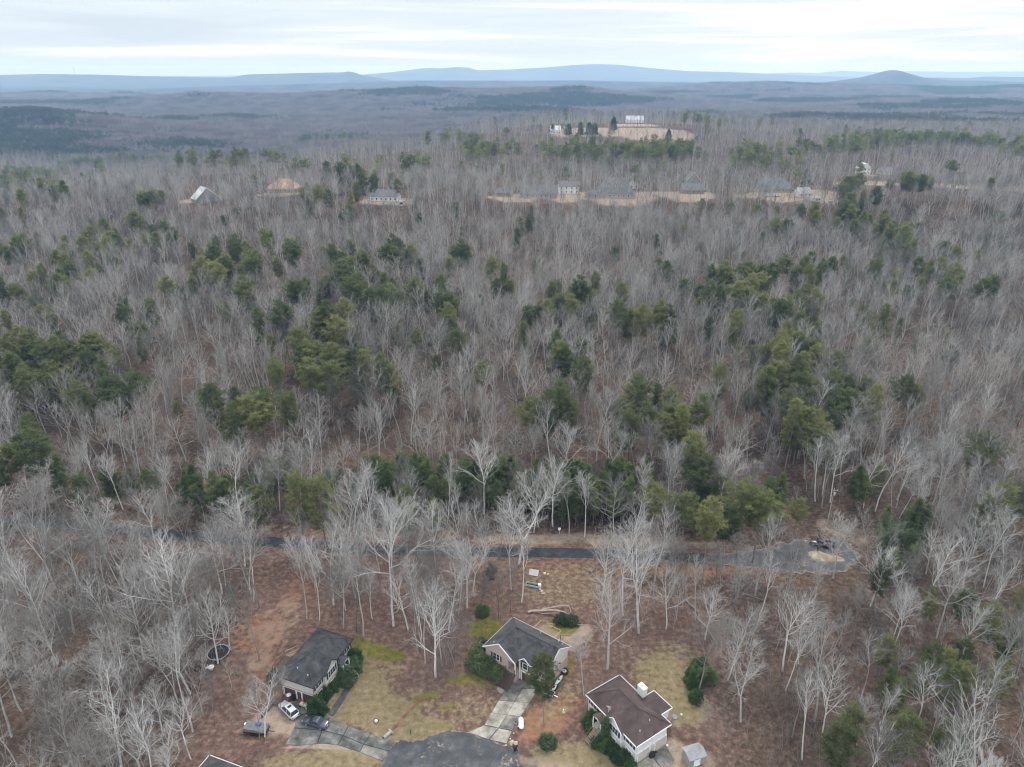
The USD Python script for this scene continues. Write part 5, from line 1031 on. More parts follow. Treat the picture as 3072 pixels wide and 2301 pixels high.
# windows and doors, set on the front of the wing, the bay and the right end
def bwin(cx, y, z, w, h, shut, pairs=1):
    f = part('window', box(cx, y - .03, z, w + .16, .08, h + .16), M['trim_white'], HB.t)
    for k in range(pairs):
        for zz in (-1, 1): part('pane', box(cx + (k - (pairs - 1) / 2) * w / pairs, y - .072, z + zz * h * .25, w / pairs - .09, .012, h * .5 - .05), M['pane'], f)
    if shut:
        for sg in (-1, 1): part('shutter', box(cx + sg * (w / 2 + .28), y - .04, z, .38, .06, h + .1), M[shut], HB.t)
bwin(3.0, -9.56, 3.7, 1.5, 1.5, 'door_maroon', 2); bwin(3.0, -9.56, 1.3, 1.4, .7, None, 2); bwin(8.95, -8.41, 3.65, 1.1, 1.35, 'trim_dark', 1); bwin(11.9, -8.13, 3.65, 1.2, 1.3, 'trim_dark', 2)
gd = part('garage_door', box(10.6, -8.46, 1.05, 4.6, .1, 2.1), M['door_maroon'], HB.t)
for i in range(6):
    for j in range(4): part('panel', box(8.7 + i * .76, -8.516, .26 + j * .52, .64, .014, .43), M['door_maroon'], gd)
part('garage_door_frame', cat_([box(8.22, -8.47, 1.1, .14, .12, 2.3), box(10.6, -8.47, 2.2, 4.9, .12, .14)]), M['trim_white'], HB.t)
fd = part('front_door', box(6.75, -8.2, 3.25, .95, .08, 2.05), M['door_maroon'], HB.t); part('porch_floor', box(6.75, -9.05, 1.1, 1.8, 1.7, 2.2), M['brick_pink'], HB.t); part('porch_post', box(7.62, -9.82, 3.4, .16, .16, 2.5), M['trim_white'], HB.t)
for k in range(9):
    st = part('step', box(6.6, -10.02 - .3 * k, 2.08 - .235 * k, 2.1, .31, .07), M['step_brown'], HB.t)
part('step_stringer', cat_([hull([(6.6 + sg * 1.05 + dx, y, z) for dx in (-.04, .04) for y, z in ((-9.9, 2.1), (-9.9, 1.7), (-12.7, .0), (-12.7, .25))]) for sg in (-1, 1)]), M['timber_dark'], HB.t)
rail(HB, [(5.55, -9.95, 2.2), (5.55, -12.6, .1)], 'timber_dark'); rail(HB, [(7.65, -9.95, 2.2), (7.65, -12.6, .1)], 'timber_dark')
for sg, y in ((-1, -2.2), (1, -6.2)):
    pass
deck(HB, 4.2, 9.2, .08, 3.9, 2.4, 'timber', along='y'); rail(HB, [(4.25, .2, 2.4), (4.25, 3.85, 2.4), (4.6, 3.85, 2.4)], 'timber_new'); rail(HB, [(5.8, 3.85, 2.4), (9.15, 3.85, 2.4), (9.15, .2, 2.4)], 'timber_new')
rail(HB, [(4.6, 3.85, 2.4), (4.6, 6.0, .9)], 'timber_new'); rail(HB, [(5.8, 6.0, .9), (5.8, 3.85, 2.4)], 'timber_new')
for k in range(8): part('deck_step', box(5.2, 4.05 + .27 * k, 2.2 - .2 * k, 1.1, .26, .05), M['timber'], HB.t)
for x, y in ((7.5, -1.2), (11.6, -1.0), (12.6, -1.3), (2.0, -9.0)):
    zz = e + (zr - e) * min(abs(y) / 4.3, 1) if x > 3 else e + 1.3; part('vent_pipe', rod([(x, y, zz - .1), (x, y, zz + .35)], .06, 8), M['plastic_white'], HB.t)

# the fourth roof, cut by the bottom edge of the picture
rp = at(652, 2276, 7.3)
HD = House('brick_house', 'dark hip roof just showing at the bottom edge left of the driveway', (rp[0] + 1.6, rp[1] - 3.2, 0), -20, 6, 4, -1)
part('wall', box(0, 0, 2.36, 11, 6.6, 4.72), M['brick_pink'], HD.t); part('roof', hip_roof(-6, 6, -4, 4, 4.8, 7.3, ((-2, 0), (2, 0))), M['roof_black'], HD.t)
ridge_cap(HD, [((-2, 0, 7.3), (2, 0, 7.3))] + [((sx * 6, sy * 4, 4.82), (sx * 2, 0, 7.31)) for sx in (-1, 1) for sy in (-1, 1)], 'roof_grey'); HD.fascia([(-6, -4), (6, -4), (6, 4), (-6, 4)], 4.74, 'trim_white')
for a in (-3.5, 0, 3.5): HD.window('front', a, 3.31, 3.2, 1.1, 1.3)

# ------------------------------------------------------------------ houses along the far plateau
def far_house(label, pxl, pxr, py, depth, wall, roof, style='hip', storeys=1, rot=0, name='plateau_house', cat='house', rise=.42, chim=None, dormers=(), pieces=True, hw=2.7, group='houses along the far plateau'):
    """a house whose foot is seen at row py between columns pxl and pxr"""
    b = hit((pxl + pxr) / 2, py); t = math.hypot(b[1], CAM_H - b[2]); W = (pxr - pxl) * t / FPX; base = math.degrees(math.atan2(-b[0], b[1]))
    H = thing(name, label, cat, (b[0], b[1] + depth / 2, b[2] - .2), rot, group=group); h = hw * storeys; w, d = W / 2 - .4, depth / 2 - .4
    part('wall', box(0, 0, h / 2, 2 * w, 2 * d, h), M[wall], H)
    zr = h + rise * min(W, depth)
    if style == 'hip': part('roof', hip_roof(-W / 2, W / 2, -depth / 2, depth / 2, h, zr, ((-W / 2 + depth / 2, 0), (W / 2 - depth / 2, 0)) if W > depth else ((0, 0), (0, .01))), M[roof], H)
    elif style == 'gable':
        part('roof', cat_(gable_prism((-W / 2, 0), (W / 2, 0), depth / 2, h, zr)), M[roof], H)
        for sg in (-1, 1): part('gable_wall', gable_wall((sg * w, 0), (-sg, 0), d, h - .05, zr - .2), M[wall], H)
    else:
        part('roof', cat_(gable_prism((0, -depth / 2), (0, depth / 2), W / 2, h, h + rise * W)), M[roof], H); part('gable_wall', gable_wall((0, -d), (0, 1), w, h - .05, h + rise * W - .2), M[wall], H)
        for sg in (-1, 1): part('rake_board', tubes([[0, -depth / 2 - .05, h + rise * W, sg * W / 2, -depth / 2 - .05, h, .22, .22]], 4), M['trim_white'], H)
    if pieces:
        n = max(2, int(W / 3.2))
        for s_ in range(storeys):
            for k in range(n):
                f = part('window', box(-w + (k + .5) * 2 * w / n, -d - .04, 1.6 + s_ * 2.7, 1.25, .08, 1.45), M['trim_white'], H); part('pane', box(-w + (k + .5) * 2 * w / n, -d - .09, 1.6 + s_ * 2.7, 1.0, .02, 1.2), M['pane'], f)
    if chim is not None:
        part('chimney', box(chim * W / 2, .5, zr - .4, 1.4, 1.1, 3.2), M['brick_red'], H)
    for f in dormers:
        zd = h + (zr - h) * .45; yd = -depth / 2 * .55
        dm = part('dormer', box(f * W / 2, yd + .9, zd + .5, 1.5, 2.0, 1.5), M['trim_white'], H); part('dormer_roof', cat_(gable_prism((f * W / 2, yd - .3), (f * W / 2, yd + 2.4), 1.0, zd + 1.2, zd + 2.0)), M[roof], dm); part('dormer_pane', box(f * W / 2, yd - .12, zd + .55, .9, .02, 1.0), M['pane'], dm)
    return H, b, t
far_house('pale grey house with a white metal roof, leftmost on the far plateau', 572, 642, 612, 13, 'siding_grey', 'roof_white', 'front', 1, 38, rise=.45, hw=3.4)
far_house('long house with an orange copper hip roof in the bare trees', 806, 892, 579, 13, 'brick_tan', 'roof_copper', 'hip', 1, 0, rise=.5, hw=3.2)
far_house('low orange-roofed wing at the left of the copper roof', 797, 822, 578, 8, 'brick_tan', 'roof_copper', 'hip', 1, 0, rise=.5, hw=2.6)
far_house('long low white house with a dark roof beside the big dark pine', 1110, 1196, 604, 10, 'siding_white', 'roof_slate', 'gable', 1, -6, hw=3.2)
far_house('small shed right of the long low white house', 1198, 1210, 618, 3, 'siding_cream', 'roof_light', 'gable', 1, 0, name='plateau_shed', cat='shed', group='sheds on the far plateau')
far_house('low blue-grey roofed house left of the red chimney', 1490, 1538, 590, 11, 'brick_red', 'roof_slate', 'hip', 1, 0)
far_house('dark-roofed house with a red brick chimney', 1562, 1672, 594, 13, 'brick_tan', 'roof_dark', 'gable', 1, 0, chim=-.05, hw=3.0)
far_house('pale two-storey house behind the red chimney house', 1676, 1738, 582, 11, 'siding_white', 'roof_dark', 'gable', 2, 0, rise=.3)
far_house('low hip-roofed garage left of the house with three dormers', 1757, 1796, 596, 9, 'brick_tan', 'roof_dark', 'hip', 1, 0)
far_house('large dark-roofed house with three white dormers', 1792, 1906, 594, 16, 'brick_tan', 'roof_dark', 'hip', 1, 0, rise=.62, dormers=(-.45, .0, .3), hw=3.2)
far_house('small white gabled house behind the three dormers', 1888, 1916, 566, 9, 'siding_white', 'roof_slate', 'front', 1, 0)
far_house('grey gabled upper house with white rakes and a window', 2058, 2100, 556, 10, 'siding_grey', 'roof_dark', 'front', 1, 0, rise=.58, hw=3.6, pieces=True)
far_house('low dark-roofed brick house below the white-raked gable', 2046, 2114, 582, 10, 'brick_red', 'roof_slate', 'gable', 1, 0, rise=.45)
far_house('blue-grey roofed house behind the covered pool', 2274, 2384, 578, 15, 'brick_tan', 'roof_slate', 'hip', 1, 0, rise=.5)
far_house('small grey-roofed cottage right of the covered pool', 2390, 2434, 592, 9, 'siding_cream', 'roof_light', 'gable', 1, 14)
far_house('pale eight-sided garden shed beside the red clay yard', 2440, 2461, 607, 5, 'siding_cream', 'roof_light', 'hip', 1, 20, name='plateau_shed', cat='shed', group='sheds on the far plateau')
far_house('white two-storey house among bare trees at far right', 2577, 2611, 524, 9, 'siding_white', 'roof_white', 'front', 2, 0)
far_house('grey house half hidden right of the white two-storey house', 2640, 2690, 524, 9, 'siding_cream', 'roof_slate', 'gable', 1, 0)
far_house('white barn at the left end of the far field', 1651, 1682, 401, 12, 'siding_white', 'roof_white', 'gable', 1, 0, name='field_barn', cat='barn', group='barns by the far field', hw=4.0)
far_house('small white shed behind the leftmost cedar', 1692, 1700, 391, 7, 'siding_white', 'roof_white', 'gable', 1, 0, name='field_barn', cat='barn', group='barns by the far field')
far_house('long white barn at the back of the far field', 1880, 1930, 369, 12, 'siding_white', 'roof_white', 'gable', 1, 0, name='field_barn', cat='barn', group='barns by the far field', hw=4.5)
far_house('white roofed house far off in the blue woods', 2352, 2378, 373, 14, 'siding_white', 'roof_light', 'gable', 1, 0, name='valley_house', group='houses in the far woods')
far_house('tan house far off in the blue woods', 2382, 2396, 374, 12, 'siding_cream', 'roof_copper', 'hip', 1, 0, name='valley_house', group='houses in the far woods')

# ------------------------------------------------------------------ vehicles
def paint(name, col, metallic=.3, rough=.3):
    return mat(name, {'p': ('principled_bsdf', {'base_color': col, 'metallic': metallic, 'roughness': rough, 'coat_weight': .5, 'coat_roughness': .08})}, (), 'p.BSDF')
M['paint_silver'] = paint('paint_silver', (0.60, 0.62, 0.63)); M['paint_navy'] = paint('paint_navy', (0.055, 0.062, 0.085)); M['paint_black'] = paint('paint_black', (0.02, 0.021, 0.024)); M['paint_white'] = paint('paint_white', (0.75, 0.76, 0.77), 0); M['paint_grey'] = paint('paint_grey', (0.16, 0.17, 0.185))
M['lamp_clear'] = simple('lamp_clear', (0.75, 0.76, 0.78), .15, noise=.02); M['lamp_red'] = simple('lamp_red', (0.35, 0.02, 0.02), .25, noise=.02)
def loft(rings):
    """rings: list of (x, half width, z low, z high, shoulder) -> closed body of rounded sections"""
    vs, n = [], 12
    for x, w, z0, z1, sh in rings:
        h = z1 - z0; k = min(.28 * h, .28 * w)
        sec = [(-w * .86, z0), (-w, z0 + k), (-w, z0 + h * .55), (-w * (.5 + .5 * sh), z1 - k * .5), (-w * sh * .85, z1), (-w * .3 * sh, z1 + .015)]
        sec = sec + [(-a, b) for a, b in sec[::-1]]
        vs += [(x, a, b) for a, b in sec]
    f = []
    for i in range(len(rings) - 1):
        for j in range(n):
            a, b = i * n + j, i * n + (j + 1) % n; f += [(a, b, b + n), (a, b + n, a + n)]
    for j in range(1, n - 1): f += [(0, j + 1, j), ((len(rings) - 1) * n, (len(rings) - 1) * n + j, (len(rings) - 1) * n + j + 1)]
    m = trimesh.Trimesh(np.array(vs, float), np.array(f), process=False); m.fix_normals(); return m
def vehicle(name, label, cat, loc, rot, body, L=4.7, style='sedan', group=None, scale=1.0):
    t = thing(name, label, cat, loc, rot, scale, group); W = .9; h2 = L / 2
    if style == 'pickup': L = 5.6; h2 = 2.8; W = .98
    hood = .95 if style != 'pickup' else 1.12
    R = [(-h2, W * .80, .42, hood - .18, .86), (-h2 + .18, W * .93, .34, hood - .03, .9), (-h2 + .7, W, .27, hood + .02, .92), (0, W, .26, hood + .02, .93), (h2 - 1.2, W, .27, hood - .02, .92), (h2 - .45, W * .95, .3, hood - .14, .88), (h2 - .1, W * .86, .36, hood - .26, .84), (h2, W * .72, .45, hood - .36, .8)]
    part('body', loft(R), M[body], t, smooth=40)
    if style == 'sedan': c0, c1, r0, r1, top = -h2 + .95, h2 - 1.35, -h2 + 1.75, h2 - 2.2, 1.45
    elif style == 'suv': c0, c1, r0, r1, top = -h2 + .25, h2 - 1.3, -h2 + .6, h2 - 2.05, 1.68
    else: c0, c1, r0, r1, top = -.35, h2 - 1.5, -.1, h2 - 2.3, 1.82
    z0 = hood - .02
    def cabin(i, dz): return hull([(c0 + i, s * (W * .90 - i), z0) for s in (-1, 1)] + [(c1 - i, s * (W * .90 - i), z0) for s in (-1, 1)] + [(r0 + i * .4, s * (W * .72 - i), top - dz) for s in (-1, 1)] + [(r1 - i * .4, s * (W * .72 - i), top - dz) for s in (-1, 1)])
    part('windows', cabin(0, .03), M['pane'], t)
    part('roof', hull([(r0 - .06, s * W * .70, top - .045) for s in (-1, 1)] + [(r1 + .06, s * W * .70, top - .045) for s in (-1, 1)] + [(r0 + .1, s * W * .62, top + .02) for s in (-1, 1)] + [(r1 - .12, s * W * .62, top + .02) for s in (-1, 1)]), M[body], t)
    pl = []
    for s in (-1, 1):
        for (xa, xb) in ((c0, r0), (c1, r1), ((c0 + c1) / 2, (r0 + r1) / 2)): pl.append(rod([(xa, s * W * .905, z0 - .02), (xb, s * W * .725, top)], .045, 4))
    part('pillars', cat_(pl), M[body], t)
    if style != 'pickup': part('sunroof', box((r0 + r1) / 2 + .25, 0, top + .022, .55, .75, .02), M['pane'], t)
    else:
        part('bed', cat_([box(-h2 + 1.0, 0, hood - .1, 1.9, W * 1.55, .05)]), M['black'], t)
        part('bed_walls', cat_([box(-h2 + 1.05, s * W * .86, hood + .12, 2.05, .12, .3) for s in (-1, 1)] + [box(-h2 + .06, 0, hood + .12, .1, W * 1.7, .3)]), M[body], t)
    for sx in (-1, 1):
        for sy in (-1, 1):
            x, y = sx * (h2 - .95), sy * (W - .11); r = .33 if style != 'pickup' else .4
            ty = trimesh.creation.torus(r * .78, r * .24, 20, 8); ty.apply_transform(trimesh.transformations.rotation_matrix(math.pi / 2, [1, 0, 0])); ty.apply_translation([x, y, r])
            w = part('wheel', ty, M['rubber'], t); rm = trimesh.creation.cylinder(r * .6, .16, sections=14); rm.apply_transform(trimesh.transformations.rotation_matrix(math.pi / 2, [1, 0, 0])); rm.apply_translation([x, y + sy * .02, r]); part('rim', rm, M['metal'], w)
    for s in (-1, 1):
        part('headlight', box(h2 - .16, s * W * .58, hood - .36, .24, .36, .15), M['lamp_clear'], t); part('tail_light', box(-h2 + .07, s * W * .64, hood - .22, .14, .3, .16), M['lamp_red'], t)
        part('mirror', box(c1 - .35, s * (W + .09), hood + .06, .14, .2, .13), M[body], t)
    part('front_bumper', box(h2 - .05, 0, .46, .16, W * 1.35, .2), M['black' if style == 'pickup' else body], t); part('licence_plate', box(-h2 - .0, 0, .62, .04, .42, .16), M['plastic_white'], t)
    return t
def heading(a, b): return math.degrees(math.atan2(b[1] - a[1], b[0] - a[0]))
def midp(a, b): return ((a[0] + b[0]) / 2, (a[1] + b[1]) / 2, .05)
a, b = at(848, 2110, .7), at(884, 2146, .7); vehicle('parked_car', 'silver crossover parked before the garage of the black-roofed house', 'car', midp(a, b), heading(b, a), 'paint_silver', 4.75, 'suv')
a, b = at(918, 2156, .7), at(976, 2174, .7); vehicle('parked_car', 'dark navy sedan parked across the grey driveway beside the round bush', 'car', midp(a, b), heading(b, a), 'paint_navy', 4.8, 'sedan')
a, b = at(2440, 1622, .9), at(2492, 1634, .9); vehicle('pickup_truck', 'black pickup truck parked at the back of the turning circle', 'truck', midp(a, b), heading(b, a), 'paint_black', 5.6, 'pickup')
for px_c, lab, pt, st, rt in ((1205, 'white car parked at the right end of the long low white house', 'paint_white', 'sedan', 20), (2505, 'dark car parked above the red clay yard on the plateau', 'paint_black', 'suv', 10), (2490, 'white car below the red clay yard on the plateau', 'paint_white', 'sedan', 100), (2526, 'grey car parked right of the dark car on the plateau', 'paint_grey', 'sedan', 15), (885, 'white car right of the orange copper roof', 'paint_white', 'sedan', 5), (3025, 'dark truck on the far road at the right edge', 'paint_navy', 'pickup', 0), (3062, 'white car on the far road at the right edge', 'paint_white', 'suv', 0)):
    py_c = {1205: 606, 2505: 568, 2490: 604, 2526: 566, 885: 578, 3025: 549, 3062: 549}[px_c]
    if px_c == 885: px_c = 915
    p = hit(px_c, py_c); vehicle('plateau_car' if st != 'pickup' else 'plateau_truck', lab, 'car' if st != 'pickup' else 'truck', (p[0], p[1], p[2] + .05), rt, pt, 4.7, st, group='cars on the far plateau')

# ------------------------------------------------------------------ shrubs and hedges
def shrub(label, px_, py_, r, h, m='box_leaves', name='round_bush', ry=None, zc=.5, seed=[300], group=None, n=None, cat='bush'):
    seed[0] += 1; c = at(px_, py_, h * zc)
    t = thing(name, label, cat, (c[0], c[1], 0), 0, group=group)
    part('foliage', shrub_mesh(seed[0], r, ry or r, h, n or int(260 * r * h + 120), .2), M[m], t)
    g = np.random.default_rng(seed[0]); st = []
    for _ in range(6):
        aa, _d = bent(np.zeros(3), unit(np.array([g.normal(0, .5), g.normal(0, .5), 1])), h * .75, 3, g, .15, .02, .035, .012); st += aa
    part('stems', tubes(st, 4), M['twig'], t)
    return t
def za(x, y): return 700 + x * .3024, 1800 + y * .3024
def zb(x, y): return 1200 + x * .3326, 1750 + y * .3326
def zc_(x, y): return 1600 + x * .27125, 1900 + y * .27125
shrub('round dark clipped bush beside the dark navy sedan', *za(832, 1040), 1.75, 3.2); shrub('rounded green bush beside the porch of the black-roofed house', *za(1120, 745), 1.95, 3.0, 'holly_leaves'); shrub('loose green bush between porch and far corner of the black-roofed house', *za(1185, 640), 1.7, 2.6, 'holly_leaves'); shrub('dark round bush at the far front corner of the black-roofed house', *za(1198, 550), 1.6, 2.8)
for k, (x, y, r) in enumerate(((1015, 800, 1.2), (960, 860, 1.25), (920, 910, 1.1), (890, 965, 1.0))):
    shrub(('top', 'second', 'third', 'lowest')[k] + ' of four low dark bushes along the front of the black-roofed house', *za(x, y), r, 1.6, group='low bushes before the black-roofed house')
shrub('small dark bush at the deck corner of the black-roofed house', *za(395, 745), 1.0, 1.6)
shrub('large grey-green bush at the left corner of the brick house', *zb(695, 660), 2.2, 4.0, 'holly_leaves'); shrub('grey-green bush behind the left corner of the brick house', *zb(745, 560), 1.5, 3.4, 'holly_leaves'); shrub('broad grey-green bush under the front window of the brick house', *zb(790, 730), 2.1, 3.2, 'holly_leaves'); shrub('grey-green bush beside the wooden steps of the brick house', *zb(890, 800), 1.8, 2.6, 'holly_leaves')
shrub('dark evergreen bush at the wood edge left of the brick house', *zb(745, 240), 1.5, 1.8, 'holly_leaves'); shrub('small round green shrub alone on the red clay lawn', *zb(1335, 1420), 1.5, 1.5, 'holly_leaves')
shrub('dark green bush at the left end of the brown-roofed house', *zc_(640, 950), 1.6, 2.6); shrub('low dark bush left of the porch of the brown-roofed house', *zc_(660, 1050), 1.2, 1.5)
for k, (x, y, r) in enumerate(((720, 1180, 1.4), (810, 1220, 1.4), (880, 1270, 1.35), (940, 1330, 1.4), (1000, 1390, 1.4), (1050, 1450, 1.3))):
    shrub(('topmost', 'second from top', 'third from top', 'fourth from top', 'fifth from top', 'lowest')[k] + ' bush in the dark hedge before the brown-roofed house', *zc_(x, y), r, 1.7, group='hedge before the brown-roofed house')
c = at(*zc_(795, 1080), 2.5); t = thing('cypress_tree', 'tall narrow conical evergreen before the brown-roofed house', 'tree', (c[0], c[1], 0)); tt, cc_ = pine_tree(77, H=5.8, base=.04, width=1.15, whorls=22, r=.08, cone=True, tuft=.34); part('trunk', tt, M['bark_pine'], t); part('crown', cc_, M['holly_leaves'], t)
for lab, x, y, r, h, m in (('tall dark evergreen bush at the wood edge right of the brown-roofed house', 1790, 460, 1.8, 3.9, 'box_leaves'), ('dark round bush in leaf litter right of the brown-roofed house', 1808, 695, 1.25, 2.1, 'box_leaves'), ('lighter green bush behind the tall dark evergreen', 1960, 450, 1.4, 3.2, 'holly_leaves'), ('green bush above the tall dark evergreen at the wood edge', 1850, 330, 1.6, 2.6, 'holly_leaves')): shrub(lab, *zc_(x, y), r, h, m)
t = shrub('dark pile of cut green brush behind the fallen limbs', 1700, 1858, 2.5, 1.3, 'cedar_needles', 'brush_pile', 1.8, cat='brush pile')
part('branches', brush_mesh(88, 40, 2.6, 5.5, .02), M['twig'], t)
c = at(1345, 2030); c2 = at(1262, 2052)
for k, (qx, qy, lab) in enumerate(((1345, 2025, 'tangled pinkish bare thicket under the big pale trees left of the brick house'), (1285, 2040, 'bare pinkish thicket at the lawn edge left of the big pale trees'), (1375, 1960, 'bare thicket behind the moss patch left of the brick house'))):
    q_ = at(qx, qy); t = thing('thicket', lab, 'thicket', (q_[0], q_[1], 0)); part('stems', brush_mesh(90 + k, 90, 3.4, 9.0, .014), M['twig'], t)

# ------------------------------------------------------------------ the small things about the yards
def cyl(r, h, x=0, y=0, z=0, n=16, r2=None):
    m = trimesh.creation.cylinder(r, h, sections=n) if r2 is None else trimesh.convex.convex_hull(np.concatenate([[[r * math.cos(a), r * math.sin(a), -h / 2], [r2 * math.cos(a), r2 * math.sin(a), h / 2]] for a in np.linspace(0, 2 * math.pi, n, endpoint=False)]))
    m.apply_translation([x, y, z]); return m
def ringm(R, r, z, n=40): m = trimesh.creation.torus(R, r, n, 8); m.apply_translation([0, 0, z]); return m
p = at(655, 1957, .8); t = thing('trampoline', 'round trampoline with a pale rim under the bare trees', 'trampoline', (p[0], p[1], 0))
part('rim', ringm(2.05, .07, .85), simple('rim_grey', (0.46, 0.47, 0.47), .6), t); part('bed', cyl(1.9, .03, 0, 0, .82, 36), M['rubber'], t)
for k in range(6):
    a_ = k * math.pi / 3; part('leg', rod([(2.05 * math.cos(a_), 2.05 * math.sin(a_), .85), (2.05 * math.cos(a_), 2.05 * math.sin(a_), 0)], .04, 6), M['metal'], t)
M['plastic_grey'] = simple('plastic_grey', (0.45, 0.46, 0.47), .5); M['plastic_blue'] = simple('plastic_blue', (0.12, 0.2, 0.42), .5); M['plastic_red'] = simple('plastic_red', (0.30, 0.06, 0.05), .5); M['bag_tan'] = simple('bag_tan', (0.55, 0.47, 0.36), .8, noise=.2); M['pale_board'] = simple('pale_board', (0.66, 0.60, 0.57), .7); M['pool_cover'] = simple('pool_cover', (0.16, 0.24, 0.38), .5)
p = at(633, 2001, .7); t = thing('round_table', 'round white garden table below the trampoline', 'table', (p[0], p[1], 0)); part('tabletop', cyl(.6, .06, 0, 0, .72, 20), M['plastic_white'], t); part('pedestal', cyl(.07, .7, 0, 0, .36), M['plastic_grey'], t); part('foot', cyl(.3, .05, 0, 0, .03), M['plastic_grey'], t)
p = at(624, 2003, .4); t = thing('garden_chair', 'small white chair beside the round garden table', 'chair', (p[0] - .25, p[1], 0), 200); part('seat', box(0, 0, .44, .45, .45, .05), M['plastic_white'], t); part('backrest', box(-.21, 0, .72, .05, .45, .5), M['plastic_white'], t)
for sx in (-1, 1):
    for sy in (-1, 1): part('leg', box(sx * .19, sy * .19, .21, .04, .04, .42), M['plastic_white'], t)
def tyre(label, x, y, R, rim=True, z=0.0, tilt=0):
    p = at(x, y, .2); t = thing('loose_tyre', label, 'tyre', (p[0], p[1], z)); part('tyre', trimesh.util.concatenate([ringm(R * .74, R * .26, R * .26, 28)]), M['rubber'], t)
    if rim: part('rim', cyl(R * .5, R * .3, 0, 0, R * .26, 18), M['plastic_grey'], t); part('hub', cyl(R * .16, R * .34, 0, 0, R * .27, 10), M['black'], t)
tyre('grey tyre lying on leaves left of the round garden table', 592, 2005, .75, False); tyre('large tyre with a grey rim at the right end of the brick house', 1693, 2014, .85)
p = at(1563, 2160, .6); t = thing('propane_tank', 'white propane tank lying beside the pale concrete driveway', 'tank', (p[0], p[1], 0), 92)
cap = trimesh.creation.capsule(1.35, .48, count=[16, 16]); cap.apply_translation([0, 0, -.675]); cap.apply_transform(trimesh.transformations.rotation_matrix(math.pi / 2, [0, 1, 0])); cap.apply_translation([0, 0, .62])
part('tank', cap, M['plastic_white'], t); part('valve_dome', cyl(.16, .2, 0, 0, 1.14, 14), M['plastic_white'], t)
for sx in (-1, 1): part('foot', box(sx * .55, 0, .1, .1, .6, .22), M['plastic_grey'], t)
p = at(1546, 2243, .5); t = thing('wheeled_bin', 'black bin with a tan bag on top near the street end of the driveway', 'bin', (p[0], p[1], 0), 20); part('bin_body', cyl(.3, .95, 0, 0, .5, 4, .42), M['black'], t); part('lid', box(0, 0, 1.0, .66, .7, .07), M['black'], t)
for s_ in (-1, 1): part('wheel', cyl(.1, .06, .25 * s_, -.3, .1, 12), M['rubber'], t)
m_ = trimesh.creation.icosphere(2, 1.0); m_.vertices *= [.36, .3, .3]; m_.vertices += (meshkit.noise(m_.vertices * 4, 3)[:, None] - .5) * .14
m2 = m_.copy(); m2.apply_translation([p[0] + .1, p[1] + .25, 1.28]); whole('rubbish_bag', m2, M['bag_tan'], 'tan bag lying on top of the black bin', 'bag', smooth=True)
p = at(1536, 2230, .2); m3 = m_.copy(); m3.vertices *= 1.35; m3.apply_translation([p[0], p[1], .3]); whole('rubbish_bag', m3, M['bag_tan'], 'tan bag on the ground left of the black bin', 'bag', smooth=True)
for k, (x, y, lab) in enumerate(((1555, 2182, 'top'), (1541, 2203, 'second from top'), (1531, 2219, 'third from top'), (1518, 2238, 'lowest'))):
    p = at(x, y, .3); t = thing('garden_light', f'{lab} small post light along the pale concrete driveway', 'light', (p[0], p[1], 0), group='post lights beside the driveway'); part('post', cyl(.035, .55, 0, 0, .28, 8), M['black'], t); part('lamp_head', cyl(.12, .14, 0, 0, .58, 10, .05), M['plastic_white'], t)
p = at(1556, 2167, .3); t = thing('flower_pot', 'grey pot at the foot of the propane tank', 'pot', (p[0] - .55, p[1], 0)); part('pot', cyl(.22, .45, 0, 0, .22, 14, .3), M['plastic_grey'], t); part('soil', cyl(.27, .03, 0, 0, .45, 14), M['timber_dark'], t)
def zy(x, y): return 1500 + x * .15686, 2000 + y * .15686
a, b = at(*zy(1070, 320), .3), at(*zy(1180, 180), .3); t = thing('kayak', 'long pale blue-white kayak lying beside the right end of the brick house', 'kayak', ((a[0] + b[0]) / 2, (a[1] + b[1]) / 2, .02), heading(a, b))
L_ = math.hypot(*(b - a)[:2]) / 2 + .3; part('kayak_hull', loft([(-L_, .04, .16, .3, .9), (-L_ * .7, .22, .05, .34, .9), (0, .32, .0, .36, .9), (L_ * .7, .22, .05, .34, .9), (L_, .04, .16, .3, .9)]), M['plastic_white'], t, smooth=40); part('cockpit', cyl(.2, .03, 0, 0, .385, 16), M['black'], t)
p = at(*zy(1040, 400), .4); t = thing('quad_bike', 'small white and black ride-on machine below the kayak', 'ride-on', (p[0], p[1], 0), 60)
part('body', loft([(-.6, .22, .35, .6, .8), (-.2, .3, .3, .72, .8), (.3, .28, .3, .66, .8), (.62, .18, .35, .58, .8)]), M['plastic_white'], t, smooth=40); part('seat', box(-.2, 0, .78, .6, .3, .12), M['black'], t); part('handlebar', rod([(.25, -.4, .98), (.35, 0, .92), (.25, .4, .98)], .03, 6), M['black'], t)
for sx in (-1, 1):
    for sy in (-1, 1): m_w = ringm(.19, .1, 0, 16); m_w.apply_transform(trimesh.transformations.rotation_matrix(math.pi / 2, [1, 0, 0])); m_w.apply_translation([sx * .45, sy * .4, .28]); part('wheel', m_w, M['rubber'], t)
p = at(*zy(930, 510), .4); t = thing('utility_trailer', 'small black-bedded utility trailer beside the foot of the tall thin pine', 'trailer', (p[0], p[1], 0), -28)
part('bed', box(0, 0, .5, 2.1, 1.2, .08), M['black'], t); part('frame_rail', cat_([rod([(-1.05, -.6, .75), (1.05, -.6, .75), (1.05, .6, .75), (-1.05, .6, .75), (-1.05, -.6, .75)], .045, 4)] + [rod([(x, y, .45), (x, y, .75)], .03, 4) for x in (-1.05, 0, 1.05) for y in (-.6, .6)]), M['pale_board'], t); part('drawbar', rod([(1.05, 0, .48), (1.9, 0, .4)], .05, 6), M['metal'], t)
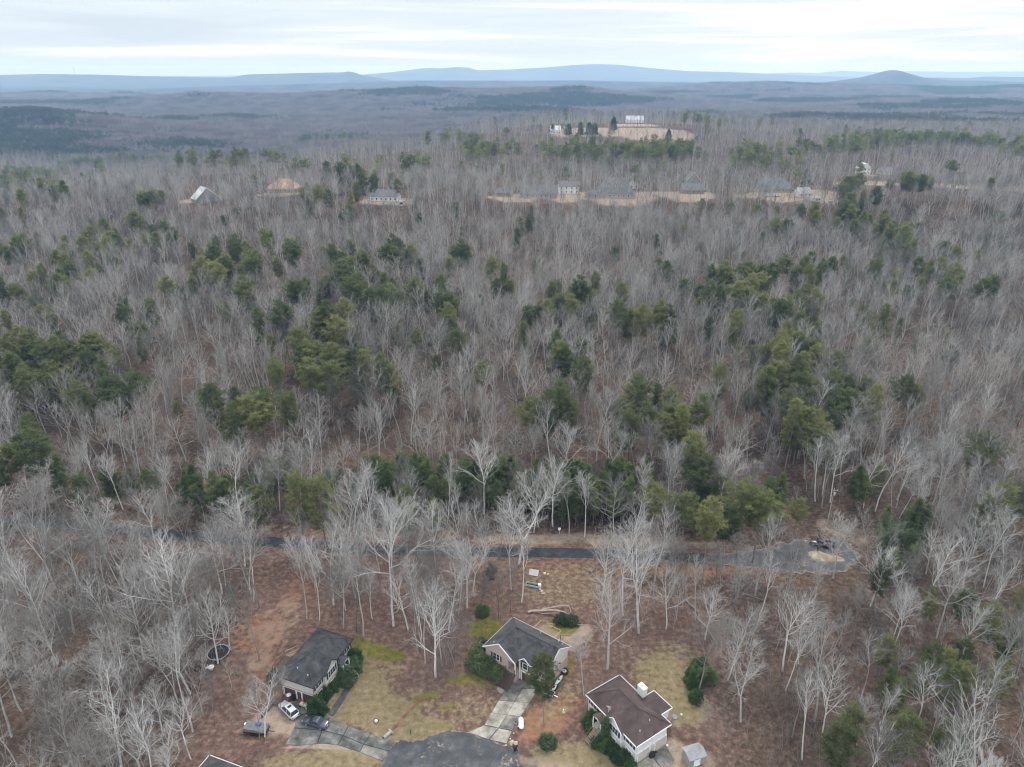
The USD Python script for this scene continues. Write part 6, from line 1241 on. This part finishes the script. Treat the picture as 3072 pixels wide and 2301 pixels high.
for sy in (-1, 1): m_w = ringm(.21, .09, 0, 18); m_w.apply_transform(trimesh.transformations.rotation_matrix(math.pi / 2, [1, 0, 0])); m_w.apply_translation([0, sy * .7, .3]); part('wheel', m_w, M['rubber'], t)
# before the garage of the black-roofed house
def zg(x, y): return 830 + x * .14486, 2040 + y * .14486
p = at(*zg(250, 370), .6); t = thing('storage_box', 'dark red storage box with white bags on it beside the silver crossover', 'box', (p[0], p[1], .05), 70); part('box_body', box(0, 0, .45, 1.3, .8, .9), M['plastic_red'], t); part('lid', box(0, 0, .93, 1.36, .86, .07), M['timber_dark'], t)
p = at(*zg(250, 310), 1.2); m4 = m_.copy(); m4.vertices *= [1.4, 1.2, .8]; m4.apply_translation([p[0], p[1], 1.25]); whole('rubbish_bag', m4, M['plastic_white'], 'white bag on the dark red storage box', 'bag', smooth=True)
p = at(*zg(560, 510), .5); t = thing('ride_on_toy', 'white and tan ride-on cart before the garage doors of the black-roofed house', 'cart', (p[0], p[1], .05), -20)
part('cart_body', loft([(-.8, .3, .25, .62, .85), (-.3, .36, .2, .7, .85), (.4, .36, .2, .64, .85), (.85, .26, .28, .55, .8)]), M['bag_tan'], t, smooth=40); part('bonnet', box(.5, 0, .68, .5, .55, .08), M['plastic_white'], t); part('seat', box(-.35, 0, .76, .5, .5, .1), M['plastic_white'], t); part('steering_wheel', ringm(.14, .025, .95, 14), M['black'], t)
for sx in (-1, 1):
    for sy in (-1, 1): m_w = ringm(.13, .07, 0, 14); m_w.apply_transform(trimesh.transformations.rotation_matrix(math.pi / 2, [1, 0, 0])); m_w.apply_translation([sx * .55, sy * .38, .2]); part('wheel', m_w, M['rubber'], t)
p = at(*zg(640, 555), .3); t = thing('paddling_pool', 'small white tub at the right end of the ride-on cart', 'tub', (p[0], p[1], .05)); part('wall', cyl(.4, .35, 0, 0, .18, 18, .5), M['plastic_white'], t); part('water', cyl(.44, .02, 0, 0, .36, 18), M['plastic_grey'], t)
p = at(*zg(690, 470), .3); t = thing('cool_box', 'small light blue box beside the round dark bush', 'box', (p[0], p[1], .05), -20); part('box_body', box(0, 0, .22, .6, .4, .44), M['plastic_blue'], t); part('lid', box(0, 0, .47, .64, .44, .06), M['plastic_white'], t)
p = at(*zg(480, 450), .4); t = thing('wheelbarrow', 'dark red wheelbarrow left of the ride-on cart', 'wheelbarrow', (p[0], p[1], .05), 110); part('tray', cyl(.3, .3, 0, 0, .5, 4, .52), M['plastic_red'], t); part('handles', cat_([rod([(.3, s_ * .1, .3), (-.9, s_ * .3, .6)], .03, 5) for s_ in (-1, 1)]), M['timber'], t); m_w = ringm(.15, .06, 0, 14); m_w.apply_transform(trimesh.transformations.rotation_matrix(math.pi / 2, [1, 0, 0])); m_w.apply_translation([.5, 0, .21]); part('wheel', m_w, M['rubber'], t)
p = at(*zg(350, 380), .5); t = thing('wheeled_bin', 'black wheeled bin between the storage box and the garage door', 'bin', (p[0], p[1], .05), 70); part('bin_body', cyl(.27, .95, 0, 0, .5, 4, .38), M['black'], t); part('lid', box(0, 0, 1.0, .6, .62, .06), M['black'], t)
p = at(*zg(2060, 850), .25); t = thing('lawn_ornament', 'small white and dark ornament alone on the dry lawn', 'ornament', (p[0], p[1], 0)); b1 = trimesh.creation.icosphere(2, .3); b1.apply_translation([0, 0, .3]); b2 = trimesh.creation.icosphere(2, .2); b2.apply_translation([.1, -.2, .62]); part('body', b1, M['plastic_white'], t, True); part('head', b2, M['plastic_white'], t, True); part('base', cyl(.5, .12, -.05, .25, .06, 12), M['timber_dark'], t)
for x, y, lab in ((1232, 2199, 'short dark post at the street edge of the dry lawn'), (1395, 2178, 'short dark post at the edge of the mossy lawn')):
    p = at(x, y, .4); t = thing('stub_post', lab, 'post', (p[0], p[1], 0)); part('post', box(0, 0, .45, .14, .14, .9), M['timber_dark'], t); part('post_cap', box(0, 0, .93, .2, .2, .06), M['black'], t)
p = at(*za(1530, 1335), .2); t = thing('culvert', 'pale concrete culvert end where the gully meets the driveway', 'culvert', (p[0], p[1], 0), 50); part('pipe', rod([(-.9, 0, .22), (.9, 0, .22)], .3, 14), M['concrete_pale'], t); part('headwall', box(.75, 0, .25, .18, 1.3, .5), M['concrete_pale'], t)
a, b = at(*za(300, 1150)), at(*za(385, 1055)); t = thing('timber_wall', 'low dark timber retaining wall left of the silver crossover', 'retaining wall', (*((a + b) / 2)[:2], 0), heading(a, b))
for k in range(4): part('beam', box(0, .02 * (k % 2), .1 + .2 * k, math.hypot(*(b - a)[:2]) + 1.0, .2, .19), M['timber_dark'], t)
p = at(770, 2188, .5); t = thing('covered_trailer', 'low dark trailer with a grey tarpaulin under the bare tree', 'trailer', (p[0], p[1], 0), -8)
part('bed', box(0, 0, .6, 4.2, 1.9, .16), M['black'], t); tp = trimesh.creation.box([4.0, 1.8, .6]).subdivide().subdivide().subdivide(); tp.vertices[:, 2] += .95 + np.where(tp.vertices[:, 2] > 0, (meshkit.fbm(np.c_[tp.vertices[:, :2] * 1.1, 0 * tp.vertices[:, 0]], 3, 5) - .5) * .7, 0); part('tarpaulin', tp, M['plastic_grey'] if False else simple('tarpaulin', (0.17, 0.175, 0.185), .6, noise=.2), t, 40); part('drawbar', rod([(2.1, 0, .55), (3.3, 0, .45)], .06, 6), M['black'], t)
for sx in (-.45, .45):
    for sy in (-1, 1): m_w = ringm(.24, .1, 0, 18); m_w.apply_transform(trimesh.transformations.rotation_matrix(math.pi / 2, [1, 0, 0])); m_w.apply_translation([sx, sy * 1.05, .34]); part('wheel', m_w, M['rubber'], t)
p = at(776, 2172, 1.3); m5 = m_.copy(); m5.vertices *= [1.5, 1.2, 1.1]; m5.apply_translation([p[0], p[1], 1.45]); whole('blue_bundle', m5, M['plastic_blue'], 'blue bundle lying on the tarpaulin of the dark trailer', 'bundle', smooth=True)
p = at(738, 2173, .4); t = thing('bucket', 'white bucket at the left end of the dark trailer', 'bucket', (p[0], p[1], 0)); part('pail', cyl(.24, .55, 0, 0, .28, 16, .3), M['plastic_white'], t); part('lid', cyl(.31, .04, 0, 0, .57, 16), M['plastic_white'], t)
# behind the brick house
def limb(label, pts, r):
    P = [at(x, y, z) for x, y, z in pts]; n = len(P); rs_ = np.linspace(r, r * .35, n); P = np.array(P); m = rod(P, rs_, 8)
    g = np.random.default_rng(int(P[0, 0] * 10) % 1000 + 7); tw_ = []
    for k in range(1, n - 1):
        for _ in range(2): b_, _d = bent(P[k], unit((P[k + 1] - P[k]) + g.normal(0, .5, 3) * np.linalg.norm(P[k + 1] - P[k])), 1.2, 3, g, .2, 0, r * .3, .01); tw_ += b_
    c0 = P[0].copy(); c0[2] = 0; t = thing('fallen_limb', label, 'fallen limb', c0, group='fallen limbs behind the brick house'); m.apply_translation(-c0); tm = tubes(tw_, 4); tm.apply_translation(-c0)
    part('limb', m, M['bare_wood'], t); part('side_twigs', tm, M['bare_wood'], t)
M['bare_wood'] = bark('bare_wood', (0.34, 0.27, 0.215), (0.50, 0.42, 0.35), .2)
def zl(x, y, z): return 1560 + x * .09054, 1800 + y * .09054, z
limb('thick curved fallen limb bending down into the brush pile', [zl(260, 400, .3), zl(430, 350, .4), zl(700, 350, .6), zl(1000, 335, .9), zl(1250, 345, 1.1), zl(1450, 390, 1.1), zl(1600, 460, .8), zl(1690, 600, .3)], .24)
limb('straight fallen limb above the thick curved one', [zl(715, 315, .3), zl(900, 280, .5), zl(1150, 225, .7), zl(1400, 185, .8), zl(1570, 172, .7), zl(1640, 230, .5), zl(1690, 400, .2)], .16)
limb('short fallen limb below the thick curved one', [zl(700, 450, .15), zl(900, 445, .25), zl(1100, 430, .35), zl(1330, 400, .4)], .12)
limb('thin fallen limb reaching right from the brush pile', [zl(1770, 810, .2), zl(2000, 815, .25), zl(2300, 820, .2)], .08)
limb('thin crooked limb on the grass right of the deck', [zl(1200, 1100, .1), zl(1300, 1140, .15), zl(1500, 1130, .2), zl(1760, 1135, .15)], .08)
def zr_(x, y): return 1560 + x * .15086, 1540 + y * .15086
p = at(*zr_(775, 290)); t = thing('roadside_sign', 'small white sign board on a post behind the road', 'sign', (at(*zr_(770, 320))[0], at(*zr_(770, 420))[1], 0)); part('board', box(0, -.05, 1.75, .75, .05, .6), M['plastic_white'], t); part('rider', box(0, -.05, 1.32, .3, .05, .16), M['plastic_white'], t); part('post', box(0, 0, .8, .08, .08, 1.6), M['pale_board'], t)
p = at(*zr_(275, 1190), .4); t = thing('leaning_board', 'large pale board propped at the wood edge below the road', 'board', (p[0], p[1], 0), -15); bd = trimesh.creation.box([2.2, .06, 1.4]); bd.apply_transform(trimesh.transformations.rotation_matrix(-.75, [1, 0, 0])); bd.apply_translation([0, 0, .6]); part('board', bd, M['pale_board'], t); part('prop', cat_([rod([(sx * .7, .1, .8), (sx * .7, .9, .0)], .05, 4) for sx in (-1, 1)]), M['timber'], t)
p = at(*zr_(490, 1200), .3); t = thing('pale_bucket', 'pale bucket right of the propped board', 'bucket', (p[0], p[1], 0)); part('pail', cyl(.2, .5, 0, 0, .26, 14, .27), M['pale_board'], t); part('rim', ringm(.27, .025, .52, 16), M['plastic_white'], t)
p = at(*zr_(555, 1215), .3); t = thing('wooden_stool', 'small tan wooden stool right of the pale bucket', 'stool', (p[0], p[1], 0), 20); part('seat', box(0, 0, .42, .55, .35, .05), M['timber_new'], t)
for sx in (-1, 1):
    for sy in (-1, 1): part('leg', box(sx * .22, sy * .13, .2, .05, .05, .4), M['timber_new'], t)
a, b = at(*zr_(190, 1395), .5), at(*zr_(350, 1425), .5); t = thing('jon_boat', 'narrow grey boat with dark inside lying at the wood edge', 'boat', (*((a + b) / 2)[:2], 0), heading(a, b)); L_ = 1.7; part('boat_hull', cat_([box(0, s_ * .5, .3, 2 * L_, .06, .5) for s_ in (-1, 1)] + [box(-L_, 0, .3, .06, 1.0, .5), box(0, 0, .06, 2 * L_, 1.0, .06)]), M['plastic_grey'], t); part('seat_plank', box(-.6, 0, .42, .3, .95, .05), M['timber_dark'], t); part('floor', box(0, 0, .105, 2 * L_ - .1, .9, .02), M['black'], t)
p = at(*zr_(363, 1438), .4); t = thing('bucket', 'white drum at the right end of the narrow grey boat', 'drum', (p[0] + .3, p[1], 0)); part('drum', cyl(.36, .8, 0, 0, .4, 16), M['plastic_white'], t); part('lid', cyl(.38, .05, 0, 0, .82, 16), M['plastic_white'], t)
g = np.random.default_rng(5)
for k, w_ in enumerate(('uppermost', 'middle', 'lowest')):
    p = at(1620 + 5 * k, 1766 + 7 * k); w = box(0, 0, .06, g.uniform(.6, 1.0), g.uniform(.2, .35), .08, g.uniform(0, 3)); w.apply_translation([p[0], p[1], 0]); whole('scrap_board', w, M['pale_board'], f'{w_} of three pale scrap boards on the leaves below the white drum', 'board', 'scrap boards below the white drum')
# about the brown-roofed house
p = at(*zc_(1315, 1345), .5); t = thing('barbecue', 'black covered barbecue on the apron before the beige garage doors', 'barbecue', (p[0], p[1], 0), 30); part('cart', box(0, 0, .4, 1.0, .5, .75), M['black'], t); hd = trimesh.creation.icosphere(2, 1); hd.vertices *= [.55, .33, .33]; hd.apply_translation([0, 0, .85]); part('hood', hd, M['black'], t, True); part('side_shelf', box(.75, 0, .75, .45, .42, .04), M['black'], t)
p = at(*zc_(1560, 925)); t = thing('stepping_lid', 'round blue-grey lid set in the lawn behind the brown-roofed house', 'lid', (p[0], p[1], 0)); part('lid', cyl(.55, .1, 0, 0, .06, 20), simple('lid_grey', (0.22, 0.26, 0.29), .7), t); part('riser', cyl(.45, .06, 0, 0, .0, 20), M['concrete_old'], t)
p = at(*zc_(1637, 900), .15); b1 = trimesh.creation.icosphere(2, .2); b1.apply_translation([p[0], p[1], .2]); whole('white_ball', b1, M['plastic_white'], 'white ball on the lawn right of the round blue-grey lid', 'ball', smooth=True)
p = at(*zc_(1480, 1240), .15); b1 = trimesh.creation.icosphere(2, .22); b1.apply_translation([p[0], p[1], .22]); whole('white_ball', b1, M['plastic_white'], 'white ball at the garage corner of the brown-roofed house', 'ball', smooth=True)
p = at(*zc_(333, 860), .3); t = thing('lawn_ornament', 'small pale ornament on the red clay left of the brown-roofed house', 'ornament', (p[0], p[1], 0)); part('body', cyl(.22, .5, 0, 0, .25, 10, .1), M['pale_board'], t); b2 = trimesh.creation.icosphere(2, .14); b2.apply_translation([0, 0, .6]); part('head', b2, M['plastic_white'], t, True)
M['shed_roof'] = shingles('shed_roof', (0.26, 0.26, 0.265), (0.40, 0.40, 0.40))
c = at(*zc_(1780, 1295), 2.3); t = thing('garden_shed', 'grey-roofed shed among bare branches right of the brown-roofed house', 'shed', (c[0], c[1], 0), 18); part('wall', box(0, 0, 1.0, 3.0, 2.3, 2.0), M['siding_grey'], t); part('roof', cat_(gable_prism((-1.7, 0), (1.7, 0), 1.4, 2.0, 2.6)), M['shed_roof'], t)
for sg in (-1, 1): part('gable_wall', gable_wall((sg * 1.5, 0), (-sg, 0), 1.15, 1.95, 2.55), M['siding_grey'], t)
d_ = part('door', box(0, -1.18, .95, 1.2, .06, 1.8), M['trim_white'], t); part('handle', box(.45, -1.23, 1.0, .05, .05, .2), M['black'], d_)
# poles, wires, dead trunks
def pole(label, pxb, pyb, pyt, name='utility_pole', arms=True, r=.15):
    b = at(pxb, pyb) if pyb > 1500 else hit(pxb, pyb); b[2] = float(land(b[0], b[1])); d = ray(pxb, pyt); h = CAM_H + d[2] / d[1] * b[1] - b[2]
    t = thing(name, label, 'utility pole', b); part('pole', rod([(0, 0, -.3), (0, 0, h)], [r, r * .65], 10), M['pole_wood'], t)
    if arms:
        part('crossarm', box(0, -.1, h - .5, 1.6, .1, .12), M['pole_wood'], t)
        for x in (-.7, 0, .7): part('insulator', cyl(.06, .22, x, -.1, h - .33 + (.3 if x == 0 else 0), 8), M['plastic_white'], t)
    return b, h
M['pole_wood'] = bark('pole_wood', (0.26, 0.225, 0.19), (0.36, 0.32, 0.28), .2)
pb, ph = pole('wooden utility pole behind the turning circle', 2480, 1578, 1466)
t_ = stage.GetPrimAtPath('/World/utility_pole'); part('transformer', cyl(.22, .7, .28, 0, ph - 1.5, 14), M['plastic_grey'], t_)
pole('wooden pole by the red chimney house on the plateau', 1722, 562, 508, 'plateau_pole'); pole('pole rising from the pines at the far right road', 2846, 532, 491, 'plateau_pole')
def wire(label, p0, p1, sag, r=.012, grp=None):
    p0, p1 = np.array(p0, float), np.array(p1, float); s = np.linspace(0, 1, 24)[:, None]; P = p0 + (p1 - p0) * s; P[:, 2] -= sag * 4 * (s * (1 - s))[:, 0]
    whole('overhead_wire', rod(P, r, 4), M['wire'], label, 'wire', grp)
M['wire'] = simple('wire', (0.16, 0.16, 0.165), .5, noise=.02)
ptop = np.array([pb[0], pb[1], ph - .25])
wire('power line running left from the pole behind the turning circle', ptop, (6, 158, 9.5), 1.3); wire('second power line running left from the pole just above the first', ptop + [0, .1, .45], (6, 158.3, 10.1), 1.2)
wire('left of two thin cables crossing the cul-de-sac', at(1531, 2206, 1.2), at(1420, 2335, 4.5), .3, .016); wire('right of two thin cables crossing the cul-de-sac', at(1552, 2172, 1.2), at(1444, 2335, 4.5), .3, .016)
def snag(label, pxb, pyb, pyt, r, lean=0):
    b = hit(pxb, pyb); d = ray(pxb + lean, pyt); h = CAM_H + d[2] / d[1] * b[1] - b[2]; g = np.random.default_rng(pxb); seg, ds = bent(np.zeros(3), np.array([lean * .006, 0, 1.0]), h, 8, g, .015, 0, r, r * .5)
    t = thing('dead_trunk', label, 'dead tree', b); part('trunk', tubes(seg, 8), M['dead_wood'], t); st = []
    for k in range(4): a_, _d = bent(np.array(seg[3 + k][3:6]), side_dir(ds[3], g, 1.0), .9, 2, g, .1, 0, r * .3, r * .12); st += a_
    part('stub', tubes(st, 4), M['dead_wood'], t)
M['dead_wood'] = bark('dead_wood', (0.48, 0.45, 0.41), (0.66, 0.63, 0.59), .2)
snag('straight white dead trunk above the road right of centre', 1930, 1395, 1292, .2, 5); snag('white dead trunk standing left of centre on the slope', 1384, 1205, 1056, .2, -4)
for lab, x0, y0, x1, y1, r in (('fallen log on the leaves right of the pale forked trees', 2054, 1797, 2094, 1836, .2), ('pale leaning fallen log at the foot of the bank right of the road', 2112, 1868, 2152, 1934, .13), ('dark fallen log below the turning circle', 2230, 1780, 2290, 1800, .16)):
    a, b = at(x0, y0, .2), at(x1, y1, .2); t = thing('fallen_log', lab, 'log', (a[0], a[1], 0)); part('log', rod([(0, 0, .2), ((b - a)[0] * .5, (b - a)[1] * .5, .24), ((b - a)[0], (b - a)[1], .2)], [r, r * .85, r * .6], 8), M['bark_grey'], t); part('snapped_branch', rod([((b - a)[0] * .5, (b - a)[1] * .5, .24), ((b - a)[0] * .6 + .5, (b - a)[1] * .6, .9)], [.06, .02], 5), M['bark_grey'], t)
# sand at the turning circle
def heap(label, x, y, rx, ry, h, seed):
    p = at(x, y); n = 28; v = [(0, 0, h)]; f = []
    for k in range(1, 6):
        for j in range(n):
            a_ = 2 * math.pi * j / n; q_ = k / 5; w_ = 1 + .3 * (meshkit.noise(np.array([[math.cos(a_) * 1.6, math.sin(a_) * 1.6, seed]]), seed)[0] - .5) * 2
            v.append((rx * q_ * w_ * math.cos(a_), ry * q_ * w_ * math.sin(a_), h * (1 - q_ ** 1.5) * (1 + .3 * (meshkit.noise(np.array([[k * 1.3, j * .9, seed]]), 4)[0] - .5)) + .014))
    for j in range(n): f.append((0, 1 + j, 1 + (j + 1) % n))
    for k in range(4):
        for j in range(n): a_, b_ = 1 + k * n + j, 1 + k * n + (j + 1) % n; f += [(a_, a_ + n, b_), (b_, a_ + n, b_ + n)]
    m = trimesh.Trimesh(np.array(v), np.array(f), process=False); m.apply_translation([p[0], p[1], .02]); whole('sand_pile', m, M['sand'], label, 'sand pile', smooth=True)
heap('pale sand heap in the middle of the turning circle', 2460, 1668, 2.6, 1.8, .45, 3); heap('small sand heap right of the larger one on the turning circle', 2505, 1675, 1.9, 1.2, .22, 6); heap('small yellow sand heap left of the black pickup truck', 2424, 1625, .9, .7, .3, 8)
# the covered pool on the plateau, the towers on the far ridge
p = hit(2312, 588); t = thing('covered_pool', 'long blue pool cover before the blue-grey roofed house', 'pool', p); part('cover', box(0, 0, .3, 11, 4.5, .12), M['pool_cover'], t); part('coping', box(0, 0, .12, 12, 5.5, .24), M['concrete_pale'], t)
def tower(label, px0, D, h):
    d = ray(px0, 222); x, y = d[0] / d[1] * D, D; z = float(land(x, y)); t = thing('radio_tower', label, 'tower', (x, y, z - 2), group='radio towers on the far ridge'); w = 5.0
    part('mast', cat_([rod([(w * math.cos(a_), w * math.sin(a_), 0), (1.2 * math.cos(a_), 1.2 * math.sin(a_), h)], .9, 4) for a_ in (0, 2.1, 4.2)]), M['metal'], t)
    part('bracing', cat_([rod([((w - 3.8 * k / 8) * math.cos(2.1 * (k % 3)), (w - 3.8 * k / 8) * math.sin(2.1 * (k % 3)), h * k / 8), ((w - 3.8 * (k + 1) / 8) * math.cos(2.1 * ((k + 1) % 3)), (w - 3.8 * (k + 1) / 8) * math.sin(2.1 * ((k + 1) % 3)), h * (k + 1) / 8)], .5, 4) for k in range(8)]), M['metal'], t)
tower('lattice radio tower on the far left ridge', 224, 9500, 95); tower('small radio tower on the far knoll left of centre', 1044, 9500, 60)

# ------------------------------------------------------------------ the person by the pickup
def person(label, loc, rot):
    import manifold3d as m3
    J = {'hipL': (0, .09, .92, .1), 'hipR': (0, -.09, .92, .1), 'kneeL': (.03, .1, .5, .065), 'kneeR': (.0, -.1, .5, .065), 'ankL': (0, .11, .09, .045), 'ankR': (-.05, -.11, .09, .045), 'toeL': (.16, .12, .05, .04), 'toeR': (.11, -.13, .05, .04), 'belly': (0, 0, 1.05, .14), 'chest': (0, 0, 1.3, .15), 'shL': (0, .18, 1.42, .065), 'shR': (0, -.18, 1.42, .065), 'elL': (-.03, .24, 1.14, .048), 'elR': (.02, -.24, 1.14, .048), 'haL': (.16, .2, .98, .036), 'haR': (.2, -.16, 1.02, .036), 'neck': (0, 0, 1.5, .055), 'head': (.02, 0, 1.64, .1), 'crown': (0, 0, 1.68, .1), 'nose': (.115, 0, 1.62, .018), 'chin': (.07, 0, 1.56, .045)}
    def ball(n): x, y, z, r = J[n]; return m3.Manifold.sphere(r, 12).translate((x, y, z))
    def bone(*ns): return m3.Manifold.batch_hull([ball(n) for n in ns])
    B = [bone('hipL', 'hipR', 'belly'), bone('belly', 'chest'), bone('chest', 'shL', 'shR'), bone('chest', 'neck'), bone('neck', 'head'), bone('head', 'crown', 'chin'), bone('chin', 'nose'), bone('hipL', 'kneeL'), bone('hipR', 'kneeR'), bone('kneeL', 'ankL'), bone('kneeR', 'ankR'), bone('ankL', 'toeL'), bone('ankR', 'toeR'), bone('shL', 'elL'), bone('shR', 'elR'), bone('elL', 'haL'), bone('elR', 'haR')]
    for s_, hd in ((1, 'haL'), (-1, 'haR')):
        x, y, z, r = J[hd]
        for k in range(4): B.append(m3.Manifold.batch_hull([m3.Manifold.sphere(.013, 8).translate((x + .02, y + (k - 1.5) * .018, z - .01)), m3.Manifold.sphere(.009, 8).translate((x + .085 - abs(k - 1.5) * .008, y + (k - 1.5) * .021, z - .045))]))
        B.append(m3.Manifold.batch_hull([m3.Manifold.sphere(.013, 8).translate((x, y - s_ * .03, z)), m3.Manifold.sphere(.01, 8).translate((x + .05, y - s_ * .055, z + .005))]))
    body = B[0]
    for b_ in B[1:]: body = body + b_
    mm = body.refine_to_length(.03).to_mesh(); m = trimesh.Trimesh(mm.vert_properties[:, :3], mm.tri_verts, process=True); trimesh.smoothing.filter_taubin(m, iterations=6)
    t = thing('person', label, 'person', loc, rot); part('body', m, M['skin'], t, True)
    def shell(z0, z1, grow, keep=None):
        v, f = m.vertices, m.faces; c = v[f].mean(1); k = (c[:, 2] > z0) & (c[:, 2] < z1)
        if keep is not None: k &= keep(c)
        s2 = trimesh.Trimesh(v + m.vertex_normals * grow, f[k], process=False); s2.remove_unreferenced_vertices(); return s2
    part('jacket', shell(.86, 1.5, .022, lambda c: ~((c[:, 0] > .13) & (c[:, 2] < 1.06))), M['cloth_black'], t, True); part('trousers', shell(.1, .95, .014, lambda c: np.abs(c[:, 1]) < .19), M['cloth_navy'], t, True); part('shoes', shell(-.1, .12, .012), M['black'], t, True); part('hair', shell(1.58, 1.9, .014, lambda c: (c[:, 0] < .05) | (c[:, 2] > 1.71)), M['black'], t, True)
M['skin'] = simple('skin', (0.36, 0.23, 0.17), .6, noise=.04); M['cloth_black'] = simple('cloth_black', (0.018, 0.018, 0.022), .9); M['cloth_navy'] = simple('cloth_navy', (0.03, 0.033, 0.05), .9)
p = at(2452, 1656); person('person in dark jacket and trousers standing before the black pickup truck', (p[0], p[1], .02), 60)
